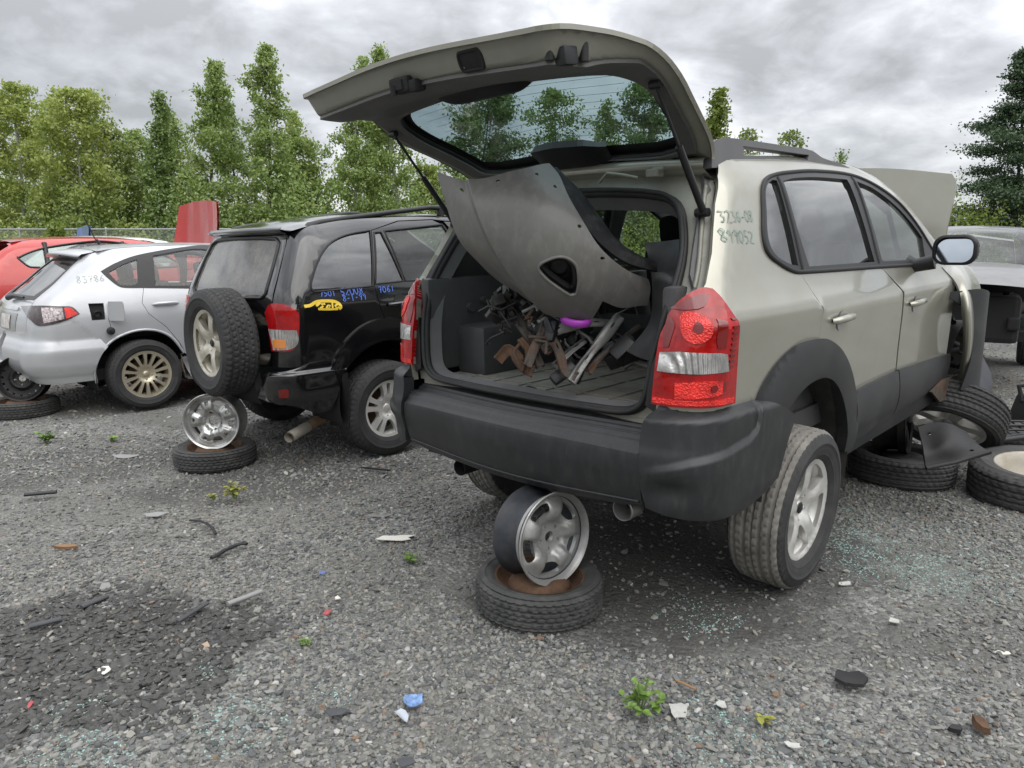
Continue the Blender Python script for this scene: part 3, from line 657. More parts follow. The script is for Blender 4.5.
def stones(name, cnt, y0, y1, smin, smax, mt, pw=2.2, keep=None, flat=.55):
    bm = bmesh.new(); bmesh.ops.create_icosphere(bm, subdivisions=1, radius=1); bv = np.array([v.co[:] for v in bm.verts]); bf = np.array([[v.index for v in f.verts] for f in bm.faces]); bm.free()
    t = nr.random(cnt); y = y0*(y1/y0)**(t**.85); x = (nr.random(cnt)*2-1)*(y*.86+.7)
    if keep is not None: kk = keep(x, y); x, y = x[kk], y[kk]
    n = len(x); s = smin+(smax-smin)*nr.random(n)**pw*1.0; sc = s[:, None]*np.stack([nr.uniform(.75, 1.35, n), nr.uniform(.55, 1.0, n), nr.uniform(flat*.5, flat*1.2, n)], 1)
    a = nr.random(n)*2*pi; V = bv[None]*(1+nr.normal(0, .22, (n, len(bv), 1)))*sc[:, None]
    ca, sa = np.cos(a)[:, None], np.sin(a)[:, None]; tl_ = nr.normal(0, .25, n)[:, None]
    vx, vy, vz = V[..., 0], V[..., 1], V[..., 2]; vz = vz+vx*tl_
    P = np.stack([vx*ca-vy*sa+x[:, None], vx*sa+vy*ca+y[:, None], vz+gh(x, y)[:, None]+sc[:, 2:3]*.25], -1).reshape(-1, 3)
    F = (bf[None]+(np.arange(n)*len(bv))[:, None, None]).reshape(-1, 3)
    me = bpy.data.meshes.new(name); me.vertices.add(len(P)); me.vertices.foreach_set('co', P.ravel()); me.loops.add(F.size); me.loops.foreach_set('vertex_index', F.ravel().astype(np.int32)); me.polygons.add(len(F)); me.polygons.foreach_set('loop_start', np.arange(0, F.size, 3, dtype=np.int32)); me.polygons.foreach_set('loop_total', np.full(len(F), 3, np.int32)); me.polygons.foreach_set('use_smooth', np.zeros(len(F), bool)); me.update(calc_edges=True); me.materials.append(mt)
    o = bpy.data.objects.new(name, me); COL.objects.link(o); return set_label(o, kind='stuff')
def sparse(x, y):                            # fewer stones on the stained earth and worn tracks
    p1, p3 = gpt(70, 652), gpt(690, 560)
    d1 = ((x-p1.x)/.72)**2+((y-p1.y)/.48)**2; d3 = ((x-p3.x)/1.2)**2+((y-p3.y)/.8)**2
    pr = .35+.65*np.clip(np.sin(x*1.9+y*.8)*.5+np.sin(y*2.3-x*.7)*.4+.62, 0, 1); pr = np.where(d3 < 1, .07, pr); pr = np.where(d1 < 1, .14, pr); return nr.random(len(x)) < pr
M_STONE = stone_mat(); M_SLATE = mat('dark_slate_chip', (.060, .059, .056), .75, var=.5, vscale=40)
def in_patch(x, y): p = gpt(70, 652); return ((x-p.x)/.70)**2+((y-p.y)/.55)**2+.25*np.sin(x*9+y*7) < 1
stones('gravel', 40000, 1.7, 3.4, .004, .022, M_SLATE, 2.0, in_patch, .4)
stones('gravel', 235000, 1.35, 5.6, .0028, .0135, M_STONE, 2.8, sparse, .75)
stones('gravel', 54000, 4.4, 14, .006, .022, M_STONE, 2.2, sparse)
M_GCHIP = mat('green_glass_chip', (.27, .43, .39), .25, 0, .3, var=.3)
def glass_spots(x, y):
    k = np.zeros(len(x), bool)
    for (px, py, r) in ((900, 535, .55), (925, 560, .5), (870, 520, .4), (212, 672, .09), (240, 722, .16), (735, 745, .25), (75, 712, .10), (70, 765, .16), (700, 610, .2), (330, 690, .1)): p = gpt(px, py); k |= (((x-p.x)/r)**2+((y-p.y)/r)**2) < nr.random(len(x))**.6
    return k
stones('broken_glass', 85000, 1.4, 4.6, .0018, .0045, M_GCHIP, 1.5, glass_spots, .6)
stones('gravel', 500, 1.4, 7, .012, .028, M_STONE, 2.4, None, .4)

# ---------------------------------------------------------------- chain-link fence
FY = 27.0
def fence(x0, x1, y0, y1, label):
    L_ = math.hypot(x1-x0, y1-y0); M = Matrix.Translation((x0, y0, 0)) @ Matrix.Rotation(math.atan2(y1-y0, x1-x0), 4, 'Z'); e = empty('chain_link_fence', M, label, 'fence'); H = 2.36
    g = Geo(); g.tube([(0, 0, H), (L_, 0, H)], .028, 8); g.build('top_rail', M_GALVF, e)
    for k in range(int(L_/3.2)+1): g = Geo(); g.tube([(3.2*k, 0, 0), (3.2*k, 0, H+.02)], .034, 8); g.lathe([(0, .05), (.03, .045), (.042, .0)][::-1], 8, M=Matrix.Translation((3.2*k, 0, H+.02)) @ Matrix.Rotation(pi/2, 4, 'X')); g.build('post', M_GALVF, e)
    n = int(L_/.075); V = []; F = []; w = .0035
    for sgn_ in (-1, 1):
        for k in range(-int(H/.075), n):
            a = k*.075; x_a, x_b = (a, a+H) if sgn_ > 0 else (a+H, a); za, zb = 0, H
            # clip to the panel
            lo, hi = max(min(x_a, x_b), 0), min(max(x_a, x_b), L_)
            if hi <= lo: continue
            fz = (lambda x: (x-a) if sgn_ > 0 else H-(x-a)); z1, z2 = fz(lo), fz(hi); o = len(V); nx = w*.7; 
            V += [(lo-nx, .004*sgn_, z1+nx*sgn_), (lo+nx, .004*sgn_, z1-nx*sgn_), (hi+nx, .004*sgn_, z2-nx*sgn_), (hi-nx, .004*sgn_, z2+nx*sgn_)]; F.append((o, o+1, o+2, o+3))
    g = Geo(); g.add(V, F, False); g.build('mesh', M_GALVF, e)
M_GALVF = mat('galvanised_fence', (.36, .37, .38), .5, .5, var=.1)
fence(-34, 4, 27.4, 26.6, 'long chain-link fence in front of the trees')

# ---------------------------------------------------------------- trees
def leaf_mat(name, c0, c1, trans=.45):
    m = bpy.data.materials.new(name); MATS[name] = m; m.use_nodes = True; nt = m.node_tree; N = nt.nodes; L = nt.links; N.clear(); out = N.new('ShaderNodeOutputMaterial')
    ge = N.new('ShaderNodeNewGeometry'); rp = N.new('ShaderNodeValToRGB'); L.new(ge.outputs['Random Per Island'], rp.inputs[0]); rp.color_ramp.elements[0].color = (*c0, 1); rp.color_ramp.elements[1].color = (*c1, 1)
    d = N.new('ShaderNodeBsdfDiffuse'); t = N.new('ShaderNodeBsdfTranslucent'); mx = N.new('ShaderNodeMixShader'); mx.inputs[0].default_value = trans; L.new(rp.outputs[0], d.inputs[0]); L.new(rp.outputs[0], t.inputs[0]); L.new(d.outputs[0], mx.inputs[1]); L.new(t.outputs[0], mx.inputs[2])
    gl = N.new('ShaderNodeBsdfGlossy'); gl.inputs['Roughness'].default_value = .45; m2 = N.new('ShaderNodeMixShader'); m2.inputs[0].default_value = .05; L.new(mx.outputs[0], m2.inputs[1]); L.new(gl.outputs[0], m2.inputs[2]); L.new(m2.outputs[0], out.inputs[0]); return m
LM = {'birch': leaf_mat('birch_leaf', (.23, .30, .058), (.43, .49, .135)), 'poplar': leaf_mat('poplar_leaf', (.185, .275, .065), (.36, .45, .145)), 'dark': leaf_mat('dark_leaf', (.12, .195, .05), (.26, .35, .10)), 'bright': leaf_mat('bright_leaf', (.12, .18, .022), (.24, .30, .05)), 'pine': leaf_mat('pine_needle', (.030, .062, .028), (.085, .135, .06), .15), 'olive': leaf_mat('olive_leaf', (.14, .195, .04), (.26, .32, .08))}
M_BARKW = mat('pale_bark', (.34, .33, .30), .85, var=.4, vscale=4); M_BARKD = mat('dark_bark', (.07, .06, .05), .9, var=.3)
def leaf_quads(g_pts, size, jit, r):
    n = len(g_pts); P = np.asarray(g_pts); d = r.normal(size=(n, 3)); d /= np.linalg.norm(d, axis=1)[:, None]; e = np.cross(d, r.normal(size=(n, 3))); e /= np.linalg.norm(e, axis=1)[:, None]+1e-9
    s = size*r.uniform(.55, 1.3, n)[:, None]; a = d*s; b = e*s*.62
    return np.stack([P-a, P+b*.9-a*.1, P+a, P-b*.9-a*.1], 1).reshape(-1, 3)
def mesh_quads(name, V, m, parent):
    me = bpy.data.meshes.new(name); n = len(V)//4; me.vertices.add(len(V)); me.vertices.foreach_set('co', V.ravel()); me.loops.add(len(V)); me.loops.foreach_set('vertex_index', np.arange(len(V), dtype=np.int32)); me.polygons.add(n); me.polygons.foreach_set('loop_start', np.arange(0, len(V), 4, dtype=np.int32)); me.polygons.foreach_set('loop_total', np.full(n, 4, np.int32)); me.update(calc_edges=True); me.materials.append(m)
    o = bpy.data.objects.new(name, me); COL.objects.link(o)
    if parent: o.parent = parent
    return o
def tree(px, Y, top_px, wpx, label, kind='poplar', leaves=9000, base=.12, bark=None, shape='column', seed=1, lsize=.082, bare=0.06, name='tree', grp='trees behind the fence', dens=1.0):
    r = np.random.default_rng(seed); dd = ray_dir(px, top_px); H = CAM_H+dd.z/dd.y*Y; d0 = ray_dir(px, 200); x = d0.x/d0.y*Y; Wd = wpx/CAM_F*Y/2
    e = empty(name, (x, Y, 0), label, 'tree', grp); gt = Geo(); lean = r.normal(0, .02, 2)
    tp = [(lean[0]*z*z/4+.06*sin(z*1.3+seed), lean[1]*z*z/4, z) for z in np.linspace(0, H*.97, 12)]; r0 = .022*H**.85*.6+.03
    gt.tube(tp, [r0*(1-.93*k/11) for k in range(12)], 7); pts = []
    def trunk(z): return np.array([np.interp(z, [p[2] for p in tp], [p[0] for p in tp]), np.interp(z, [p[2] for p in tp], [p[1] for p in tp]), z])
    nb = 60 if shape != 'pine' else 64
    for k in range(nb):
        t = (k+r.random())/nb; z = H*(base+(1-base)*t**.9)*.985
        if shape == 'column': w = Wd*(np.interp(t, [0, .12, .35, .7, .9, 1], [.75, 1, .95, .60, .24, .03]))
        elif shape == 'round': w = Wd*(np.interp(t, [0, .2, .5, .8, .95, 1], [.70, .95, 1, .72, .36, .08]))
        elif shape == 'cone': w = Wd*(np.interp(t, [0, .1, .5, 1], [.85, 1, .62, .04]))
        else: w = Wd*(np.interp(t, [0, .15, .45, .8, 1], [1, 1, .82, .42, .06]))
        w *= r.uniform(.55, 1.12); a = k*2.4+r.normal(0, .4); up = r.uniform(.25, .75) if shape != 'pine' else r.uniform(.02, .32)
        b0 = trunk(z); d = np.array([cos(a), sin(a), up]); L_ = w/max(np.hypot(d[0], d[1]), .1)
        tip = b0+d*L_*np.array([1, 1, 1]); tip[2] = min(tip[2], H*1.0); bend = b0+(tip-b0)*.5+np.array([0, 0, -.04*L_ if shape != 'pine' else .03*L_])
        gt.tube([b0, bend, tip], [max(.012, r0*.28*(1-t)), .012, .006], 4, caps=False)
        nl = int(leaves/nb*(.35+.65*w/Wd)*2.1*dens)
        if r.random() < bare: continue
        nc = max(2, int(nl/(42 if shape != 'pine' else 120)))
        for c in range(nc):
            s_ = r.uniform(.22, 1.05)**.8; q = b0+(bend-b0)*min(s_*2, 1)+(tip-bend)*max(s_*2-1, 0)
            if shape == 'pine': cl = q+r.normal(size=(nl//nc, 3))*np.array([.30, .30, .10])*(.6+.3*w)
            else: cl = q+r.normal(size=(nl//nc, 3))*np.array([.21, .21, .17])*(.7+.18*w)
            pts.append(cl)
    P = np.concatenate(pts); P = P[(P[:, 2] > .15) & (P[:, 2] < H)]
    gt.build('trunk', bark or M_BARKD, e); mesh_quads('crown', leaf_quads(P, lsize, 0, r), LM[kind], e); return e
T = [(22, 33, 80, 74, 'broad pale birch at the left edge behind the fence', 'birch', 'round', 9000, M_BARKW), (78, 32, 86, 80, 'broad light green birch with white limbs behind the fence', 'birch', 'round', 10000, M_BARKW), (120, 35, 120, 62, 'lower light green tree between the birches and the narrow dark one', 'olive', 'round', 6500, M_BARKD),
     (162, 33, 91, 46, 'narrow dark pointed tree right of the birches', 'dark', 'cone', 6500, M_BARKD), (210, 34, 58, 64, 'tall poplar with forked top left of the tallest poplar', 'poplar', 'column', 9000, M_BARKD), (270, 34, 44, 70, 'tallest poplar in the row behind the fence', 'poplar', 'column', 10500, M_BARKD),
     (315, 36, 140, 56, 'short leafy tree right of the tallest poplar', 'poplar', 'round', 5500, M_BARKD), (352, 34, 54, 52, 'slender poplar seen left of the raised tailgate tip', 'poplar', 'column', 8000, M_BARKW), (398, 35, 41, 58, 'slender poplar half hidden by the raised tailgate', 'poplar', 'column', 8500, M_BARKW), (432, 35, 165, 52, 'short green tree below the raised tailgate', 'birch', 'round', 5000, M_BARKW),
     (478, 33, 84, 92, 'dense dark tree seen through the tailgate glass at the left', 'dark', 'round', 11000, M_BARKD), (556, 34, 88, 74, 'airy tree seen in the middle of the tailgate glass', 'poplar', 'round', 5500, M_BARKD), (600, 35, 96, 54, 'thin tree seen right of the middle of the tailgate glass', 'poplar', 'column', 4200, M_BARKD), (640, 33, 82, 72, 'full tree seen at the right of the tailgate glass', 'dark', 'round', 9000, M_BARKD),
     (712, 33, 90, 44, 'yellow green tree rising between tailgate and roof rail', 'bright', 'column', 7000, M_BARKD), (752, 37, 128, 40, 'thin crowned tree above the left of the roof rail', 'olive', 'round', 2600, M_BARKD), (793, 37, 130, 44, 'sparse tree above the right of the roof rail', 'olive', 'round', 2400, M_BARKD), (833, 40, 149, 14, 'tiny pointed spruce tip past the roof rail', 'dark', 'cone', 1500, M_BARKD)]
T += [(48, 37, 100, 60, 'tall pale birch between the two broad birches, farther back', 'birch', 'round', 6000, M_BARKW), (138, 38, 128, 50, 'green tree half hidden behind the narrow dark tree', 'poplar', 'round', 5000, M_BARKD), (186, 38, 112, 44, 'green tree between the narrow dark tree and the poplars', 'poplar', 'column', 5000, M_BARKD), (240, 38, 100, 46, 'dark tree filling the gap between the two tallest poplars', 'dark', 'column', 5500, M_BARKD), (296, 38, 112, 44, 'pale green tree on the right flank of the tallest poplar', 'birch', 'column', 5000, M_BARKW), (376, 39, 96, 52, 'green tree between the two slender poplars', 'poplar', 'column', 5500, M_BARKD)]
for i, (px, Y, tp_, wp, lb, kd, sh, nl, bk) in enumerate(T): tree(px, Y, tp_, wp, lb, kd, nl, shape=sh, bark=bk, seed=20+i)
tree(1018, 30, 46, 118, 'big dark pine with layered branches at the right edge', 'pine', 46000, base=.06, shape='pine', seed=60, lsize=.058, name='pine_tree', grp=None)
# undergrowth along the fence
def scrub(x0, x1, y0, y1, h0, h1, kind, cnt, seed, name='undergrowth'):
    r = np.random.default_rng(seed); n = cnt//40; cx_ = r.uniform(x0, x1, n); cx_ = cx_+1.6*np.sin(cx_*1.3+seed); cy_ = r.uniform(y0, y1, n); hh = h0+(h1-h0)*r.random(n)**1.3; P = []
    for a, b, h in zip(cx_, cy_, hh): t = r.uniform(.05, 1, 40); P.append(np.stack([a+r.normal(0, .40, 40)*(1.15-.7*t), b+r.normal(0, .40, 40)*(1.15-.7*t), h*t+r.normal(0, .1, 40)], 1))
    P = np.concatenate(P); P[:, 2] = np.maximum(P[:, 2], .05); return set_label(mesh_quads(name, leaf_quads(P, .072, 0, r), LM[kind], None), kind='stuff')
scrub(-36, 12, 31, 35, 1.0, 4.8, 'dark', 90000, 3)
scrub(-36, 12, 29, 31, .5, 3.0, 'birch', 42000, 4)
scrub(-36, 12, 30, 33, 1.5, 5.5, 'poplar', 40000, 8)
scrub(-40, 14, 36, 40, 3.0, 7.0, 'birch', 110000, 12)
scrub(13, 36, 28, 32, 1.4, 3.6, 'bright', 80000, 5)
scrub(12, 40, 33, 36, 2.0, 5.0, 'dark', 50000, 9)
scrub(14, 60, 40, 48, 1.0, 3.4, 'dark', 20000, 6)
tree(52, 26.2, 222, 18, 'small bright yellow green sapling in front of the fence', 'bright', 900, base=.2, shape='column', seed=91, lsize=.09, name='sapling', grp=None)

r_ = np.random.default_rng(77); P = []  # unseen leaf mass added behind the camera to darken low light and reflections
for k in range(260):
    x = r_.uniform(-60, 70); h = r_.uniform(2.5, 6); y = -r_.uniform(20, 27); P.append(np.stack([x+r_.normal(0, 1.1, 150), y+r_.normal(0, .8, 150), np.abs(r_.uniform(0, h, 150))], 1))
set_label(mesh_quads('unseen_added_woods', leaf_quads(np.concatenate(P), .34, 0, r_), LM['dark'], None), kind='stuff')
M_MIXR = mat('scorched_rust', (.06, .045, .035), .8, .2, var=.5, vscale=12, dirt=.8, dirt_col=(.13, .06, .03), dscale=14)
M_GTRIM = mat('tailgate_trim', (.105, .105, .10), .5, var=.1, bump=.15, bscale=300, dirt=.15, dirt_col=(.12, .115, .11))
# ---------------------------------------------------------------- the beige SUV with its tailgate up
tuc = empty('parked_suv', T_M, 'beige compact suv with tailgate and hood raised and a stripped front corner', 'car')
pkT = pick(TB.right(), (-.8, 4.0), (.2, 1.74), T_M)
Ti = T_M.inverted()
def tl(px, py, f):
    "pixel -> local point where f(local point) changes sign along the ray (f: plane as (n, d))"
    n, d = f; o = Ti @ Vector((0, 0, CAM_H)); r = Ti.to_3x3() @ ray_dir(px, py); n = Vector(n)
    t = (d-o.dot(n))/r.dot(n); return o+r*t
gate_half = pchip([(.60, .655), (.70, .66), (.9, .69), (1.05, .73), (1.18, .772), (1.37, .73), (1.55, .674), (1.60, .65), (1.7, .55)])
def u_of(s_, z):                            # rear arc-length -> flank u
    xe = float(TB.xr(z))+TB.Rr; return s_+xe-TB.Rr*pi/2-float(TB.W(xe, z))+TB.Rr
DLO = [(.78, 1.197), (.67, 1.235), (.605, 1.275), (.60, 1.33), (.64, 1.42), (.68, 1.50), (.73, 1.54), (.82, 1.565), (.99, 1.585), (1.27, 1.605), (1.71, 1.61), (1.97, 1.575), (2.26, 1.495), (2.47, 1.39), (2.66, 1.25), (2.76, 1.165), (2.56, 1.16), (1.71, 1.175), (.86, 1.19)]
DLO_S = spl(DLO, 55, 5)
ARCH_C, ARCH_R = (.93, .33), .43
FLARE = spl([(.43, .74), (.48, .81), (.57, .875), (.70, .92), (.84, .93), (.98, .915), (1.16, .84), (1.31, .72), (1.40, .60), (1.45, .47), (1.42, .35), (1.345, .35), (1.33, .46), (1.27, .58), (1.17, .68), (1.05, .74), (.93, .758), (.80, .74), (.70, .69), (.62, .62), (.56, .55)], 50, 5)
LAMP = spl([(-.05, .775), (-.04, .95), (-.02, 1.03), (.04, 1.09), (.12, 1.14), (.18, 1.162), (.21, 1.158), (.225, 1.13), (.235, 1.09), (.245, 1.04), (.265, .90), (.28, .765), (.16, .768)], 50, 5)
DOOR_R = [(.835, 1.185), (.88, 1.12), (.91, 1.06), (.915, 1.0), (.92, .88), (1.0, .88), (1.20, .80), (1.34, .66), (1.41, .50), (1.41, .37), (2.02, .385), (2.03, .63), (2.01, .75), (1.985, .90), (1.95, 1.0), (1.90, 1.075), (1.745, 1.178)]
DOOR_F = [(1.755, 1.178), (1.91, 1.075), (1.96, 1.0), (1.995, .90), (2.02, .75), (2.04, .63), (2.03, .385), (2.95, .42), (3.02, .59), (3.0, .80), (2.93, 1.0), (2.86, 1.10), (2.76, 1.162), (2.56, 1.156)]
def t_flank(sd, F, sg):
    # painted side: D pillar, quarter, roof edge, A pillar
    rear_edge = [(u_of(float(gate_half(z))+.004, z), z) for z in (1.60, 1.55, 1.45, 1.37, 1.28, 1.18, 1.1, 1.0, .9, .8, .70)]
    ztop = [(x, float(TB.zt(x))+.004) for x in (2.95, 2.8, 2.5, 2.2, 1.9, 1.4, .9, .66, .55)]
    low = [(.55, .70), (.60, .62), (.66, .69), (.80, .745), (.93, .763), (.94, .80), (.925, .88), (.92, 1.0), (.915, 1.06), (.885, 1.12), (.838, 1.19)]
    dl = [(x, z) for x, z in DLO_S]
    # from belt rear corner round the window opening to the mirror, then the A pillar up
    i0 = min(range(len(dl)), key=lambda i: (dl[i][0]-.84)**2+(dl[i][1]-1.19)**2); i1 = min(range(len(dl)), key=lambda i: (dl[i][0]-2.76)**2+(dl[i][1]-1.165)**2)
    win = []; i = i0
    while i != i1: win.append(dl[i]); i = (i+1) % len(dl)
    g = Geo(); panel(g, F, rear_edge+low+win+[dl[i1], (2.98, 1.17)]+ztop, [LAMP], step=.05, thick=.03, sgn=sg)
    g.build('body_side', M_BEIGE, tuc)
    g = Geo(); panel(g, F, shrink(spl(DOOR_R, 50, 4), .0058), [], step=.05, thick=.03, sgn=sg); dr = g.build('rear_door', M_BEIGE, tuc)
    g = Geo(); panel(g, F, shrink(spl(DOOR_F, 50, 4), .0045), [], step=.05, thick=.03, sgn=sg); df = g.build('front_door', M_BEIGE, tuc)
    # black window frames
    Q1 = [(.66, 1.265), (.635, 1.32), (.675, 1.43), (.715, 1.51), (.79, 1.545), (.83, 1.545), (.835, 1.36), (.83, 1.215), (.76, 1.225)]
    Q2 = [(.885, 1.545), (1.0, 1.562), (1.27, 1.578), (1.615, 1.583), (1.66, 1.40), (1.69, 1.20), (.93, 1.208), (.90, 1.36)]
    TRI = [(.865, 1.55), (.885, 1.555), (.91, 1.36), (.965, 1.205), (.87, 1.205), (.875, 1.36)]
    Q3 = [(1.735, 1.58), (1.94, 1.55), (2.2, 1.475), (2.42, 1.375), (2.60, 1.25), (2.66, 1.185), (1.80, 1.198), (1.78, 1.38)]
    Q1, Q2, Q3 = spl(Q1, 45, 4), spl(Q2, 45, 4), spl(Q3, 45, 4)
    g = Geo(); panel(g, lift(F, .004*sg), DLO_S, [Q1, Q2, Q3], step=.05, thick=.012, sgn=sg); g.build('window_frame', M_TRIM, tuc)
    g = Geo(); edge_tube(g, F, DLO_S, .009, off=.003, sgn=sg)
    for a in ([(.852, 1.56), (.865, 1.36), (.862, 1.20)], [(1.70, 1.60), (1.735, 1.38), (1.745, 1.19)]): edge_tube(g, F, spl(a, 60, 8, False), .008, closed=False, off=.002, sgn=sg)
    g.build('window_seal', M_RUBBER, tuc)
    for Q, m_, par in ((Q1, M_G_DARK, tuc), (Q2, M_G_DARK, dr), (Q3, M_G_MID, df)):
        g = Geo(); panel(g, lift(F, -.008*sg), Q, [], step=.06, thick=0, sgn=sg); g.build('window', m_, par)
    # cladding: arch flare and sill
    def fd(u, v):
        d = np.hypot(u-ARCH_C[0], v-ARCH_C[1]); return .030*np.clip(1-((d-.50)/.14)**2, .10, 1)**.7
    g = Geo(); panel(g, lift(F, fd, sg), FLARE, [], step=.025, thick=.05, sgn=sg); g.build('arch_flare', M_CLAD, tuc)
    def cd(u, v): return .016+.016*np.clip(1-((v-.52)/.12)**2, 0, 1)
    for a, par in (([(1.415, .50), (1.40, .605), (1.46, .625), (2.015, .635), (2.02, .40), (1.415, .37)], dr), ([(2.03, .40), (2.03, .636), (3.0, .60), (3.0, .55), (2.93, .425)], df)):
        g = Geo(); panel(g, lift(F, cd, sg), spl(a, 50, 4), [], step=.04, thick=.03, sgn=sg); g.build('cladding', M_CLAD, par)
    g = Geo(); panel(g, F, [(1.36, .30), (1.40, .375), (2.93, .415), (3.02, .36), (3.02, .30)], [], step=.06, thick=.05, sgn=sg); g.build('sill', M_CLAD, tuc)
    # tail lamp
    g = Geo(); panel(g, lift(F, .012*sg), LAMP, [], step=.03, thick=.05, sgn=sg); tlm = g.build('tail_lamp', M_RED, tuc)
    REV = [(-.035, .905), (-.03, .955), (.04, .962), (.17, .958), (.20, .952), (.215, .885), (.10, .882), (-.038, .885)]
    g = Geo(); panel(g, lift(F, .0155*sg), shrink(REV, .004), [], step=.02, thick=.008, sgn=sg); g.build('reverse_lens', M_CLEAR, tlm)
    g = Geo()
    panel(g, lift(F, .0150*sg), spl(circ(.095, 1.035, .05, 14), 60, 3), [], step=.015, thick=.006, sgn=sg); g.build('bright_lens', M_REDB, tlm); g = Geo()
    panel(g, lift(F, .0150*sg), spl([(.03, .80), (.03, .855), (.15, .862), (.205, .85), (.205, .815), (.14, .805)], 60, 4), [], step=.02, thick=.006, sgn=sg)
    g.build('bright_lens', M_REDB, tlm)
    g = Geo()
    for k in range(9): panel(g, lift(F, .0158*sg), rrect(.208+.001*k, .900+k*.019, .235, .909+k*.019, .003, 2), [], step=.02, thick=.004, sgn=sg)
    g.build('louvre_pattern', M_REDD, tlm)
    for pp in (circ(.10, 1.035, .016, 10), circ(.155, .835, .013, 10)): g = Geo(); panel(g, lift(F, .0178*sg), pp, [], step=.02, thick=.006, sgn=sg); g.build('bulb', M_REDD, tlm)
    for pp in (rrect(.19, .815, .205, .855, .006, 2), spl([(-.015, .965), (.005, .97), (.03, 1.06), (.02, 1.075), (-.012, 1.03)], 60, 3), spl([(.04, 1.095), (.09, 1.09), (.15, 1.10), (.19, 1.14), (.14, 1.135)], 60, 3), spl([(.16, .97), (.19, .97), (.195, 1.05), (.165, 1.06), (.155, 1.0)], 60, 3)): g = Geo(); panel(g, lift(F, .0152*sg), pp, [], step=.02, thick=.004, sgn=sg); g.build('dark_lens', M_REDD, tlm)
    g = Geo(); panel(g, lift(F, .0156*sg), [(-.045, .782), (.16, .776), (.262, .772), (.262, .79), (.16, .794), (-.044, .80)], [], step=.03, thick=.006, sgn=sg); g.build('lens_rim', M_REDB, tlm)
    # handles
    for (hx, hz), par in (((1.13, .985), dr), ((2.17, .975), df)):
        c = Vector(F(np.array([hx]), np.array([hz]))[0]); n = Vector((0, sd, .06)).normalized()
        g = Geo(); pts = [c+Vector((-.10, 0, -.004))+n*.004, c+Vector((-.09, 0, -.002))+n*.02, c+Vector((-.02, 0, .002))+n*.03, c+Vector((.06, 0, .003))+n*.027, c+Vector((.085, 0, .004))+n*.004]
        g.tube(pts, [.012, .015, .016, .015, .011], 12); g.build('handle', M_BEIGE, par)
        g = Geo(); panel(g, lift(F, .0035*sg), spl(circ(hx+.0, hz-.008, .042, 12), 70, 3), [], step=.02, thick=0, sgn=sg); g.build('handle_recess', M_GREYP, par)
sides(TB, t_flank)
# writing on the D pillar
g = Geo(); FR = TB.right()
a, b = pkT(721, 222), pkT(754, 222); write(g, FR, '3236-08', a, (b[0]-a[0], b[1]-a[1]), .040, .0042, aspect=(b[0]-a[0])/.040/8.6)
g.build('marker_lettering', mat('green_marker', (.22, .315, .265), .6), tuc); g = Geo()
a, b = pkT(722, 242), pkT(755, 244); write(g, FR, '899052', a, (b[0]-a[0], b[1]-a[1]), .046, .0042, aspect=(b[0]-a[0])/.046/7.4)
g.build('marker_lettering', mat('green_marker', (.22, .315, .265), .6), tuc)

# roof, windscreen
xs = np.linspace(.44, 2.12, 24); A = []
def roof_row(x, z, crown, n=17):
    w = float(TB.W(x, z)); t = np.linspace(-1, 1, n); return np.stack([np.full(n, x), -t*w*-1, z+crown*(1-t**2)], 1)
rr_ = [roof_row(x, float(TB.zt(x))+.004, .045*min(1, .4+(x-.44)*2)) for x in xs]
rr_ = [rr_[0]+np.array([.14, 0, -.085]), rr_[0]+np.array([.06, 0, -.07]), rr_[0]+np.array([-.012, 0, -.035]), rr_[0]+np.array([-.012, 0, -.008])]+rr_
g = Geo(); g.grid(rr_); g.build('roof', M_BEIGE, tuc)
def screen(t, n=15):
    x = 2.12+(3.05-2.12)*t; z = float(TB.zt(x))+.002; w = float(TB.W(x, z)); s = np.linspace(-1, 1, n)
    return np.stack([x+.14*(1-s**2)*(.35+.65*t), s*w, z+.045*(1-s**2)*(1-t*.7)], 1)
g = Geo(); g.grid([screen(t) for t in np.linspace(0, 1, 12)]); g.build('windshield', M_G_CLEAR, tuc)
# roof rails: feet, bar and gap from the photo, on the plane y = -.62
pl = ((0, 1, 0), -.62); rp = lambda pts: [(tl(*p, pl).x, tl(*p, pl).z) for p in pts]
RAIL = rp([(708, 168), (711, 143), (716, 139.5), (728, 138), (742, 139.5), (780, 145), (811, 150.5), (822, 158), (840, 164), (850, 169), (800, 168), (760, 168)])
HOLE = rp([(742, 146), (808, 155), (806, 160.5), (742, 155.5)])
for sd in (-1, 1):
    F = lambda a, b, sd=sd: np.stack([a, sd*(.625-.10*np.clip(b-1.68, -.1, .12)), b], -1)
    g = Geo(); panel(g, F, spl(RAIL, 40, 5), [HOLE], step=.04, thick=.045, sgn=-sd if sd > 0 else 1, back=True); g.build('roof_rail', mat('rail_grey', (.10, .10, .105), .45, var=.1, dirt=.2), tuc)

# hood standing open
hp = ((1, 0, -.12), 3.10-.12*1.15); hq = [tl(*p, hp) for p in [(955, 172), (957, 178), (934, 262)]]
g = Geo(); HY = -hq[1].y
def Fh(y, t): return np.stack([3.10+.12*t+.05*(y/HY)**2*0-.045*np.cos(np.clip(y/HY, -1, 1)*pi/2)*np.clip(t*4, 0, 1)-.012*(np.abs(y) < .36), y, 1.13+t], -1)
HT = hq[0].z-1.13
g_ = spl([(-HY, HT-.07), (-HY+.03, HT-.01), (-.40, HT+.05), (0, HT+.07), (.40, HT+.05), (HY-.03, HT-.01), (HY, HT-.07), (HY*.95, .03), (.5, 0), (-.5, 0), (-HY*.95, .03)], 40, 4)
panel(g, Fh, g_, [], step=.05, thick=.03, sgn=-1, back=True); g.build('hood', M_BEIGE, tuc)

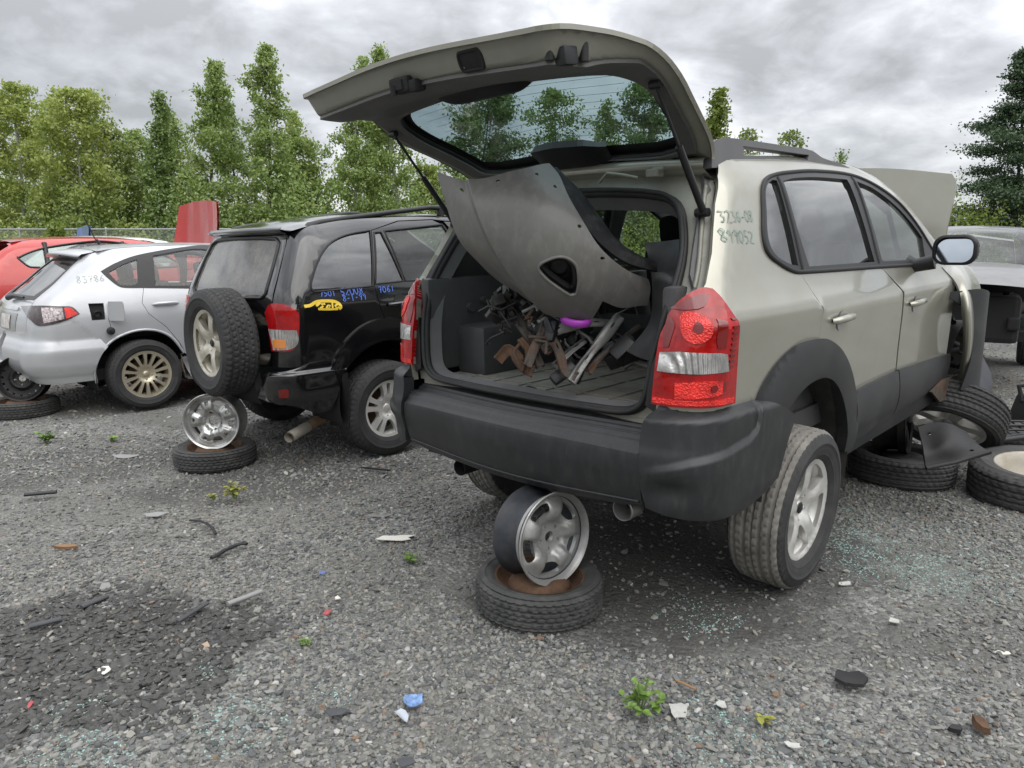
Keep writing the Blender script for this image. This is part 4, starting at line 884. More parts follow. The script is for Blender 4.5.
# bumper: centre bar, corner pieces with a ledge, ribbed step
BB = Body(w=[(.2, .80), (.36, .862), (.45, .885), (.60, .895), (.72, .897), (.80, .885)], xr=[(.2, .20), (.345, .075), (.40, .025), (.48, 0), (.56, -.012), (.60, -.010), (.64, .0), (.80, .02)], xf=[(.2, 4), (.8, 4)], zt=[(0, 3), (5, 3)], Rr=.21, bow=.035, taper=((0, .955), (.5, .985), (1, 1), (5, 1)))
FB = BB.rear()
g = Geo(); ctr = [(-.65, .415), (-.55, .392), (-.3, .372), (0, .365), (.3, .372), (.55, .392), (.65, .415), (.655, .50), (.655, .605), (0, .612), (-.655, .605), (-.655, .50)]
EXC = [(.36, .30), (.345, .375), (.39, .40), (.47, .40), (.505, .375), (.50, .30)]
panel(g, FB, spl(ctr, 40, 4), [], step=.035, thick=.03, sgn=1 if normals(FB, [0], [.5])[0][0] < 0 else -1); bump = g.build('bumper', M_BUMPER, tuc)
g = Geo(); edge_tube(g, FB, [(q, .372+.022*(q/.62)**2+.03) for q in np.linspace(-.64, .64, 30)], .005, closed=False, off=.0, sgn=1); g.build('bumper_lip', M_BUMPER, bump)
g = Geo(); rows = []
ts = np.linspace(0, 1, 29); yy = np.linspace(-.65, .65, 30)
for t in ts:
    x0 = np.array([FB(np.array([y]), np.array([.606]))[0] for y in yy])
    rows.append(np.stack([x0[:, 0]+.135*t**.9, x0[:, 1], .606+.085*t+.018*np.sin(pi*min(t*2, 1))*(t < .5)+.007*(np.sin(t*2*pi*8) > 0)*(.1 < t < .8)+0*yy], 1))
g.grid(rows); g.build('bumper_step', M_BUMPER, bump, auto=30)
pkB = pick(BB.right(), (-.8, 2), (.2, .85), T_M)
CORN = PX(pkB, [(646, 418), (655, 406), (692, 408), (733, 405), (756, 400), (774, 404), (790, 414), (781, 442), (772, 474), (760, 488), (735, 508), (697, 515), (672, 512), (647, 505), (641, 484), (641, 447)])
LEDGE = PX(pkB, [(640, 470), (688, 462), (745, 438), (753, 428), (758, 400)])
lx = [p[0] for p in LEDGE]; lz = [p[1] for p in LEDGE]
_dc = pkB(668, 492)
def corner_off(u, v):
    zl = np.interp(u, lx, lz); k = np.clip((zl+.012-v)/.024, 0, 1); under = k*k*(3-2*k)*np.clip((u-lx[0])/.12, 0, 1)
    dent = .03*np.exp(-(((u-_dc[0])/.07)**2+((v-_dc[1])/.05)**2))
    kt = np.clip((v-.722)/.05, 0, 1); return .012+.014*under-kt*kt*(3-2*kt)*.05-dent
_zl = lambda u: np.interp(u, lx, lz)
for sd in (-1, 1):
    F0 = lift(lambda u, z, sd=sd: BB.S(u, z, sd), corner_off, SG[sd]); F = lambda u, v, F0=F0: F0(u, np.asarray(v)+_zl(u))
    g = Geo(); pc = dense(spl(CORN, 42, 5), .01); panel(g, F, [(u, z-float(_zl(u))) for u, z in pc], [], step=.012, thick=.06, sgn=SG[sd], edge=.012); g.build('bumper_corner', M_BUMPER if sd < 0 else M_CLAD, tuc)

# tailgate jamb with black weather strip
FRr = TB.rear(); sr = 1 if normals(FRr, [0], [1.0])[0][0] < 0 else -1
def half_outline(fn, zs): return [(fn(z), z) for z in zs]
zo = [.70, .80, .90, 1.0, 1.1, 1.18, 1.28, 1.37, 1.46, 1.55]
OUT = [(float(gate_half(z))+.012, z) for z in zo]+[(.64, 1.60), (.5, 1.632), (.25, 1.645)]; OUT = OUT+[(-s_, z) for s_, z in OUT[::-1]]
OPR = [(.0, .715), (.40, .715), (.53, .722), (.585, .75), (.61, .80), (.625, .9), (.645, 1.05), (.655, 1.2), (.64, 1.30), (.60, 1.40), (.545, 1.475), (.46, 1.515), (.25, 1.54), (0, 1.548)]
OPN = spl(OPR+[(-s_, z) for s_, z in OPR[-2:0:-1]], 60, 3)
JF = lift(FRr, -.05*sr)
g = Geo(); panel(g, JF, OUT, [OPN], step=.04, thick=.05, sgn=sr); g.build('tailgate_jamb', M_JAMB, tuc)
g = Geo(); edge_tube(g, JF, OPN, .017, off=.008, sgn=sr); edge_tube(g, JF, OPN, .010, off=.026, sgn=sr); g.build('weather_strip', M_RUBBER, tuc)
for sd in (-1, 1): g = Geo(); edge_tube(g, JF, [(sd*float(gate_half(z)-.035), z) for z in np.linspace(.98, 1.55, 16)], .009, closed=False, off=.004, sgn=sr); g.build('gutter_seam', M_JAMB, tuc)
for sd in (-1, 1):
    g = Geo()  # the dark filler between lamp and opening
    panel(g, lift(FRr, -.012*sr), [(sd*q, z) for q, z in [(.66, .74), (.69, .9), (.72, 1.02), (.772, 1.16), (.74, 1.175), (.70, 1.10), (.66, .98), (.635, .9), (.62, .76)]], [], step=.04, thick=.03, sgn=sr); g.build('lamp_filler', M_TRIM, tuc)

# inside
for sd in (-1, 1):
    g = Geo(); F = lambda u, z, sd=sd: TB.S(u, z, sd)-np.array([0, sd*.075, 0])
    panel(g, F, [(.16, .70), (.17, 1.0), (.22, 1.2), (.36, 1.42), (.50, 1.60), (2.3, 1.60), (2.3, 1.16), (1.0, 1.18), (1.0, .70)], [spl([(.70, 1.22), (.64, 1.32), (.72, 1.52), (.82, 1.555), (.82, 1.20)], 45, 3), [(.90, 1.20), (.91, 1.54), (1.62, 1.575), (1.68, 1.20)], [(1.76, 1.20), (1.76, 1.57), (1.95, 1.54), (2.28, 1.43), (2.28, 1.19)]], step=.07, thick=.02, sgn=-SG[sd]); g.build('pillar_trim', M_INT2, tuc)
for sd in (-1, 1):
    g = Geo()
    g.box((.62, sd*.66, .95), (.95, .06, .44), bev=.02)
    g.box((.60, sd*.55, .815), (.56, .20, .25), bev=.035)
    for k in range(3): g.tube([(.40+.09*k, sd*.635, 1.02+.03*(k % 2)), (.40+.09*k, sd*.605, 1.02+.03*(k % 2))], .022-.004*k, 12)
    g.build('side_trim', M_INT, tuc, auto=40)
    for k in range(2): g = Geo(); g.box((2.0-.95*k, sd*.70, .80), (.85, .06, .66), bev=.02); g.build('door_trim', M_INT, tuc, auto=40)
g = Geo(); g.box((.62, 0, .69), (1.02, 1.30, .03), bev=.008)
for k in range(7): g.box((.62, -.48+.16*k, .7075), (.96, .012, .006))
for k in range(3): g.box((.30+.30*k, 0, .7085), (.010, 1.20, .004))
fl = g.build('cargo_floor', mat('cargo_mat', (.25, .24, .21), .85, var=.25, vscale=5, bump=.3, bscale=120, dirt=.5, dirt_col=(.24, .215, .175), dscale=3), tuc)
g = Geo(); g.box((.165, .02, .708), (.06, .24, .012), bev=.004); g.tube([(.15, .05, .715), (.18, .03, .722), (.16, -.02, .722)], .012, 8); g.build('striker_plate', M_DARK, fl)
g = Geo(); g.grid([[(x, y, 1.585+.035*(1-(y/.62)**2)-(.05 if x < .55 else 0)) for y in np.linspace(.64, -.64, 13)] for x in (.50, .56, .62, .9, 1.4, 1.9, 2.15)]); g.build('headliner', M_LINER, tuc)
g = Geo(); g.box((2.9, 0, .98), (.4, 1.42, .32), bev=.08); g.box((2.3, 0, .5), (1.6, 1.4, .06)); g.box((1.6, 0, .52), (1.3, 1.5, .1)); g.tube([(2.45, .38+.18*cos(t), 1.0+.18*sin(t)) for t in np.linspace(0, 2*pi, 25)], .014, 8, False); g.build('dashboard', M_INT, tuc, auto=40)
def seat(x, y):
    g = Geo(); g.box((x+.22, y, .62), (.5, .50, .17), bev=.06); g.box((x-.06, y, .98), (.15, .50, .62), rot=(0, -.22, 0), bev=.06); g.box((x-.15, y, 1.38), (.10, .26, .17), rot=(0, -.15, 0), bev=.04)
    for s_ in (-.06, .06): g.tube([(x-.12, y+s_, 1.22), (x-.15, y+s_, 1.34)], .007, 6)
    g.build('seat', M_SEAT, tuc, auto=50)
seat(2.05, -.36); seat(2.05, .36)
for sd in (-1, 1): g = Geo(); g.box((1.25, sd*.33, .82), (.62, .60, .16), bev=.05); g.build('folded_seat', M_SEAT, tuc, auto=50)
OPI = shrink(OPN, .022); a_ = lift(FRr, -.05*sr)(np.array([p[0] for p in OPN]), np.array([p[1] for p in OPN])); b_ = lift(FRr, -.115*sr)(np.array([p[0] for p in OPI]), np.array([p[1] for p in OPI]))
g = Geo(); g.grid([np.vstack([a_, a_[:1]]), np.vstack([b_, b_[:1]])]); g.build('opening_trim', M_INT2, tuc)

# underside, wheel wells, exhaust
g = Geo(); g.box((2.3, 0, .36), (1.75, 1.5, .10)); g.box((.75, 0, .50), (1.2, 1.05, .16)); g.box((.22, 0, .44), (.20, 1.3, .20)); g.box((3.6, 0, .55), (.9, 1.1, .5), bev=.06); g.box((3.1, 0, .78), (.06, 1.5, .75))
g.tube([(.90, -.72, .21), (.9, 0, .23), (.90, .72, .21)], .035, 10); g.tube([(.30, -.30, .33), (.75, -.28, .34)], .11, 16, flat=.7)
g.build('underbody', M_DARK, tuc)
M_LINP = mat('liner_plastic', (.03, .029, .027), .85, var=.3, dirt=.6, dirt_col=(.10, .095, .085))
for sd in (-1, 1):
    for (xc, zc) in ((.93, .33), (3.42, .33)):
        g = Geo(); th = np.linspace(-.12*pi, .99*pi, 22); g.grid([[(xc+.44*cos(t), sd*y, zc+.43*sin(t)) for t in th] for y in (.87, .80, .5)]); g.grid([[(xc+.44*k*cos(t), sd*.5, zc+.43*k*sin(t)) for t in th] for k in (1, .02)]); g.build('wheel_liner', M_LINP, tuc)
def exhaust(px, py, back, r=.042):
    c = tl(px, py, ((1, 0, 0), back)); g = Geo(); g.lathe([(r*.9, .012), (r, 0), (r*1.03, .01), (r*1.02, .20), (r*.6, .24), (r*.5, .5)], 24, M=Matrix.Translation(c) @ Matrix.Rotation(R_(-90), 4, 'Z')); g.lathe([(r*.9, .0), (r*.88, .19), (0, .2)][::-1], 24, M=Matrix.Translation(c) @ Matrix.Rotation(R_(-90), 4, 'Z')); return g
exhaust(622, 510, .04).build('exhaust_tip', M_STEEL, tuc)
exhaust(459, 468, .08, .036).build('exhaust_tip', M_DARK, tuc)
# wheels: the rear axle hangs a little low in its arches
def world_wheel(car, CM, loc, rk, tk, tm, rm, Rt, side=-1, camber=0, toe=0, z=None, drum=True):
    L = CM.inverted() @ Vector(loc)
    rot = Matrix.Rotation(R_(toe), 4, 'Z') @ Matrix.Rotation(R_(camber), 4, 'X')
    M = Matrix.Translation(L) @ rot
    if side > 0: M = M @ Matrix.Rotation(pi, 4, 'Z')
    return add_wheel(car, M, tk, rk, tm, rm, drum)
wc = T_M @ Vector((.88, -.80, 0)); world_wheel(tuc, T_M, (wc.x, wc.y, .338), 'five', 'suv', M_TYRE2, M_ALLOY, .345, -1, 2.5, 1)
wc = T_M @ Vector((.88, .80, 0)); world_wheel(tuc, T_M, (wc.x, wc.y, .338), 'five', 'suv', M_TYRE2, M_ALLOY, .345, 1, -2.5, -1)

# door mirror
mc = tl(954, 250, ((0, 1, 0), -1.03))
g = Geo(); bm_w, bm_h = .098, .074
rows = []
for t, kx, kz in ((0, .86, .84), (.0, 1.0, 1.0), (.03, 1.03, 1.04), (.075, .98, .96), (.11, .8, .72), (.13, .4, .3)):
    rows.append([(mc.x+t, mc.y+kx*p[0], mc.z+kz*p[1]) for p in rrect(-bm_w, -bm_h, bm_w, bm_h, .055, 6)])
g.grid(rows, close_u=True); g.tube([(mc.x+.06, mc.y+.10, mc.z-.06), (mc.x+.05, mc.y+.18, mc.z-.08), (mc.x+.06, mc.y+.24, mc.z-.07)], [.04, .035, .05], 12)
mir = g.build('door_mirror', M_TRIM, tuc)
g = Geo(); g.add([(mc.x+.012+.16*p[1], mc.y+.9*p[0], mc.z+.88*p[1]) for p in rrect(-bm_w, -bm_h, bm_w, bm_h, .05, 6)], [tuple(range(28))[::-1]], False); g.build('mirror_glass', M_MIRROR, mir)
g = Geo(); panel(g, lambda u, v: TB.S(u, v, -1)+np.array([0, -.006, 0]), [(2.50, 1.20), (2.66, 1.195), (2.62, 1.25), (2.53, 1.31)], [], step=.05, thick=.02); g.build('mirror_base', M_TRIM, tuc)

# buckled front fender and its flare
def fp(px, py, y): return tl(px, py, ((0, 1, 0), y))
FG = [[fp(940, 268, -.84), fp(955, 261, -.80), fp(970, 268, -.82)], [fp(954, 288, -.90), fp(966, 281, -.92), fp(979, 291, -.90)], [fp(963, 316, -.95), fp(969, 308, -.98), fp(977, 318, -.95)], [fp(964, 350, -.95), fp(969, 345, -.99), fp(975, 352, -.95)], [fp(957, 380, -.91), fp(964, 386, -.95), fp(971, 387, -.92)]]
FF = gridF(FG)
g = Geo(); panel(g, FF, spl([(.0, 0), (1.0, 0), (2, .1), (2, 1), (1.7, 2), (1.8, 3), (1.9, 4), (1, 4), (.2, 3.9), (.25, 3), (.1, 2), (.15, 1)], 50, 3), [], step=.12, thick=.012, sgn=1, back=True); g.build('front_fender', M_BEIGE, tuc)
fo = [fp(*p, -1.02) for p in [(975, 294), (984, 289), (992, 300), (995, 314), (989, 320), (986, 330), (985, 352), (981, 382), (975, 393), (970, 391), (976, 352), (978, 316)]]
F = lambda a, b: np.stack([a, -1.03+2.0*(a-float(np.mean([p.x for p in fo])))**2+0*b, b], -1)
g = Geo(); panel(g, F, spl([(p.x, p.z) for p in fo], 50, 4), [], step=.03, thick=.012, sgn=1, back=True); g.build('arch_flare', M_CLAD, tuc, None)
g = Geo()
for k in range(14):
    a = fp(949+rng.uniform(0, 14), 318+k*4.5, -.80+rng.uniform(-.06, .02)); g.tube([a, a+Vector((rng.uniform(-.1, .3), rng.uniform(.0, .1), rng.uniform(-.06, .06)))], rng.uniform(.008, .02), 6)
g.box((3.35, -.62, .62), (.55, .12, .62)); g.build('inner_fender', M_DARK, tuc)
g = Geo(); panel(g, lambda a, b: np.stack([a, -.90+0*a, b], -1), [(p.x, p.z) for p in [fp(*q, -.9) for q in [(932, 392), (944, 380), (966, 372), (975, 372), (968, 390), (940, 402)]]], [], step=.05, thick=.015, back=True); g.build('torn_sill_end', M_MIXR, tuc)
# far flank front fender, nose
g = Geo(); F = lambda u, z: TB.S(u, z, 1)
panel(g, F, spl([(3.04, .50), (3.03, .80), (2.95, 1.0), (2.9, 1.12), (3.5, 1.06), (3.98, .95), (4.2, .85), (4.25, .62), (3.86, .60), (3.80, .72), (3.62, .82), (3.40, .85), (3.20, .80), (3.06, .66)], 45, 4), [], step=.06, thick=.02, sgn=-1); g.build('front_fender', M_BEIGE, tuc)

# the tailgate
H = Vector((.50, 0, 1.60)); GM = Matrix.Translation(H) @ Matrix.Rotation(R_(81.6), 4, 'Y') @ Matrix.Translation(-H)
zg = [.705, .76, .85, .95, 1.05, 1.18, 1.28, 1.37, 1.46, 1.55]
GO = [(float(gate_half(z))-.006, z) for z in zg]; GO[0] = (.60, .70); GO[1] = (.65, .745)
GO = [(0, .685), (.35, .69)]+GO+[(.63, 1.60), (.5, 1.628), (.25, 1.638), (0, 1.642)]; GO = spl(GO+[(-s_, z) for s_, z in GO[-2:0:-1]], 50, 3)
GW = [(0, 1.09), (.35, 1.095), (.53, 1.115), (.59, 1.16), (.62, 1.22), (.615, 1.30), (.595, 1.38), (.56, 1.50), (.52, 1.565), (.25, 1.592), (0, 1.598)]; GW = spl(GW+[(-s_, z) for s_, z in GW[-2:0:-1]], 55, 3)
g = Geo(); panel(g, FRr, GO, [GW], step=.05, thick=.014, sgn=sr); tg = g.build('tailgate', M_BEIGE, tuc, GM)
GOa = np.array(GO); GOb = np.roll(GOa, -1, 0)
def edge_dist(q, z):
    P = np.stack([np.ravel(q), np.ravel(z)], 1)[:, None]; ab = (GOb-GOa)[None]; t = np.clip(((P-GOa[None])*ab).sum(2)/((ab**2).sum(2)+1e-12), 0, 1)
    return np.linalg.norm(P-(GOa[None]+ab*t[..., None]), axis=2).min(1)
def gate_d(q, z):
    e = edge_dist(q, z); dep = .024+.046*np.clip((1.08-z)/.2, 0, 1); k = np.clip((e-.008)/.040, 0, 1); return .014+dep*(k*k*(3-2*k))
GOut = shrink(GO, .004)
G1 = lift(FRr, lambda q, z: -gate_d(q, z), sr)
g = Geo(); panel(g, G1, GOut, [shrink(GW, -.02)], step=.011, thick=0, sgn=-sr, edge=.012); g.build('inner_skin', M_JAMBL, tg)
TRO = shrink(GO, .047)
def hump(q, z):
    a = np.clip((z-.75)/.10, 0, 1); b_ = np.clip((.66-np.abs(q))/.12, 0, 1); return .010*a*a*(3-2*a)*b_*b_*(3-2*b_)*np.clip((1.11-z)/.12, 0, 1)
G2 = lift(FRr, lambda q, z: -gate_d(q, z)-.012-hump(q, z), sr)
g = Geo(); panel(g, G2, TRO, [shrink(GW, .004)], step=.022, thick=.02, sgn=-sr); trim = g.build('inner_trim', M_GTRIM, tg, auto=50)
g = Geo(); edge_tube(g, lift(FRr, -.03*sr), GW, .014, sgn=sr); panel(g, lift(FRr, lambda q, z: -.012-np.clip(gate_d(q, z)-.012, 0, 1)*.0, sr), GW, [shrink(GW, .04)], step=.05, thick=0, sgn=-sr); g.build('glass_seal', M_TRIM, tg)
g = Geo(); panel(g, lift(FRr, -.006*sr), GW, [], step=.06, thick=0, sgn=sr); g.build('glass', M_GATEG, tg)
g = Geo()
for k in range(11):
    z = 1.15+.039*k; w_ = .53-.009*k; edge_tube(g, lift(FRr, -.008*sr), [(q, z) for q in np.linspace(-w_, w_, 24)], .0007, closed=False, n=4, sgn=sr)
g.build('heater_lines', mat('heater_wire', (.03, .02, .015), .6), tg)
g = Geo(); G3 = lift(FRr, lambda q, z: -.03-.05*np.clip(1-(q/.27)**4, 0, 1)*np.clip(1-((z-1.06)/.10)**4, 0, 1), sr); panel(g, G3, spl([(-.27, .99), (-.27, 1.09), (-.10, 1.13), (.10, 1.13), (.27, 1.09), (.27, .99)], 50, 4), [], step=.03, thick=.03, sgn=-sr); g.build('wiper_motor_cover', M_TRIM, tg)
g = Geo(); G4 = lift(FRr, lambda q, z: -.03-.05*np.clip(1-(q/.2)**4, 0, 1)+0*z, sr); panel(g, G4, spl([(-.2, 1.54), (-.19, 1.60), (.19, 1.60), (.2, 1.54), (.12, 1.475), (-.12, 1.475)], 50, 4), [], step=.03, thick=.03, sgn=-sr); g.build('brake_light_cover', M_TRIM, tg)
def gp(q, z, d): return Vector((FRr(np.array([q]), np.array([z]))+normals(FRr, np.array([q]), np.array([z]))*(-d*sr))[0])
g = Geo(); c = gp(.02, .728, .085)
g.box(c, (.05, .10, .06), bev=.01); g.box(c+Vector((.01, -.06, .0)), (.04, .045, .05), bev=.012); g.box(c+Vector((-.0, .0, -.032)), (.03, .05, .006)); g.tube([c+Vector((.0, .02, -.035)), c+Vector((.03, .02, -.035))], .008, 8); g.build('latch', M_DARK, tg)
RC = rrect(-.37, .709, -.27, .732, .011)
g = Geo(); panel(g, lift(G1, .001), RC, [], step=.03, thick=0, sgn=-sr); edge_tube(g, G1, RC, .005, sgn=sr); g.build('pull_recess', M_DARK, tg)
g = Geo()
c = gp(-.625, .80, .075); g.box(c, (.05, .04, .06), bev=.008); g.build('bump_stop', M_TRIM, tg, auto=40)
for q, z in ((-.60, .755), (-.64, .86)): g = Geo(); g.tube([gp(q, z, .02), gp(q, z, .085)], .014, 14); g.build('rubber_buffer', M_TRIM, tg, auto=40)
# hinges and gas struts
for sd in (-1, 1): g = Geo(); g.box((.44, sd*.43, 1.60), (.12, .05, .012), rot=(0, -.5, 0)); g.box((.40, sd*.43, 1.575), (.05, .05, .03), bev=.005); g.tube([(.46, sd*.47, 1.625), (.46, sd*.39, 1.625)], .01, 8); g.build('hinge', M_JAMB, tuc)
g = Geo()
g.tube([(.36, -.20, 1.555), (.33, -.26, 1.585), (.34, -.32, 1.575), (.36, -.38, 1.56)], .006, 6); g.build('wiring_loom', M_JAMB, tuc)
for sd in (-1, 1):
    a = Vector((float(FRr(np.array([.66]), np.array([1.42]))[0][0])+.03, sd*.665, 1.42)); b = GM @ (gp(sd*.69, 1.19, .06))
    g = Geo(); m_ = a.lerp(b, .55); g.tube([a, m_], .013, 12); g.tube([m_, b], .006, 8)
    g.tube([a+Vector((0, sd*.02, 0)), a-Vector((0, sd*.03, 0))], .016, 10); g.tube([b+Vector((0, sd*.02, 0)), b-Vector((0, sd*.02, 0))], .014, 10); g.build('gas_strut', M_TRIM, tuc)
def anchor_matrix(px, py, yaw, xw, yw, lift, pitch):
    "car matrix whose wheel contact (xw, -yw) stands on the ground at a pixel"
    q = gpt(px, py); s, c = sin(R_(yaw)), cos(R_(yaw))
    return car_matrix(q.x-xw*s-yw*c, q.y-xw*c+yw*s, yaw, lift-xw*pitch, pitch)
V_M = anchor_matrix(390, 455, 45, .78, .86, .08, .02)
VB = Body(w=[(.2, .74), (.35, .81), (.50, .835), (.70, .850), (.90, .855), (.985, .857), (1.0, .850), (1.08, .832), (1.12, .822), (1.3, .765), (1.45, .70), (1.57, .645), (1.70, .58)],
          xr=[(.3, .10), (.55, .07), (.7, .06), (.95, .065), (1.05, .08), (1.2, .14), (1.4, .235), (1.6, .335), (1.72, .40)],
          xf=[(.3, 4.02), (.6, 4.08), (.8, 4.02), (.95, 3.85), (1.7, 3.6)],
          zt=[(.1, 1.42), (.22, 1.455), (.44, 1.51), (.7, 1.55), (1.1, 1.575), (1.5, 1.59), (1.8, 1.58), (2.1, 1.53), (2.5, 1.33), (2.9, 1.06), (3.1, 1.0), (4.1, .83)], Rr=.17, Rf=.3,
          taper=((0, .94), (.5, .98), (1.0, 1), (3.0, 1), (3.6, .97), (4.1, .85)))
I_M = anchor_matrix(148, 408, 45, .88, .86, .06, .015)
IB = Body(w=[(.15, .76), (.25, .82), (.40, .850), (.55, .865), (.70, .868), (.80, .862), (.86, .850), (.95, .825), (1.1, .765), (1.25, .69), (1.38, .61), (1.48, .54)],
          xr=[(.15, .12), (.30, .05), (.45, .02), (.58, .03), (.66, .05), (.75, .06), (.85, .085), (.93, .13), (1.1, .33), (1.25, .50), (1.38, .66), (1.48, .80)],
          xf=[(.3, 4.35), (.6, 4.40), (.8, 4.25), (1.0, 4.0), (1.5, 3.8)],
          zt=[(.2, 1.10), (.5, 1.30), (.7, 1.37), (1.0, 1.405), (1.5, 1.42), (2.0, 1.41), (2.3, 1.37), (2.7, 1.20), (3.1, .98), (3.3, .93), (4.3, .75)], Rr=.20, Rf=.35, U0=1.05,
          taper=((0, .92), (.5, .97), (1.0, 1), (3.0, 1), (3.7, .96), (4.35, .82)))
# ---------------------------------------------------------------- the black SUV
rav = empty('parked_suv', V_M, 'black suv with a spare wheel on its back door and yellow graffiti', 'car')
pkV = pick(VB.right(), (-.85, 3.6), (.2, 1.66), V_M)
Vi = V_M.inverted()
def tloc(Mi, px, py, n, d):
    o = Mi @ Vector((0, 0, CAM_H)); r = Mi.to_3x3() @ ray_dir(px, py); n = Vector(n); return o+r*((d-o.dot(n))/r.dot(n))
v_half = pchip([(.5, .62), (.7, .64), (.95, .66), (1.05, .67), (1.3, .62), (1.44, .57), (1.55, .5)])
def v_u(q, z): xe = float(VB.xr(z))+VB.Rr; return q+xe-VB.Rr*pi/2-float(VB.W(xe, z))+VB.Rr
V_LAMP = spl(PX(pkV, [(266, 312.5), (270, 305), (280, 303.7), (292, 307.5), (299, 315), (298, 337.5), (295, 347.5), (290, 351), (273, 351), (269, 325)]), 55, 4)
V_Q = spl(PX(pkV, [(311, 287.5), (312.5, 277.5), (317.5, 262.5), (325, 249), (335, 240), (350, 234), (370, 230.5), (373, 286), (340, 289.5), (314, 292)]), 50, 4)
V_D1 = spl(PX(pkV, [(374, 232.5), (381, 232), (404, 281), (375.5, 284)]), 50, 4)
V_D2 = spl(PX(pkV, [(384, 231), (442, 224.5), (455, 246), (457, 277.5)])+PX(pkV, [(405.5, 281)]), 50, 4)
v_arch = [(.44, .36), (.43, .48), (.50, .60), (.60, .685), (.74, .735), (.86, .735), (1.0, .70), (1.11, .62), (1.18, .50), (1.19, .36)]
V_DR = [pkV(371, 230), pkV(373, 260), pkV(374, 285), pkV(380, 307.5), pkV(387.5, 325), pkV(400, 337), (1.03, .72), (1.14, .62), (1.21, .50), (1.22, .33), (1.66, .33), (1.68, .6), (1.66, 1.10), (1.62, 1.25), (1.50, 1.52), (1.42, 1.56), (1.1, 1.545)]
V_DF = [(1.69, .6), (1.67, .33), (2.55, .33), (2.62, .6), (2.58, .95), (2.48, 1.06), (2.30, 1.22), (2.0, 1.44), (1.75, 1.54), (1.52, 1.55), (1.63, 1.25), (1.67, 1.10)]
def v_flank(sd, F, sg):
    rear_edge = [(v_u(float(v_half(z))+.004, z), z) for z in (1.44, 1.35, 1.2, 1.05, .9, .7, .62)]
    ztop = [(x, float(VB.zt(x))+.004) for x in (2.95, 2.8, 2.5, 2.1, 1.8, 1.4, 1.1, .8, .5, .36)]
    front = [(1.21, .33), (2.55, .33), (2.63, .6), (2.59, .95), (2.49, 1.06), (2.6, 1.06), (2.92, 1.05)]
    rest = [V_DR[i] for i in (5, 4, 3, 2, 1, 0)]
    poly = rear_edge+[(.1, .62), (.44, .62), (.50, .61), (.60, .70), (.74, .748), (.86, .748), (.98, .722)]+rest+[(1.1, 1.548), (1.42, 1.563), (1.52, 1.555), (1.75, 1.545), (2.0, 1.445), (2.30, 1.225), (2.48, 1.065), (2.6, 1.055), (2.92, 1.04)]+ztop
    g = Geo(); panel(g, F, poly, [V_LAMP, V_Q], step=.05, thick=.03, sgn=sg); g.build('body_side', M_BLACKP, rav)
    g = Geo(); panel(g, F, shrink(V_DR, .004), [V_D1, V_D2], step=.05, thick=.03, sgn=sg); dr = g.build('rear_door', M_BLACKP, rav)
    W3 = spl([(1.72, 1.12), (1.68, 1.28), (1.60, 1.47), (1.74, 1.49), (1.96, 1.41), (2.25, 1.21), (2.36, 1.10)], 45, 4)
    g = Geo(); panel(g, F, shrink(V_DF, .004), [W3], step=.06, thick=.03, sgn=sg); df = g.build('front_door', M_BLACKP, rav)
    for Q, par, mm in ((V_Q, rav, M_G_DARK), (V_D1, dr, M_G_DARK), (V_D2, dr, M_G_MID), (W3, df, M_G_MID)):
        g = Geo(); panel(g, lift(F, -.006*sg), Q, [], step=.06, thick=0, sgn=sg); g.build('window', mm, par)
        g = Geo(); edge_tube(g, F, Q, .007, sgn=sg, off=.0); g.build('window_seal', M_RUBBER, par)
    g = Geo(); panel(g, lift(F, .01*sg), V_LAMP, [], step=.03, thick=.04, sgn=sg); tlm = g.build('tail_lamp', M_RED, rav)
    top = .882; low = [(u, z) for u, z in V_LAMP if z < top-.01]
    us = sorted(u for u, z in V_LAMP if abs(z-top) < .05)
    WH = shrink([(u, z) for u, z in V_LAMP if z < top] if False else [(max(min(u, .19), -.06), z) for u, z in [(-.045, .868), (.16, .862), (.168, .80), (.15, .755), (.10, .732), (-.005, .728), (-.02, .80)]], .004)
    g = Geo(); panel(g, lift(F, .0135*sg), spl(WH, 50, 3), [], step=.02, thick=.006, sgn=sg); g.build('clear_lens', M_CLEAR, tlm)
    g = Geo(); panel(g, lift(F, .016*sg), rrect(.0, .745, .09, .80, .012, 2), [], step=.02, thick=.004, sgn=sg); g.build('amber_lens', M_AMBER, tlm)
    def fd(u, v): d = np.hypot(u-.81, v-.36); return .028*np.clip(1-((d-.44)/.16)**2, .1, 1)**.7
    fl = spl([(.35, .57), (.42, .68), (.50, .77), (.62, .85), (.76, .885), (.90, .875), (1.03, .82), (1.13, .74), (1.21, .62), (1.25, .5), (1.24, .36), (1.18, .36), (1.17, .50), (1.10, .62), (1.0, .69), (.86, .73), (.74, .73), (.60, .68), (.50, .60), (.46, .55)], 50, 4)
    g = Geo(); panel(g, lift(F, fd, sg), fl, [], step=.025, thick=.04, sgn=sg); g.build('arch_flare', M_BLACKP, rav)
    for (hx, hz, par) in ((.93, .985, dr), (1.83, 1.0, df)):
        c = Vector(F(np.array([hx]), np.array([hz]))[0]); n = Vector((0, sd, 0)); g = Geo()
        g.tube([c+Vector((-.10, 0, -.01))+n*.004, c+Vector((-.08, 0, -.008))+n*.03, c+Vector((.06, 0, .0))+n*.03, c+Vector((.10, 0, .004))+n*.004], [.012, .015, .014, .012], 10); g.build('handle', M_BLACKP, par)
        g = Geo(); panel(g, lift(F, .003*sg), spl(circ(hx, hz+.01, .05, 10), 70, 3), [], step=.02, thick=0, sgn=sg); g.build('handle_recess', M_DARK, par)
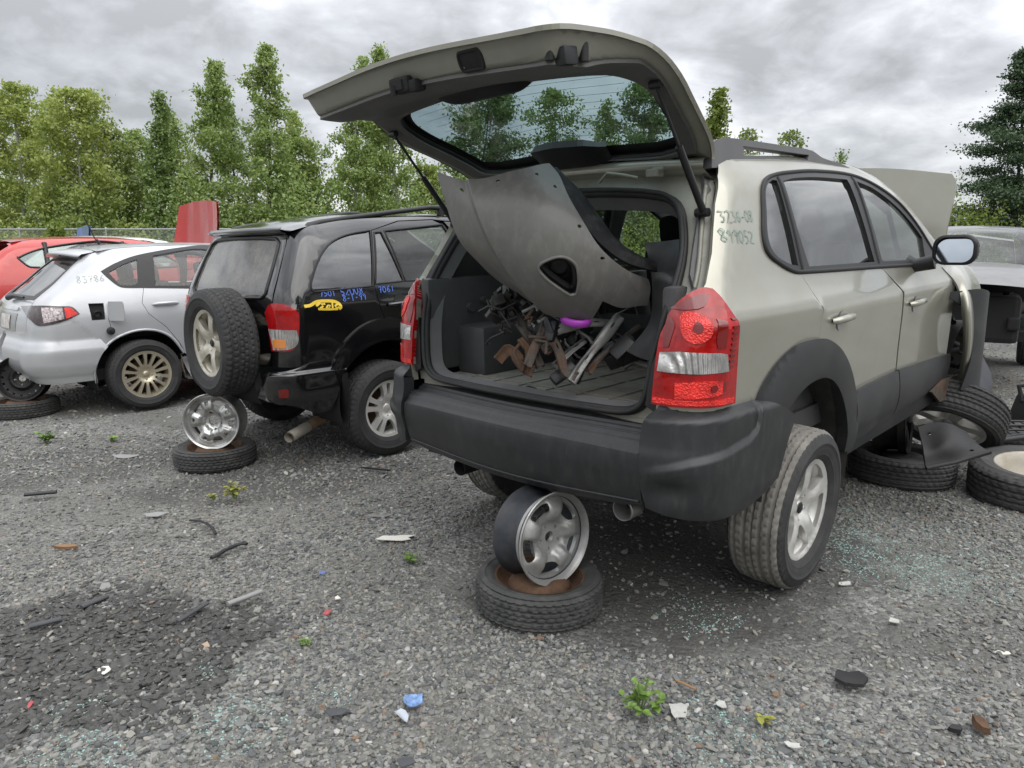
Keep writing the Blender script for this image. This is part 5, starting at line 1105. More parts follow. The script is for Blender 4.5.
    g = Geo(); panel(g, F, [(3.0, .6), (2.66, .6), (2.62, .95), (2.52, 1.05), (3.0, .99), (3.6, .87), (3.95, .75), (4.0, .55), (3.72, .55), (3.66, .68), (3.5, .78), (3.3, .80), (3.1, .74)], [], step=.06, thick=.02, sgn=sg); g.build('front_fender', M_BLACKP, rav)
sides(VB, v_flank)
VR = VB.rear(); vr = 1 if normals(VR, [0], [1.0])[0][0] < 0 else -1
TGo = [(0, .60), (.55, .605), (.62, .64), (.64, .75), (.655, .95), (.665, 1.05), (.62, 1.3), (.57, 1.43), (.50, 1.47), (0, 1.49)]; TGo = spl(TGo+[(-a, b) for a, b in TGo[-2:0:-1]], 50, 3)
VW = [(0, 1.045), (.52, 1.05), (.57, 1.08), (.55, 1.25), (.515, 1.40), (.45, 1.425), (0, 1.435)]; VW = spl(VW+[(-a, b) for a, b in VW[-2:0:-1]], 50, 3)
g = Geo(); panel(g, VR, TGo, [VW], step=.05, thick=.04, sgn=vr); vt = g.build('back_door', M_BLACKP, rav)
g = Geo(); panel(g, lift(VR, -.004*vr), VW, [], step=.06, thick=0, sgn=vr); g.build('rear_window', glass('dusty_rear_glass', (.10, .11, .115), dust=.30, f0=.10), vt)
g = Geo(); edge_tube(g, VR, VW, .012, sgn=vr); g.tube([tuple(VR(np.array([q]), np.array([z]))[0]+np.array([-.03, 0, 0])) for q, z in ((.12, 1.03), (-.05, 1.05), (-.28, 1.055))], [.025, .014, .01], 8); g.build('wiper', M_TRIM, vt)
g = Geo()   # small lip above the rear window
rows = []
for t, dx, dz in ((0, .02, .03), (.3, -.05, .025), (.6, -.07, .0), (1, -.02, -.02)): rows.append([tuple(VR(np.array([q]), np.array([1.475]))[0]+np.array([dx, 0, dz])) for q in np.linspace(-.56, .56, 15)])
g.grid(rows); g.build('roof_lip', M_BLACKP, rav)
xs = np.linspace(.26, 2.1, 20); g = Geo()
def vrow(x): z = float(VB.zt(x)); w = float(VB.W(x, z)); s_ = np.linspace(-1, 1, 13); return np.stack([np.full(13, x), s_*w, z+.004+.035*(1-s_**2)], 1)
g.grid([vrow(x) for x in xs]); g.build('roof', M_BLACKP, rav)
g = Geo(); rows = []
for t in np.linspace(0, 1, 10): x = 2.1+.85*t; z = float(VB.zt(x)); w = float(VB.W(x, z)); s_ = np.linspace(-1, 1, 13); rows.append(np.stack([x+.12*(1-s_**2), s_*w, z+.03*(1-s_**2)], 1))
g.grid(rows); g.build('windshield', M_G_CLEAR, rav)
g = Geo(); rows = []
for t in np.linspace(0, 1, 10): x = 3.0+1.0*t; z = 1.0-.06*t-.09*t*t; s_ = np.linspace(-1, 1, 13); rows.append(np.stack([x+.1*(1-s_**2), s_*(.76-.1*t), z+.05*(1-s_**2)], 1))
g.grid(rows); g.build('hood', M_BLACKP, rav)
for sd in (-1, 1):
    rl = [tloc(Vi, *p, (0, 1, 0), -.56) for p in [(303, 232), (309, 226), (320, 222.5), (345, 218.5), (390, 212.5), (430, 207.5), (440, 208), (448, 213)]]
    rl = [Vector((p.x, -p.y*sd if sd > 0 else p.y, p.z)) for p in rl]; g = Geo(); g.tube(rl, [.022, .026, .020, .018, .018, .018, .022, .026], 10)
    for i in (1, 6): g.tube([rl[i], rl[i]+Vector((0, 0, -.09))], .028, 10)
    g.build('roof_rail', M_TRIM, rav)
# bumper
VBB = Body(w=[(.2, .78), (.34, .83), (.48, .868), (.60, .872), (.66, .862), (.70, .85)], xr=[(.2, .14), (.33, .05), (.42, .0), (.56, -.015), (.60, -.01), (.64, .03), (.70, .06)], xf=[(.2, 4), (.8, 4.05)], zt=[(0, 3), (5, 3)], Rr=.20, bow=.03, taper=((0, .96), (.5, .985), (1, 1), (5, 1)))
pkVB = pick(VBB.right(), (-.85, 1.5), (.2, .7), V_M)
VC = PX(pkVB, [(266, 371), (285, 369.5), (320, 361), (353, 354.5), (346, 370), (335, 402), (330, 410), (318, 413), (292, 406), (258, 398)])
VCp = [(-1.0, .62), (-.5, .625)]+VC[:10]+[(-.5, .37), (-1.0, .37)]
q0 = VC[0]
def vb_rear(q, z): return VBB.E(q, z, True)
for sd in (-1, 1):
    F = lambda u, z, sd=sd: VBB.S(u, z, sd)
    def ledge(u, v): k = np.clip((v-.575)/.02, 0, 1); return -.022*k*k*(3-2*k)
    g = Geo(); panel(g, lift(F, ledge, SG[sd]), spl(VC, 42, 4), [], step=.02, thick=.05, sgn=SG[sd]); bc = g.build('bumper_corner', M_BLACKP, rav)
    g = Geo(); a = pkVB(279, 398); b = pkVB(287, 391)
    panel(g, lift(F, .004*SG[sd]), rrect(min(a[0], b[0]), min(a[1], b[1]), max(a[0], b[0])+.01, max(a[1], b[1])+.01, .006, 2), [], step=.02, thick=.01, sgn=SG[sd]); g.build('reflector', M_REDD, bc)
    # mud flap
    fl = [tloc(Vi, *p, (1, 0, 0), .44) for p in [(350, 372), (347, 400), (344.5, 427.5), (326.5, 426), (328, 415), (336, 400), (345, 375)]]
    F2 = lambda a_, b_, sd=sd: np.stack([.44+.03*np.sin(b_*7), -a_*sd if sd > 0 else a_, b_], -1)
    g = Geo(); panel(g, F2, spl([(p.y, p.z) for p in fl], 45, 4), [], step=.04, thick=.008, back=True, sgn=-1); g.build('mud_flap', M_RUBBER, rav)
g = Geo(); panel(g, vb_rear, [(-.52, .36), (.52, .36), (.54, .46), (.52, .58), (-.52, .58), (-.54, .46)], [], step=.04, thick=.05, sgn=vr); g.build('rear_valance', M_DARK, rav)
# spare
sp = tloc(Vi, 209, 344, (1, 0, 0), -.20)
add_wheel(rav, Matrix.Translation((-.11, sp.y+.03, sp.z)) @ Matrix.Rotation(-pi/2, 4, 'Z') @ Matrix.Rotation(R_(20), 4, 'Y'), 'tall', 'five', M_TYRE, M_SPRIM, False, 'spare_wheel')
g = Geo(); g.box((-.0, sp.y, sp.z), (.16, .2, .2), bev=.02); g.build('spare_bracket', M_DARK, rav)
# wheels
for sd, cm in ((-1, 1), (1, -1)):
    for xw in (.80, 3.2):
        wc = V_M @ Vector((xw, sd*.765, 0)); world_wheel(rav, V_M, (wc.x, wc.y, .333), 'twin', 'vsuv', M_TYRE, M_ALLOY, .335, sd, cm*1.0)
g = Geo(); g.box((2.0, 0, .34), (2.6, 1.3, .1)); g.box((.45, 0, .42), (.6, 1.1, .12)); g.tube([(.80, -.7, .27), (.8, .7, .27)], .04, 8); g.box((3.4, 0, .6), (.9, 1.2, .5)); g.box((4.0, 0, .62), (.06, 1.4, .42)); g.build('underbody', M_DARK, rav)
for sd in (-1, 1):
    for xc in (.81, 3.36): g = Geo(); th = np.linspace(-.1*pi, 1.1*pi, 20); g.grid([[(xc+.40*cos(t), sd*y, .33+.41*sin(t)) for t in th] for y in (.84, .45)]); g.grid([[(xc+.40*k*cos(t), sd*.45, .33+.41*k*sin(t)) for t in th] for k in (1, .02)]); g.build('wheel_liner', M_DARK, rav)
def seats(car, xs_, z=.6, m_=None):
    for x in xs_:
        for y in (-.36, .36):
            g = Geo(); g.box((x+.2, y, z), (.5, .5, .16), bev=.05); g.box((x-.08, y, z+.36), (.15, .5, .62), rot=(0, -.22, 0), bev=.05); g.box((x-.17, y, z+.74), (.1, .26, .17), rot=(0, -.15, 0), bev=.04); g.build('seat', m_ or M_SEAT, car, auto=50)
seats(rav, (1.15, 2.0), .58)
g = Geo(); g.box((2.75, 0, .86), (.4, 1.4, .3), bev=.06); g.build('dashboard', M_INT, rav)
p0 = tloc(Vi, 326, 416, (1, 0, 0), .52); p1 = tloc(Vi, 307, 427, (1, 0, 0), .30); p2 = tloc(Vi, 289, 437.5, (1, 0, 0), .10)
g = Geo(); g.tube([p0+(p0-p1)*.5, p0, p1], .033, 14); pipe = g.build('exhaust_pipe', M_EXH, rav)
g = Geo(); g.tube([p1, p2], .036, 14, caps=False); g.tube([p2, p1], .031, 14, caps=False); g.build('exhaust_tip', mat('bright_steel', (.6, .56, .48), .4, .5, var=.1), pipe)
# yellow graffiti and blue marker
g = Geo(); FV = VB.right()
def vpx(pts): return [pkV(*p) for p in pts]
for st, w in (([(304, 306.5), (310, 305.5), (316, 302), (324, 301), (334, 301.5), (339, 304), (341, 307), (339, 309)], .020), ([(316, 306), (320, 302.5)], .016), ([(325, 304), (321, 304.2), (323, 306.5), (320, 308.3)], .012), ([(328, 305.5), (326, 307.5), (329, 308.4), (330, 305.5), (328, 305.5)], .012), ([(332, 302.5), (332.5, 308)], .012), ([(338, 304), (335, 306), (336.5, 308.3), (339, 307)], .013), ([(318, 309), (326, 309.3), (338, 309)], .014)):
    ribbon(g, FV, vpx(st), w)
g.build('yellow_graffiti', mat('yellow_spray', (.75, .52, .04), .5), rav)
M_BMK = mat('blue_marker', (.08, .16, .55), .6)
for txt, p, q, sz in (('7501', (320, 296.8), (336, 295.8), .035), ('52008', (341, 295.8), (364, 293.6), .045), ('8-1-99', (343, 301.5), (367, 299.5), .04), ('7061', (379, 293), (395, 291), .04)):
    g = Geo(); a, b = pkV(*p), pkV(*q); write(g, FV, txt, a, (b[0]-a[0], b[1]-a[1]), sz, .0065, off=.004, aspect=(b[0]-a[0])/sz/(len(txt)*1.25)); g.build('blue_lettering', M_BMK, rav)
M_REDP2 = mat('bright_red_paint', (.46, .022, .016), .25, 0, .8, var=.05, dirt=.08, dirt_col=(.3, .1, .08))
# ---------------------------------------------------------------- the silver hatchback
imp = empty('parked_hatchback', I_M, 'silver hatchback with open fuel flap, propped on a black steel wheel', 'car')
pkI = pick(IB.right(), (-.95, 3.8), (.15, 1.50), I_M)
Ii = I_M.inverted()
ip = lambda pts: PX(pkI, pts)
I_DLO = spl(ip([(100.6, 271.4), (113.8, 263.8), (131, 257), (148.8, 252.8), (175, 248.4), (205, 245.5)])+[(2.0, 1.375), (2.3, 1.29), (2.6, 1.11), (2.70, 1.02), (2.3, 1.005), (1.8, .995)]+ip([(142, 288), (122.5, 287.6), (116, 284.7), (107, 277.5)]), 50, 4)
I_Q1 = spl(ip([(108.3, 272.5), (122.5, 264.8), (137, 259.4), (137.5, 281.3), (134.6, 285), (119.2, 285)]), 50, 4)
I_Q2 = spl(ip([(153, 256), (195, 249.2)])+[(1.78, 1.352), (1.86, 1.20), (1.89, 1.025)]+ip([(155.3, 286)]), 45, 4)
I_Q3 = spl([(1.96, 1.025), (1.95, 1.20), (1.93, 1.345), (2.05, 1.33), (2.3, 1.245), (2.52, 1.11), (2.60, 1.035)], 45, 4)
I_DR = ip([(149.2, 252.8), (143.3, 287.8), (141.8, 303), (148.8, 314), (166.3, 327), (179.4, 342.5)])+[(1.27, .40), (1.30, .24), (1.90, .24), (1.93, .6), (1.92, 1.0), (1.90, 1.39), (1.5, 1.385)]
I_DF = [(1.94, .6), (1.91, .24), (2.85, .24), (2.92, .6), (2.88, .9), (2.75, 1.0), (2.6, 1.11), (2.3, 1.30), (2.0, 1.385), (1.915, 1.39), (1.93, 1.0)]
I_LAMP = spl(ip([(21.5, 306.4), (40, 306), (63.4, 306.4), (72, 307), (79.8, 314), (65.6, 320.6), (39.4, 326), (30.6, 319.5)]), 45, 4)
I_FUEL = ip([(88, 303.5), (103.5, 303), (105.5, 319.5), (92, 320.5)])
i_half = pchip([(.3, .55), (.6, .60), (.72, .62), (.85, .60), (.95, .58), (1.1, .55), (1.25, .50), (1.36, .46)])
def i_u(q, z): xe = float(IB.xr(z))+IB.Rr; return q+xe-IB.Rr*pi/2-float(IB.W(xe, z))+IB.Rr
I_ARC = [(.50, .22), (.49, .34), (.545, .48), (.64, .585), (.77, .645), (.90, .665), (1.03, .645), (1.14, .58), (1.22, .47), (1.26, .40)]
def i_flank(sd, F, sg):
    re = [(i_u(float(i_half(z))+.004, z), z) for z in (1.36, 1.25, 1.1, .97, .86, .74, .64)]
    ztop = [(x, float(IB.zt(x))+.003) for x in (3.0, 2.7, 2.3, 2.0, 1.5, 1.0, .75, .60)]
    dr = I_DR
    poly = re+[(-.3, .64), (.30, .62)]+[p for p in I_ARC[2:-1]]+[(1.24, .43)]+[dr[5], dr[4], dr[3], dr[2], dr[1], dr[0]]+[(1.5, 1.388), (1.9, 1.395), (2.0, 1.39), (2.3, 1.305), (2.6, 1.115), (2.75, 1.005), (2.95, .98)]+ztop
    holes = [I_LAMP, I_Q1]+([I_FUEL] if sd < 0 else [])
    g = Geo(); panel(g, F, poly, holes, step=.045, thick=.03, sgn=sg); g.build('body_side', M_SILVER, imp)
    g = Geo(); panel(g, F, shrink(dr, .004), [I_Q2], step=.05, thick=.03, sgn=sg); rd = g.build('rear_door', M_SILVER, imp)
    g = Geo(); panel(g, F, shrink(I_DF, .004), [I_Q3], step=.06, thick=.03, sgn=sg); fd = g.build('front_door', M_SILVER, imp)
    g = Geo(); panel(g, lift(F, .004*sg), I_DLO, [I_Q1, I_Q2, I_Q3], step=.05, thick=.008, sgn=sg); g.build('window_frame', M_TRIM, imp)
    for Q, par in ((I_Q1, imp), (I_Q2, rd), (I_Q3, fd)):
        g = Geo(); panel(g, lift(F, -.006*sg), Q, [], step=.06, thick=0, sgn=sg); g.build('window', M_G_CLEAR, par)
    g = Geo(); panel(g, lift(F, .008*sg), I_LAMP, [], step=.03, thick=.04, sgn=sg); tl_ = g.build('tail_lamp', mat('smoked_lens', (.05, .035, .035), .12, 0, .6, var=.4, vscale=30), imp)
    P = ip([(64, 307.8), (71.5, 308.5), (77.8, 314), (66, 319)]); g = Geo(); panel(g, lift(F, .0105*sg), P, [], step=.03, thick=.004, sgn=sg); g.build('red_lens', M_REDB, tl_)
    P = ip([(42, 308), (62, 308), (64, 319), (44, 323.5)]); g = Geo(); panel(g, lift(F, .0105*sg), P, [], step=.03, thick=.004, sgn=sg); g.build('dotted_lens', mat('dotted_lens', (.42, .36, .37), .2, .2, .7, var=.85, vscale=60, bump=.8, bscale=90), tl_)
    g = Geo(); c = Vector(F(np.array([1.13]), np.array([.885]))[0]); n = Vector((0, sd, .1))
    g.tube([c+Vector((-.11, 0, 0))+n*.005, c+Vector((-.08, 0, .004))+n*.028, c+Vector((.07, 0, .006))+n*.03, c+Vector((.11, 0, .004))+n*.006], [.012, .016, .016, .012], 10); g.build('handle', M_SILVER, rd)
    # bumper, two-tone
    gapl = ip([(74.4, 319.5), (90, 329), (107.2, 340.3)])
    bp = [(-.62, .30), (.10, .24), (.495, .24), (.485, .34), (.54, .475), (.60, .545)]+[(gapl[1][0], gapl[1][1]), (gapl[0][0]+.02, gapl[0][1]-.006)]+[(.30, .76), (.15, .735), (.0, .70), (-.18, .68), (-.62, .67)]
    bp = [(max(u, -.80), z) for u, z in bp]
    def bo(u, v): k = np.clip((.335-v)/.02, 0, 1); return .012+.03*np.clip((.62-v)/.1, 0, 1)*np.clip((v-.3)/.1, 0, 1)-.022*k*k*(3-2*k)
    g = Geo(); panel(g, lift(F, bo, sg), spl(bp, 45, 3), [], step=.03, thick=.04, sgn=sg); bu = g.build('bumper', M_SILVER, imp)
    g = Geo(); panel(g, lift(F, .02*sg), spl(ip([(35.5, 367.5), (49, 369), (50, 371.5), (41, 372)]), 60, 2), [], step=.03, thick=.01, sgn=sg); g.build('reflector', M_REDD, bu)
    g = Geo(); panel(g, lift(F, .014*sg), [(1.27, .17), (2.9, .17), (2.95, .255), (1.30, .255)], [], step=.08, thick=.06, sgn=sg); g.build('side_skirt', M_SILVER, imp)
    g = Geo(); edge_tube(g, F, spl(I_ARC, 60, 4, False), .012, closed=False, off=.0, sgn=sg); g.build('arch_lip', M_SILVER, imp)
    g = Geo(); panel(g, lift(F, .005*sg), spl([(1.18, .24), (1.22, .36), (1.25, .43), (1.285, .40), (1.30, .30), (1.27, .22)], 55, 3), [], step=.03, thick=.004, sgn=sg); g.build('rusty_sill', M_RUST, imp)
    g = Geo(); panel(g, F, [(2.93, .55), (2.93, .3), (3.0, .3), (3.02, .42), (3.12, .55), (3.27, .63), (3.5, .66), (3.68, .6), (3.78, .48), (3.82, .3), (4.1, .3), (4.25, .5), (4.2, .68), (3.9, .80), (3.3, .93), (2.95, .97), (2.90, .9)], [], step=.06, thick=.02, sgn=sg); g.build('front_fender', M_SILVER, imp)
sides(IB, i_flank)
IR = IB.rear(); ir = 1 if normals(IR, [0], [.8])[0][0] < 0 else -1
tgo = [(0, .645), (.50, .65), (.60, .68), (.615, .74), (.595, .85), (.575, .95), (.545, 1.1), (.495, 1.25), (.455, 1.35), (0, 1.385)]; tgo = spl(tgo+[(-a, b) for a, b in tgo[-2:0:-1]], 45, 3)
gw = [(0, .955), (.54, .96), (.555, 1.0), (.52, 1.12), (.47, 1.25), (.44, 1.30), (0, 1.315)]; gw = spl(gw+[(-a, b) for a, b in gw[-2:0:-1]], 50, 3)
g = Geo(); panel(g, IR, tgo, [gw], step=.05, thick=.04, sgn=ir); it = g.build('tailgate', M_SILVER, imp)
g = Geo(); panel(g, lift(IR, -.003*ir), gw, [], step=.06, thick=0, sgn=ir); g.build('rear_window', M_G_MID, it)
g = Geo(); panel(g, lift(IR, .003*ir), gw, [spl([(.42, 1.29), (.45, 1.22), (.46, 1.1), (.44, .99), (-.44, .99), (-.46, 1.1), (-.45, 1.22), (-.42, 1.29)], 60, 3)], step=.05, thick=.004, sgn=ir); g.build('window_surround', M_TRIM, it)
g = Geo(); rows = []
for t, dx, dz in ((0, .10, .035), (.4, .0, .04), (.8, -.14, .015), (1, -.17, -.012), (1.2, -.06, -.03), (1.4, .02, -.03)): rows.append([tuple(IR(np.array([q]), np.array([1.36]))[0]+np.array([dx+.05*(q/.5)**2, 0, dz-.03*(q/.5)**2])) for q in np.linspace(-.50, .50, 19)])
g.grid(rows); g.build('roof_spoiler', M_SILVER, it)
g = Geo(); g.box(tuple(IR(np.array([0.]), np.array([1.335]))[0]+np.array([-.085, 0, .005])), (.02, .3, .02), bev=.004); g.build('high_brake_light', M_REDD, it)
g = Geo(); panel(g, lift(IR, .012*ir), rrect(-.33, .865, .33, .90, .012), [], step=.06, thick=.02, sgn=ir); g.build('garnish', M_CHROME, it)
g = Geo(); panel(g, lift(IR, .004*ir), spl([(-.30, .68), (.30, .68), (.33, .84), (-.33, .84)], 60, 3), [], step=.06, thick=.003, sgn=ir); g.build('plate_recess', M_GREYP, it)
g = Geo(); panel(g, lift(IR, .012*ir), rrect(-.16, .70, .16, .82, .01), [], step=.06, thick=.004, sgn=ir); g.build('plate_holder', mat('worn_white', (.55, .52, .5), .6, var=.3, vscale=14), it)
g = Geo(); a = [tuple(IR(np.array([q]), np.array([z]))[0]+np.array([-.03, 0, .02])) for q, z in ((.05, .945), (-.10, .965), (-.38, .96))]; g.tube(a, [.028, .016, .010], 8); g.build('wiper', M_TRIM, it)
g = Geo(); xs = np.linspace(.68, 2.25, 18)
def irow(x): z = float(IB.zt(x)); w = float(IB.W(x, z)); s_ = np.linspace(-1, 1, 13); return np.stack([np.full(13, x), s_*w, z+.003+.03*(1-s_**2)], 1)
g.grid([irow(x) for x in xs]); g.build('roof', M_SILVER, imp)
g = Geo(); rows = []
for t in np.linspace(0, 1, 10): x = 2.25+.8*t; z = float(IB.zt(x)); w = float(IB.W(x, z)); s_ = np.linspace(-1, 1, 13); rows.append(np.stack([x+.15*(1-s_**2), s_*w, z+.03*(1-s_**2)*(1-.5*t)], 1))
g.grid(rows); g.build('windshield', M_G_CLEAR, imp)
g = Geo(); rows = []
for t in np.linspace(0, 1, 10): x = 3.05+1.2*t; z = .985-.06*t-.13*t*t; s_ = np.linspace(-1, 1, 13); rows.append(np.stack([x+.12*(1-s_**2), s_*(.70-.12*t), z+.04*(1-s_**2)], 1))
g.grid(rows); g.build('hood', M_SILVER, imp)
g = Geo(); a = tloc(Ii, 107, 247, (0, 1, 0), -.05); a = Vector((.86, -.05, 1.44)); g.tube([a, a+Vector((-.03, 0, .04))], .016, 8); g.tube([a+Vector((-.03, 0, .03)), a+Vector((-.115, 0, .26))], .005, 6); g.build('antenna', M_TRIM, imp)
# fuel filler: pocket, neck, open flap and the cap hanging by its cord
FI = IB.right(); cu = sum(p[0] for p in I_FUEL)/4; cz = sum(p[1] for p in I_FUEL)/4
g = Geo(); panel(g, lift(FI, -.03), shrink(I_FUEL, -.02), [], step=.05, thick=0); g.build('filler_pocket', M_DARK, imp)
g = Geo(); c = Vector(lift(FI, -.03)(np.array([cu]), np.array([cz-.02]))[0]); g.lathe([(.030, -.025), (.036, -.02), (.036, .0)], 20, M=Matrix.Translation(c)); g.lathe([(.022, -.01), (0, -.008)], 16, M=Matrix.Translation(c)); g.build('filler_neck', M_BSTEEL, imp)
h = Vector(FI(np.array([I_FUEL[1][0]]), np.array([cz]))[0]); g = Geo()
FX = lambda a, b: np.stack([h.x+.02+.09*a, h.y-.02-.115*a, h.z+b+0*a], -1)
panel(g, FX, rrect(0, -.085, 1, .085, .06), [], step=.08, thick=.012, sgn=1, back=True); fx = g.build('fuel_flap', M_SILVER, imp)
kc = tloc(Ii, 111, 331, (0, 1, 0), -.885); g = Geo(); g.lathe([(0, -.018), (.026, -.018), (.034, -.006), (.034, .012), (0, .014)][::-1], 20, M=Matrix.Translation(kc)); g.box((kc.x, kc.y-.02, kc.z), (.042, .012, .010), rot=(0, .6, 0)); g.tube([kc, kc+Vector((.0, -.005, .05)), Vector((kc.x-.01, kc.y-.0, h.z-.06))], .002, 5); g.build('filler_cap', M_RUBBER, imp)
g = Geo(); a, b = pkI(77, 283), pkI(106, 281); write(g, FI, '83786', a, (b[0]-a[0], b[1]-a[1]), .055, .005, aspect=(b[0]-a[0])/.055/6.2)
M_PMK = mat('pale_marker', (.40, .43, .42), .6); g.build('marker_lettering', M_PMK, imp); g = Geo(); a, b = pkI(70.5, 320), pkI(90, 334); write(g, FI, '8-78626', a, (b[0]-a[0], b[1]-a[1]), .035, .004, off=.022, aspect=.27/.035/9)
g.build('marker_lettering', mat('pale_marker', (.40, .43, .42), .6), imp)
for sd, cm in ((-1, 1), (1, -1)):
    for xw in (.90, 3.4):
        wc = I_M @ Vector((xw, sd*.775, 0)); world_wheel(imp, I_M, (wc.x, wc.y, .315), 'multi', 'low', M_TYRE, M_ALLOY2, .318, sd, cm*.5)
g = Geo(); g.box((2.0, 0, .28), (3.0, 1.4, .1)); g.box((.5, 0, .36), (.8, 1.1, .14)); g.box((3.6, 0, .5), (1.0, 1.2, .4)); g.box((4.2, 0, .5), (.08, 1.4, .4)); g.build('underbody', M_DARK, imp)
for sd in (-1, 1):
    for xc in (.89, 3.4): g = Geo(); th = np.linspace(-.1*pi, 1.1*pi, 20); g.grid([[(xc+.40*cos(t), sd*y, .27+.40*sin(t)) for t in th] for y in (.83, .45)]); g.grid([[(xc+.40*k*cos(t), sd*.45, .27+.40*k*sin(t)) for t in th] for k in (1, .02)]); g.build('wheel_liner', M_DARK, imp)
seats(imp, (1.35, 2.15), .42)
g = Geo(); g.box((2.85, 0, .75), (.4, 1.3, .3), bev=.06); g.box((.75, 0, .60), (.9, 1.2, .04)); g.build('dashboard', M_INT, imp)

# ---------------------------------------------------------------- plainer cars farther off
def plain_car(M, paint, label, zsc=1.0, hood_up=False, nose=True, hood_mat=None, glass_m=None, red_roof=None, wheels=True, kind='low', group=None):
    B = IB; car = empty('parked_car', M @ Matrix.Diagonal((1, 1, zsc, 1)), label, 'car', group)
    PAL = hood_mat or paint
    def fl(sd, F, sg):
        re = [(i_u(.585, z), z) for z in (1.33, 1.2, 1.1, .97, .86, .74, .5, .28)]
        ztop = [(x, float(IB.zt(x))+.003) for x in (3.0, 2.7, 2.3, 2.0, 1.5, 1.0, .75, .62)]
        poly = re+I_ARC+[(1.3, .22), (2.9, .22)]+[(2.98, .3), (3.02, .42), (3.12, .55), (3.27, .63), (3.45, .66)]+([(3.62, .62), (3.74, .5), (3.80, .3), (4.25, .3), (4.32, .5), (4.25, .70), (3.9, .80), (3.3, .93)] if nose else [(3.5, .75), (3.3, .92)])+ztop
        WN = [shrink(I_DLO, .03)]
        g = Geo(); panel(g, F, poly, [I_LAMP]+WN, step=.07, thick=.03, sgn=sg); g.build('body_side', paint, car)
        g = Geo(); panel(g, lift(F, -.005*sg), WN[0], [], step=.1, thick=0, sgn=sg); g.build('window', glass_m or M_G_CLEAR, car)
        g = Geo(); edge_tube(g, F, WN[0], .012, sgn=sg)
        for ln in ([(1.02, 1.36), (.985, 1.03)], [(1.92, 1.37), (1.92, 1.0)]): edge_tube(g, F, ln, .03, closed=False, sgn=sg)
        g.build('window_frame', M_TRIM, car)
        g = Geo()
        for ln in ([(.985, 1.02), (1.0, .8), (1.25, .42), (1.3, .24)], [(1.92, 1.0), (1.93, .6), (1.90, .24)], [(2.75, 1.0), (2.9, .8), (2.92, .3)]): edge_tube(g, lift(F, -.001*sg), spl(ln, 60, 6, False), .003, closed=False, sgn=sg, n=5)
        g.build('door_gap', M_DARK, car)
        g = Geo(); panel(g, lift(F, .008*sg), I_LAMP, [], step=.05, thick=.04, sgn=sg); g.build('tail_lamp', M_RED, car)
        c = F(np.array([2.62]), np.array([1.06]))[0]; g = Geo(); g.box((c[0], c[1]+sd*.10, c[2]), (.10, .20, .13), bev=.03); g.build('door_mirror', paint, car)
    sides(IB, fl)
    g = Geo(); panel(g, IR, [(-.585, .28), (.585, .28), (.60, .74), (.56, 1.0), (.5, 1.3), (0, 1.38), (-.5, 1.3), (-.56, 1.0), (-.60, .74)], [gw], step=.07, thick=.03, sgn=ir); g.build('tailgate', paint, car)
    g = Geo(); panel(g, lift(IR, -.003*ir), gw, [], step=.1, thick=0, sgn=ir); g.build('rear_window', M_G_MID, car)
    g = Geo(); g.grid([irow(x) for x in xs]); g.build('roof', red_roof or paint, car)
    g = Geo(); rows = []
    for t in np.linspace(0, 1, 10): x = 2.25+.8*t; z = float(IB.zt(x)); w = float(IB.W(x, z)); s_ = np.linspace(-1, 1, 13); rows.append(np.stack([x+.15*(1-s_**2), s_*w, z+.03*(1-s_**2)*(1-.5*t)], 1))
    g.grid(rows); g.build('windshield', glass_m or M_G_CLEAR, car)
    g = Geo(); g.tube([(3.12, -.5, .985), (3.16, 0, .99), (3.12, .5, .985)], .012, 6); g.build('wiper', M_TRIM, car)
    g = Geo()
    def hrow(t): s_ = np.linspace(-1, 1, 15); return t, s_
    rows = []
    for t in np.linspace(0, 1, 12):
        s_ = np.linspace(-1, 1, 15); wd = .72-.12*t**2
        if hood_up: rows.append(np.stack([3.05+.30*t+.20*(1-s_**2)*(1-.6*t)-.03*(np.abs(s_) < .45)-.10*t*t+0*s_, s_*wd, .97+1.02*t-.05*t*t*s_**2], 1))
        else: rows.append(np.stack([3.05+1.2*t+.12*(1-s_**2), s_*wd, .985-.06*t-.13*t*t+.04*(1-s_**2)], 1))
    g.grid(rows)
    if hood_up: g.grid([r_+np.array([.03, 0, 0]) for r_ in rows][::-1])
    g.build('hood', PAL, car)
    g = Geo(); g.box((2.0, 0, .28), (3.0, 1.4, .1)); g.box((3.55, 0, .48), (1.0, 1.1, .45), bev=.05)
    if not nose:
        g.box((3.15, 0, .72), (.08, 1.5, .45), bev=.02)
        for k in range(16): a = Vector((3.3+rng.uniform(0, .7), rng.uniform(-.6, .6), rng.uniform(.45, .8))); g.tube([a, a+Vector((rng.uniform(-.3, .3), rng.uniform(-.3, .3), rng.uniform(-.2, .2)))], rng.uniform(.015, .05), 6)
        for s_ in (-.5, .5): g.box((3.7, s_, .45), (.8, .10, .12), bev=.02)
    else: g.box((4.2, 0, .5), (.1, 1.3, .4), bev=.03)
    g.build('engine_bay', M_DARK, car)
    g = Geo(); g.box((2.8, 0, .76), (.45, 1.3, .28), bev=.05); g.build('dashboard', M_INT, car)
    if wheels:
        for sd in (-1, 1):
            for xw in ((.90, 3.4) if nose else (.9,)):
                wc = M @ Vector((xw, sd*.775, 0)); world_wheel(car, M @ Matrix.Diagonal((1, 1, zsc, 1)), (wc.x, wc.y, .315), 'multi', 'low', M_TYRE, M_ALLOY, .318, sd)
    return car
plain_car(car_matrix(-6.85, 8.7, 42, .17, .012), M_REDP2, 'red car with its hood up behind the silver hatchback', hood_up=True)
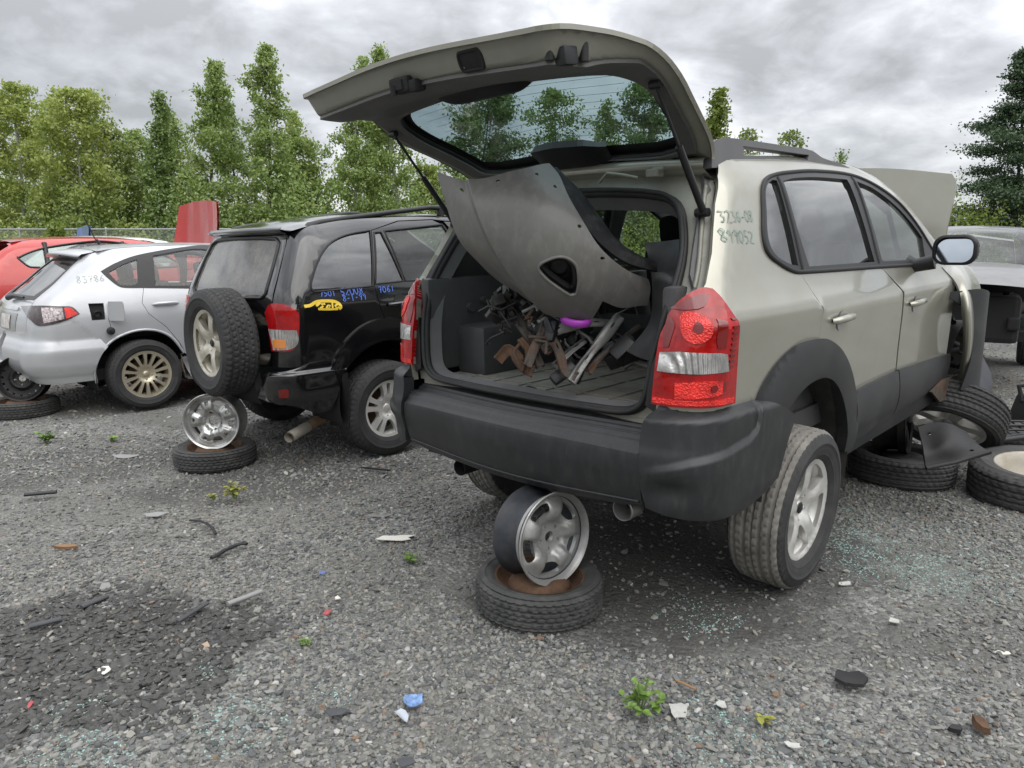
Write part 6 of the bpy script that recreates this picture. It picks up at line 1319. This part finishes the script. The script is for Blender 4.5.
plain_car(car_matrix(-11.4, 13.3, 50, .03, 0), mat('white_paint', (.62, .62, .60), .35, 0, .6, dirt=.15), 'white car with a blue hood standing open by the fence', hood_up=True, hood_mat=mat('blue_paint', (.10, .17, .42), .35, .2, .6))
plain_car(car_matrix(-7.8, 11.1, 44, .26, 0), mat('white_paint', (.62, .62, .60)), 'pale car whose roof just shows above the red car')
plain_car(car_matrix(6.55, 10.55, 213, .30, 0), mat('dull_grey_paint', (.17, .168, .168), .32, .35, .6, var=.06, dirt=.25), 'grey car with its bumper, grille and lights missing', nose=False, zsc=1.0)
plain_car(car_matrix(14.6, 19.0, 213, .25, 0), M_REDP, 'red car parked beyond the grey car that lost its nose', zsc=1.22)
M_SPARE = mat('weathered_tyre', (.048, .048, .048), .8, var=.3, dirt=.6, dirt_col=(.14, .135, .125), dscale=9, bump=.1, bscale=90)
# ---------------------------------------------------------------- loose wheels and tyres
def ring_matrix(p, tilt=(0, 0), spin=0):      # a tyre lying flat: axle upright, outer face up
    return Matrix.Translation(p) @ Matrix.Rotation(tilt[0], 4, 'X') @ Matrix.Rotation(tilt[1], 4, 'Y') @ Matrix.Rotation(spin, 4, 'Z') @ Matrix.Rotation(-pi/2, 4, 'X')
def axis_matrix(p, normal, roll=0):           # wheel whose outer face looks along normal
    n = Vector(normal).normalized(); return Matrix.Translation(p) @ n.to_track_quat('-Y', 'Z').to_matrix().to_4x4() @ Matrix.Rotation(roll, 4, 'Y')
def flat_spare(px, py, R_o, rr, w, label, tilt=(0, 0), disc_m=M_RUST, bulge=True, tm=None, grp='tyres lying flat on the gravel'):
    q = gpt(px, py); e = empty('flat_tyre', Matrix.Translation((q.x, q.y, w/2-.008)) @ Matrix.Rotation(tilt[0], 4, 'X') @ Matrix.Rotation(tilt[1], 4, 'Y') @ Matrix.Rotation(-pi/2, 4, 'X'), label, 'tyre', grp)
    tm = tm or M_SPARE
    tyre_geo(R_o, rr, w, n=180, blocks=44, worn=True).build('tyre', [M_SPARE, tm], e, auto=38)
    if bulge:
        g = Geo(); g.lathe([(rr+.006, -w*.46), (rr-.002, -w*.44), (rr-.012, -w*.25), (rr-.03, -w*.10), (rr-.05, -w*.06), (rr*.72, -w*.20), (rr*.60, -w*.40), (rr*.30, -w*.44), (.035, -w*.44), (.03, -w*.30), (0, -w*.30)], 56)
        g.lathe([(rr-.012, -w*.25), (rr-.02, w*.4), (rr+.006, w*.46)], 56); g.build('rim', disc_m, e, auto=50)
    return e
flat_spare(539, 602, .258, .175, .135, 'small flat spare tyre with rusty rim under the beige suv bumper', spin if False else (0, .02))
flat_spare(216, 461, .268, .18, .125, 'small flat spare tyre with rusty rim under the black suv', (0, 0))
flat_spare(24, 413, .285, .19, .135, 'flat spare tyre under the silver hatchback rear')
def bare_wheel(loc, normal, kind, face_m, barrel_m, label, roll=0, sc=1.0):
    e = empty('bare_wheel', axis_matrix(loc, normal, roll) @ Matrix.Diagonal((sc, sc, sc, 1)), label, 'wheel', 'wheels used to prop up the cars')
    rim_geo(kind, 'barrel').build('barrel', barrel_m, e, auto=40); rim_geo(kind, 'face').build('face', face_m, e, auto=40); return e
M_WSILV = mat('scratched_wheel_silver', (.40, .40, .39), .42, .55, 0, var=.12, dirt=.45, dirt_col=(.19, .17, .14), dscale=11)
q = gpt(539, 602); bare_wheel((q.x+.01, q.y+.02, .282), (.64, -.76, .06), 'broad', M_WSILV, M_BLUSTEEL, 'silver five-spoke bare wheel wedged upright under the beige suv', .15, .86)
q = gpt(216, 461); bare_wheel((q.x+.01, q.y+.02, .285), (.02, -1, .05), 'ridged', M_CHROME if False else mat('wheel_polished', (.55, .55, .54), .3, .8, 0, var=.15, dirt=.5, dirt_col=(.2, .18, .15), dscale=12), M_WSILV, 'shiny bare steel wheel wedged upright under the black suv', .4, .93)
q = gpt(24, 413); bare_wheel((q.x+.0, q.y+.05, .31), (.30, -1, .10), 'holes', M_BSTEEL, M_BSTEEL, 'black steel wheel with round holes under the silver hatchback', .1)
# under the front of the beige SUV
flat_spare(900, 476, .31, .195, .17, 'black flat tyre under the beige suv front corner', (0, .01), disc_m=M_BSTEEL)
q = gpt(900, 476); bare_wheel((q.x-.02, q.y+.10, .36), (.80, -.55, .05), 'five', M_BSTEEL, M_BSTEEL, 'black alloy wheel standing on the flat tyre at the beige suv front', .3)
e = empty('loose_wheel', axis_matrix(dpt(950, 416, 4.55), (-.45, -.42, -.78), .5), 'wheel with tyre leaning face down under the crumpled fender', 'wheel')
RIMS['lean'] = dict(RIMS['five'])
tyre_geo(.32, .220, .21, worn=True).build('tyre', [M_TYRE, M_TYRE], e, auto=38); rim_geo('lean').build('rim', M_ALLOY, e, auto=40)
q = gpt(1032, 497)
e = flat_spare(1040, 499, .37, .235, .22, 'big worn tyre on a pale steel rim lying beside the flat black tyre', (.06, -.05), bulge=False)
g = Geo(); g.lathe([(.246, -.098), (.242, -.104), (.230, -.095), (.222, -.06), (.205, -.03), (.20, .04), (.17, .06), (.06, .05), (0, .05)], 56); g.build('rim', mat('pale_rim', (.42, .39, .33), .5, .2, var=.15, dirt=.5, dirt_col=(.25, .19, .13)), e)
flat_spare(1003, 447, .31, .19, .16, 'dark flat tyre under the broken black grille', disc_m=M_BSTEEL)
def at_px(name, px, py, label, cat, group=None, z=0.0, rot=0):
    q = gpt(px, py, z); e = set_label(bpy.data.objects.new(name, None), label, cat, group); return q
# black plastic splash shield lying over the flat tyre
P = [(918, 427), (945, 424), (960, 428), (976, 443), (988, 452), (960, 460), (926, 468), (920, 452)]
c3 = [[dpt(918, 427, 3.98), dpt(945, 423, 4.05), dpt(962, 428, 4.1)], [dpt(921, 448, 3.72), dpt(950, 441, 3.72), dpt(978, 442, 3.80)], [dpt(926, 468, 3.66), dpt(955, 461, 3.66), dpt(990, 452, 3.70)]]
g = Geo(); SH = gridF(c3); panel(g, lift(SH, lambda u, v: .012*np.sin(u*5)*np.clip(1-np.abs(v-1), 0, 1)), spl([(0, 0), (.5, -.1), (1, .0), (1.6, .02), (2, .2), (1.9, 1), (2, 2), (1, 2.05), (0, 2), (.08, 1)], 60, 3), [circ(.35, .4, .07, 8), circ(1.6, 1.6, .07, 8)], step=.08, thick=.012, back=True, sgn=-1); edge_tube(g, SH, [(0, 2), (1, 2.05), (2, 2)], .012, closed=False); set_label(g.build('plastic_shield', M_RUBBER), 'black plastic splash shield lying over the flat tyre by the beige suv', 'car part')
# grille piece
q = gpt(1003, 434, .17); g = Geo()
M = Matrix.Translation((q.x, q.y, .185)) @ Matrix.Rotation(.25, 4, 'Z') @ Matrix.Rotation(.15, 4, 'X')
for k in range(9): g.tube([(-.30+.075*k, -.10, .0), (-.26+.075*k, .12, .02)], .006, 6, M=M)
for k in range(4): g.tube([(-.32, -.10+.07*k, .005*k), (0, -.12+.07*k, .03+.005*k), (.36, -.10+.07*k, .005*k)], .009, 6, M=M)
g.tube([(-.34, -.12, -.01), (0, -.15, .02), (.38, -.12, -.01)], .02, 8, M=M); set_label(g.build('broken_grille', M_TRIM), 'broken black plastic grille lying on the dark flat tyre', 'car part')
c3 = [[dpt(972, 352, 6.0), dpt(984, 358, 6.2)], [dpt(976, 378, 5.8), dpt(992, 378, 6.1)], [dpt(980, 402, 5.6), dpt(990, 404, 5.9)]]
g = Geo(); panel(g, gridF(c3), [(0, 0), (1, 0), (1, 1), (1, 2), (0, 2), (0, 1)], [], step=.3, thick=.03, back=True, sgn=-1); set_label(g.build('plastic_sheet', mat('navy_plastic', (.03, .032, .042), .5, var=.2)), 'dark plastic panel standing beyond the crumpled fender', 'car part')
q = gpt(1022, 425); g = Geo(); g.box((q.x+.05, q.y, .12), (.16, .22, .24), rot=(.2, .1, .4), bev=.03); g.tube([(q.x-.02, q.y, .20), (q.x-.03, q.y+.05, .32), (q.x+.08, q.y, .34)], .02, 8); set_label(g.build('engine_part', M_DARK, auto=40), 'black engine part standing on the gravel at the right edge', 'car part')

# ---------------------------------------------------------------- what lies in the open cargo bay
def cp(px, py, d):                             # world point at camera depth d (metres along the view axis) -> used only to place real parts
    r = ray_dir(px, py); f = Vector((0, cos(CAM_PIT), -sin(CAM_PIT))); return Vector((0, 0, CAM_H))+r*(d/r.dot(f))
# torn-off bumper cover standing on its end, a fog-lamp opening in its side
BC = [[cp(432, 160, 2.72), cp(475, 177, 2.66), cp(520, 172, 2.60), cp(549, 165, 2.66), cp(572, 176, 2.80)],
      [cp(446, 205, 2.70), cp(486, 212, 2.60), cp(535, 206, 2.54), cp(572, 203, 2.60), cp(592, 214, 2.76)],
      [cp(458, 240, 2.72), cp(505, 252, 2.60), cp(550, 248, 2.55), cp(596, 240, 2.60), cp(622, 250, 2.76)],
      [cp(486, 268, 2.80), cp(530, 288, 2.68), cp(575, 282, 2.62), cp(622, 268, 2.66), cp(660, 272, 2.80)],
      [cp(520, 296, 2.92), cp(555, 314, 2.80), cp(598, 308, 2.74), cp(640, 294, 2.76), cp(690, 296, 2.90)],
      [cp(550, 318, 3.0), cp(580, 335, 2.94), cp(615, 330, 2.88), cp(655, 318, 2.88), cp(700, 325, 3.0)]]
FBC = gridF(BC)
pkC = pick(FBC, (-.3, 4.3), (-.3, 5.3), Matrix.Identity(4))
fog = spl([pkC(*p) for p in [(539, 265), (549, 258), (562, 256), (573, 262), (577, 273), (576, 290), (570, 292), (556, 283), (546, 275)]], 70, 4)
def bcd(u, v): # a moulded step along the cover and a raised lip
    return .018*np.clip((u-.75)/.10, 0, 1)-.016*np.clip((u-3.0)/.25, 0, 1)+.02*np.exp(-((u-1.0)/.10)**2)*0
_bn = normals(FBC, [2.], [2.])[0]; bs = 1 if _bn[1] < 0 else -1
M_COVER = mat('scraped_bumper_cover', (.145, .141, .132), .42, .1, .15, var=.12, vscale=5, dirt=.55, dirt_col=(.24, .235, .22), dscale=13, stretch=(2.2, 2.2, 1), bump=.08, bscale=200)
COV = [pkC(*p) for p in [(437, 172), (455, 178), (476, 182), (512, 174), (547, 167), (556, 178), (566, 200), (583, 228), (603, 254), (625, 270), (648, 279), (650, 290), (645, 303), (620, 305), (601, 298), (592, 315), (570, 315), (545, 309), (520, 296), (497, 280), (472, 256), (455, 232), (447, 208), (441, 188)]]
g = Geo(); panel(g, lift(FBC, bcd, bs), spl(COV, 60, 4), [fog]+[circ(*pkC(*p), .045, 8) for p in ((462, 190), (500, 184), (536, 178), (553, 190), (577, 228), (600, 258), (505, 282), (530, 298))], step=.09, thick=.010, back=True, sgn=bs)
edge_tube(g, lift(FBC, bcd, bs), fog, .006, sgn=bs)
bc = g.build('bumper_cover', M_COVER); set_label(bc, 'torn off dark grey bumper cover standing in the open cargo bay', 'car part')
g = Geo(); G = lift(FBC, -.055, bs); panel(g, G, shrink(fog, -.12), [], step=.1, thick=0, sgn=bs); fc = np.mean(fog, axis=0); c = Vector(lift(FBC, -.045, bs)(np.array([fc[0]]), np.array([fc[1]]))[0]); n = Vector(normals(FBC, [fc[0]], [fc[1]])[0])*bs
L = axis_matrix(c, n); g.lathe([(.028, -.012), (.045, -.006), (.05, .01)][::-1], 24, M=L); g.lathe([(0, .002), (.028, .0)], 20, M=L)
edge_tube(g, lift(FBC, -.02, bs), shrink(fog, .02), .012, sgn=bs); g.build('fog_lamp_bezel', M_BSTEEL, bc, auto=40)
# the bumper's rolled inner lip: a curved black strip from the top to the right
s0 = [cp(549, 172, 2.66), cp(560, 190, 2.64), cp(578, 215, 2.62), cp(600, 243, 2.62), cp(626, 262, 2.64), cp(652, 270, 2.70), cp(672, 274, 2.8)]
s1 = [cp(562, 175, 2.80), cp(580, 190, 2.78), cp(598, 214, 2.76), cp(618, 240, 2.76), cp(640, 256, 2.78), cp(660, 264, 2.84), cp(676, 266, 2.9)]
g = Geo(); mid = [a.lerp(b, .5)+Vector((.0, -.03, .02)) for a, b in zip(s0, s1)]; FL = gridF([s0, mid, s1]); panel(g, FL, [(0, 0), (3, 0), (6, 0), (6, 1), (6, 2), (3, 2), (0, 2), (0, 1)], [], step=.2, thick=.012, back=True, sgn=1); g.build('rolled_lip', mat('scuffed_black', (.010, .010, .011), .62, var=.3, spec=.2, dirt=.3, dirt_col=(.13, .13, .125), dscale=16), bc)
# second, shiny dark panel at the right of the bay
c3 = [[cp(646, 243, 2.78), cp(664, 242, 2.72), cp(684, 240, 2.66)], [cp(652, 268, 2.76), cp(668, 266, 2.68), cp(682, 264, 2.62)], [cp(654, 298, 2.78), cp(666, 296, 2.68), cp(676, 292, 2.60)], [cp(650, 325, 2.80), cp(660, 326, 2.70), cp(668, 325, 2.60)], [cp(628, 352, 2.82), cp(640, 358, 2.74), cp(655, 362, 2.62)]]
g = Geo(); panel(g, gridF(c3), spl([(0, 0), (1, .0), (2, 0), (2, 2), (2, 4), (1, 4), (0, 4), (.0, 3), (0, 2), (0, 1)], 50, 4), [], step=.12, thick=.008, back=True, sgn=1); set_label(g.build('trim_panel', mat('satin_black', (.045, .045, .047), .32, 0, .1, var=.2, dirt=.25, dirt_col=(.12, .12, .12))), 'curved satin black trim panel leaning in the right of the cargo bay', 'car part')
# crushed metal, brackets and wiring
def bracket(name, m, label, pts, w, t=.006, seed=1):
    r = random.Random(seed); g = Geo(); P = [cp(*p) for p in pts]
    rows = []
    for i, p in enumerate(P):
        d = (P[min(i+1, len(P)-1)]-P[max(i-1, 0)]).normalized(); s_ = d.cross(Vector((.3, -1, .2))).normalized(); k = w*r.uniform(.7, 1.2); nn = d.cross(s_)
        rows.append([p-s_*k/2+nn*.018, p-s_*k/2, p-s_*k*.1+nn*r.uniform(-.008, .008), p+s_*k/2, p+s_*k/2+nn*.018])
    A = np.array([[list(q) for q in row] for row in rows]); F = lambda u, v: np.stack([np.interp(0, [0], [0])+0*u, u, v], -1)
    G_ = gridF(rows); panel(g, G_, [(0, 0), (4, 0), (4, len(P)-1), (0, len(P)-1)], [circ(2, j+.5, .16, 7) for j in range(1, len(P)-1, 2)], step=.34, thick=t, back=True, sgn=1)
    return set_label(g.build(name, m), label, 'car part')
M_MIX = mat('rusty_metal', (.075, .064, .056), .7, .35, var=.5, vscale=12, dirt=.9, dirt_col=(.16, .07, .03), dscale=9, bump=.4, bscale=60)
M_GALV = mat('dull_galvanised', (.23, .23, .225), .5, .6, var=.3, dirt=.6, dirt_col=(.14, .09, .06), dscale=14)
bracket('crushed_bracket', M_MIX, 'rust-streaked crushed bracket at the left of the junk in the cargo bay', [(497, 290, 2.95), (507, 305, 2.93), (520, 322, 2.92), (532, 342, 2.9), (541, 366, 2.86)], .04, seed=3)
bracket('crushed_bracket', M_RUST, 'orange rusty box bracket low at the left of the cargo junk', [(498, 361, 2.9), (508, 350, 2.88), (517, 356, 2.87), (524, 368, 2.86), (533, 371, 2.85)], .042, seed=5)
bracket('bent_rail', M_GALV, 'bent pale metal rail sloping through the cargo junk', [(541, 318, 2.9), (552, 330, 2.86), (566, 327, 2.84), (586, 323, 2.84), (606, 323, 2.86), (618, 326, 2.9)], .045, seed=7)
bracket('bent_rail', M_GALV, 'bent metal rail rising to the right behind the purple ring', [(572, 382, 2.76), (582, 366, 2.78), (594, 350, 2.80), (606, 335, 2.82), (621, 316, 2.84)], .04, seed=9)
bracket('bent_rail', M_MIX, 'short twisted metal strip in the middle of the cargo junk', [(543, 350, 2.84), (552, 340, 2.84), (561, 356, 2.8), (566, 372, 2.78), (576, 376, 2.76)], .035, seed=11)
bracket('bent_rail', M_MIX, 'upright rusty strip beside the orange bracket', [(528, 366, 2.80), (534, 350, 2.82), (541, 334, 2.84), (546, 322, 2.86)], .035, seed=12)
for k_, (pts_, w_, m_, lb_) in enumerate((([(512, 300, 2.96), (522, 318, 2.94), (536, 330, 2.92), (548, 350, 2.9)], .03, M_GALV, 'thin pale strip crossing the rusty crushed bracket'), ([(520, 338, 2.88), (530, 352, 2.86), (525, 372, 2.84)], .028, M_RUST, 'narrow orange strip hanging at the left of the junk'), ([(548, 312, 2.92), (558, 322, 2.9), (556, 336, 2.88)], .03, M_MIX, 'stubby bent tab below the bumper cover edge'), ([(590, 372, 2.8), (602, 356, 2.84), (622, 340, 2.9), (640, 326, 2.92)], .02, M_MIX, 'long thin dark strut right of the pale bent rail'), ([(556, 366, 2.82), (570, 352, 2.86), (586, 340, 2.9)], .03, M_GALV, 'small pale strut between the two bent rails'))):
    bracket('bent_strip', m_, lb_, pts_, w_, seed=20+k_)
g = Geo(); r = random.Random(4)
for k in range(26):
    a = cp(r.uniform(492, 530), r.uniform(288, 318), r.uniform(2.9, 3.02)); g.box(a, (r.uniform(.02, .06), r.uniform(.02, .05), r.uniform(.015, .05)), rot=(r.uniform(-1, 1), r.uniform(-1, 1), r.uniform(-1, 1)), bev=.004)
for k in range(5): a = cp(487+9*k, 300+4*k, 2.93); g.tube([a, a+Vector((.02, -.03, -.05)), a+Vector((.06, -.02, -.07)), a+Vector((.10, .02, -.02))], .004, 6)
set_label(g.build('wiring_block', M_BSTEEL, auto=40), 'black connector block with wires at the left of the cargo junk', 'car part')
g = Geo(); r = random.Random(31)
for k in range(34):
    a = cp(r.uniform(498, 625), r.uniform(300, 352), r.uniform(2.82, 3.0)); d = Vector((r.uniform(-.12, .12), r.uniform(-.06, .06), r.uniform(-.10, .06))); b_ = a+d*.5+Vector((r.uniform(-.03, .03), 0, r.uniform(-.03, .03)))
    g.cur = k % 3; g.tube([a, b_, a+d, a+d+Vector((r.uniform(-.04, .04), r.uniform(-.03, .03), r.uniform(-.05, .01)))], r.uniform(.0025, .0075), 6)
g.cur = 0; set_label(g.build('wire_tangle', [M_BSTEEL, M_GALV, M_MIX]), 'tangle of thin wires and rods through the middle of the cargo junk', 'car part')
g = Geo(); r = random.Random(8)
for k in range(14):
    a = cp(r.uniform(545, 625), r.uniform(330, 375), r.uniform(2.86, 3.05)); g.box(a, (r.uniform(.04, .14), r.uniform(.04, .12), r.uniform(.03, .10)), rot=(r.uniform(-1, 1), r.uniform(-1, 1), r.uniform(-1, 1)), bev=.012)
g.lathe([(.05, -.05), (.065, -.04), (.065, .05), (.05, .06)], 20, M=axis_matrix(cp(585, 352, 2.95), (-.3, -1, .3))); set_label(g.build('headlamp_housing', M_TRIM, auto=40), 'smashed black headlamp housing under the bent rails in the cargo bay', 'car part')
g = Geo(); g.lathe([(.052, -.012), (.060, -.010), (.062, .0), (.060, .016), (.050, .02), (.042, .012), (.042, -.006)], 32, closed=True, M=axis_matrix(cp(576, 318, 2.80), (.1, -.28, .95))); set_label(g.build('plastic_ring', mat('magenta_plastic', (.42, .06, .50), .35)), 'bright purple plastic ring on top of the cargo junk', 'ring')
g = Geo(); g.tube([cp(624, 368, 2.92), cp(634, 361, 2.92), cp(648, 366, 2.85), cp(662, 368, 2.8)], .012, 8); set_label(g.build('metal_rod', M_GALV), 'pale metal rod lying on the cargo floor at the right', 'rod')

# ---------------------------------------------------------------- litter on the gravel
def shard(name, px, py, wpx, hpx, m, label, cat, ang=0, n=9, thick=.0025, z=.008, seed=0, curl=.006, hole=False, grp=None):
    r = random.Random(seed+int(px*7+py)); q = gpt(px, py); sx = wpx*q.y/CAM_F/2; sy = max(hpx*q.y/CAM_F/2*1.9, .008)
    an = sorted((k+r.uniform(-.38, .38))*2*pi/n for k in range(n)); P = [(sx*r.uniform(.6, 1.1)*cos(t), sy*r.uniform(.5, 1.1)*sin(t)) for t in an]
    F = lambda a, b: np.stack([a, b, .0+curl*((a/sx)**2*.6+np.sin(b/sy*2+seed)*.4)], -1)
    g = Geo(); panel(g, F, P, [circ(sx*.55, -sy*.1, sx*.10, 8)] if hole else [], step=max(sx, sy)*.35, thick=thick, back=True, sgn=1)
    return set_label(g.build(name, m, None, Matrix.Translation((q.x, q.y, z)) @ Matrix.Rotation(R_(ang), 4, 'Z')), label, cat, grp)
M_WPL = mat('white_plastic', (.46, .46, .435), .5, var=.08, dirt=.7, dirt_col=(.28, .26, .23), dscale=30); M_GPL = mat('grey_plastic', (.26, .26, .255), .55, var=.1, dirt=.4)
M_DSL = mat('dark_slate', (.06, .062, .068), .7, var=.2); M_RPL = mat('red_plastic', (.36, .05, .055), .4, var=.1, dirt=.3); M_BPL = mat('blue_plastic', (.08, .14, .36), .4); M_WOOD = mat('wood_scrap', (.22, .13, .07), .8, var=.3); M_CARD = mat('pale_paper', (.62, .60, .54), .8, var=.08)
shard('plastic_shard', 678, 713, 26, 15, M_WPL, 'large white plastic shard with a hole right of the green weed', 'plastic shard', -15, 10, hole=True)
shard('plastic_shard', 721, 706, 13, 8, M_WPL, 'small white plastic chip right of the shard with a hole', 'plastic shard', 20, 6)
shard('plastic_shard', 792, 747, 24, 5, M_WPL, 'narrow white plastic strip on the gravel near the bottom right', 'plastic shard', -14, 8)
shard('plastic_shard', 104, 610, 22, 12, M_GPL, 'pale grey shard lying in the dark soil patch', 'plastic shard', 15, 6, thick=.01)
shard('plastic_shard', 104, 672, 18, 9, M_CARD, 'cream shard at the lower edge of the dark soil patch', 'plastic shard', 20, 8)
shard('plastic_shard', 126, 457, 32, 8, M_GPL, 'light grey plastic scrap between the silver hatchback and the stacked spare', 'plastic shard', 4, 9)
shard('plastic_shard', 204, 648, 14, 12, mat('tan_chip', (.36, .27, .19), .7), 'tan stone chip at the right end of the dark soil patch', 'stone chip', 30, 5, thick=.015)
shard('slate_piece', 337, 714, 26, 8, M_DSL, 'dark rounded slate piece left of the blue scrap', 'slate', 6, 9)
shard('rubber_scrap', 848, 682, 40, 16, M_RUBBER, 'ragged black rubber scrap right of the white shards', 'rubber scrap', -12, 9, thick=.012, z=.02)
shard('rubber_scrap', 405, 764, 28, 9, M_DSL, 'black plastic edge at the bottom of the picture', 'plastic shard', 16, 6)
shard('lens_shard', 327, 614, 11, 6, M_RPL, 'red lens shard on the gravel left of the propped wheel', 'lens shard', 0, 6)
shard('plastic_shard', 338, 599, 9, 5, M_CARD, 'white scrap just above the red lens shard', 'plastic shard', -10, 4)
shard('paper_scrap', 403, 718, 13, 11, mat('pale_paper_blue', (.42, .46, .52), .7), 'pale torn end of the blue wrapper on the gravel', 'wrapper', 55, 7, curl=.02)
shard('paper_scrap', 414, 702, 26, 9, mat('blue_paper', (.15, .25, .46), .6, var=.6, vscale=60), 'torn blue wrapper lying on the gravel at the bottom', 'wrapper', 10, 12, curl=.02)
shard('plastic_shard', 176, 675, 7, 9, M_BPL, 'bright blue plastic bit at the dark soil patch', 'plastic shard', 60, 6)
shard('plastic_shard', 323, 574, 9, 5, M_BPL, 'small blue plastic bit on the open gravel', 'plastic shard', 0, 5)
shard('plastic_shard', 30, 707, 9, 8, M_RPL, 'small red plastic bit at the lower left', 'plastic shard', 30, 5)
shard('wood_scrap', 68, 549, 30, 5, M_WOOD, 'orange brown wood splinter on the left gravel', 'wood scrap', 6, 8, thick=.015, z=.018)
shard('plastic_shard', 155, 515, 24, 9, M_GPL, 'grey flat plastic piece on the gravel below the stacked spare', 'plastic shard', 25, 5)
shard('metal_strip', 377, 517, 30, 4, M_GALV, 'thin pale metal strip on the gravel between the two suvs', 'metal strip', -3, 8)
shard('plastic_shard', 395, 539, 44, 8, M_CARD, 'pale muddy scrap on the gravel before the beige suv', 'plastic shard', 4, 11)
shard('plastic_shard', 893, 622, 15, 7, M_WPL, 'white plastic flake on the gravel right of the beige suv wheel', 'plastic shard', -4, 6)
shard('plastic_shard', 845, 585, 18, 4, M_WPL, 'thin white splinter in front of the beige suv rear wheel', 'plastic shard', 12, 6)
shard('plastic_shard', 1003, 655, 20, 5, M_CARD, 'cream splinter at the right edge of the gravel', 'plastic shard', -8, 6)
shard('lens_shard', 980, 625, 16, 5, mat('dull_red', (.30, .09, .08), .6), 'dull red shard on the gravel at the right', 'lens shard', -8, 6)
shard('rusty_bracket', 980, 731, 14, 14, M_RUST, 'small rusty bracket at the lower right corner', 'bracket', 0, 6, thick=.02, z=.03)
shard('rubber_scrap', 955, 733, 22, 5, M_RUBBER, 'short black rubber strip left of the small rusty bracket', 'rubber scrap', -4, 6, thick=.015, z=.02)
def rod(name, a, b, r, m, label, cat, sag=0.0):
    p, q = gpt(*a), gpt(*b); p.z = q.z = r+.008; g = Geo(); mm = (p+q)/2+Vector((0, sag, .0)); g.tube([p, p.lerp(mm, .5)+Vector((0, sag*.3, 0)), mm, q.lerp(mm, .5)+Vector((0, sag*.3, 0)), q], r, 8, flat=.6); return set_label(g.build(name, m), label, cat)
rod('trim_strip', (25, 499), (57, 496), .018, M_TRIM, 'short black trim strip on the gravel at the left', 'trim strip')
rod('trim_strip', (212, 562), (247, 548), .012, M_RUBBER, 'curved black rubber strip on the gravel', 'rubber strip', .06)
rod('trim_strip', (228, 609), (262, 596), .014, M_GPL, 'thin grey strip at the upper right of the dark soil', 'trim strip')
rod('trim_strip', (30, 632), (62, 624), .014, M_DSL, 'slate grey strip lying in the dark soil patch', 'trim strip')
rod('trim_strip', (82, 612), (108, 601), .013, M_DSL, 'dark strip next to the pale grey shard', 'trim strip')
rod('trim_strip', (178, 626), (208, 607), .010, M_DSL, 'thin dark strip across the dark soil patch', 'trim strip')
rod('wire_piece', (190, 523), (216, 537), .008, M_RUBBER, 'bent black wire piece on the gravel', 'wire', .05)
rod('twig', (676, 684), (696, 693), .006, M_WOOD, 'thin brown twig right of the green weed', 'twig')
rod('trim_strip', (362, 470), (390, 473), .01, M_DARK, 'dark strip on the wet ground behind the black suv wheel', 'trim strip')
# weeds
M_LEAF = mat('weed_leaf', (.13, .22, .04), .55, var=.35, vscale=25); M_STEM = mat('weed_stem', (.12, .18, .05), .6); M_YLEAF = mat('yellow_weed_leaf', (.27, .27, .05), .6, var=.3, vscale=25)
def weed(px, py, hpx, wpx, n, label, m=None, seed=1, leaf=.03, upright=False):
    r = random.Random(seed); q = gpt(px, py); H = hpx*q.y/CAM_F; Wd = wpx*q.y/CAM_F/2; e = empty('weed', q, label, 'weed'); gs = Geo(); gl = Geo()
    for k in range(n):
        a = r.uniform(0, 2*pi); rad = Wd*(r.random()**.5); tip = Vector((rad*cos(a), rad*sin(a)*.8, H*r.uniform(.45, 1.0)*(1 if upright else (1.1-.5*rad/Wd)))); base = tip*.12; base.z = 0
        gs.tube([base, base.lerp(tip, .5)+Vector((0, 0, .01)), tip], [.0025, .002, .0012], 5)
        for j in range(5 if upright else 4):
            t = r.uniform(.35, 1); c = base.lerp(tip, t); b = r.uniform(0, 2*pi); L = leaf*r.uniform(.6, 1.15); d = Vector((cos(b), sin(b), r.uniform(-.2, .5))).normalized(); s_ = d.cross(Vector((0, 0, 1))).normalized()*L*.36
            up = Vector((0, 0, L*.12))
            V = [c, c+d*L*.3+s_*.9+up, c+d*L*.65+s_*.8+up*.8, c+d*L, c+d*L*.65-s_*.8+up*.8, c+d*L*.3-s_*.9+up, c+d*L*.5]
            gl.add(V, [(0, 1, 6), (1, 2, 6), (2, 3, 6), (3, 4, 6), (4, 5, 6), (5, 0, 6)], False)
    gs.build('stem', M_STEM, e); gl.build('leaves', m or M_LEAF, e); return e
weed(640, 712, 42, 58, 13, 'bright green leafy weed growing beside the white shards', seed=3, leaf=.034)
weed(762, 722, 16, 16, 4, 'yellowing weed seedling right of the white shards', M_YLEAF, seed=5, leaf=.03)
weed(414, 563, 14, 22, 6, 'low green weed on the gravel left of the propped wheel', seed=7, leaf=.035)
weed(235, 499, 26, 18, 7, 'tall yellow green weed by the spare under the black suv', M_YLEAF, seed=9, leaf=.04, upright=True)
weed(214, 500, 12, 12, 4, 'small brownish weed left of the tall yellow green weed', M_YLEAF, seed=11, leaf=.03)
weed(47, 444, 14, 18, 9, 'tuft of green weed before the spare under the silver hatchback', seed=13, leaf=.05, upright=True)
weed(112, 442, 8, 14, 5, 'faint green weed between two car stacks', seed=15, leaf=.04)
weed(306, 643, 5, 12, 4, 'tiny mossy weed near the red lens shard', seed=17, leaf=.02)
clean_wheels()
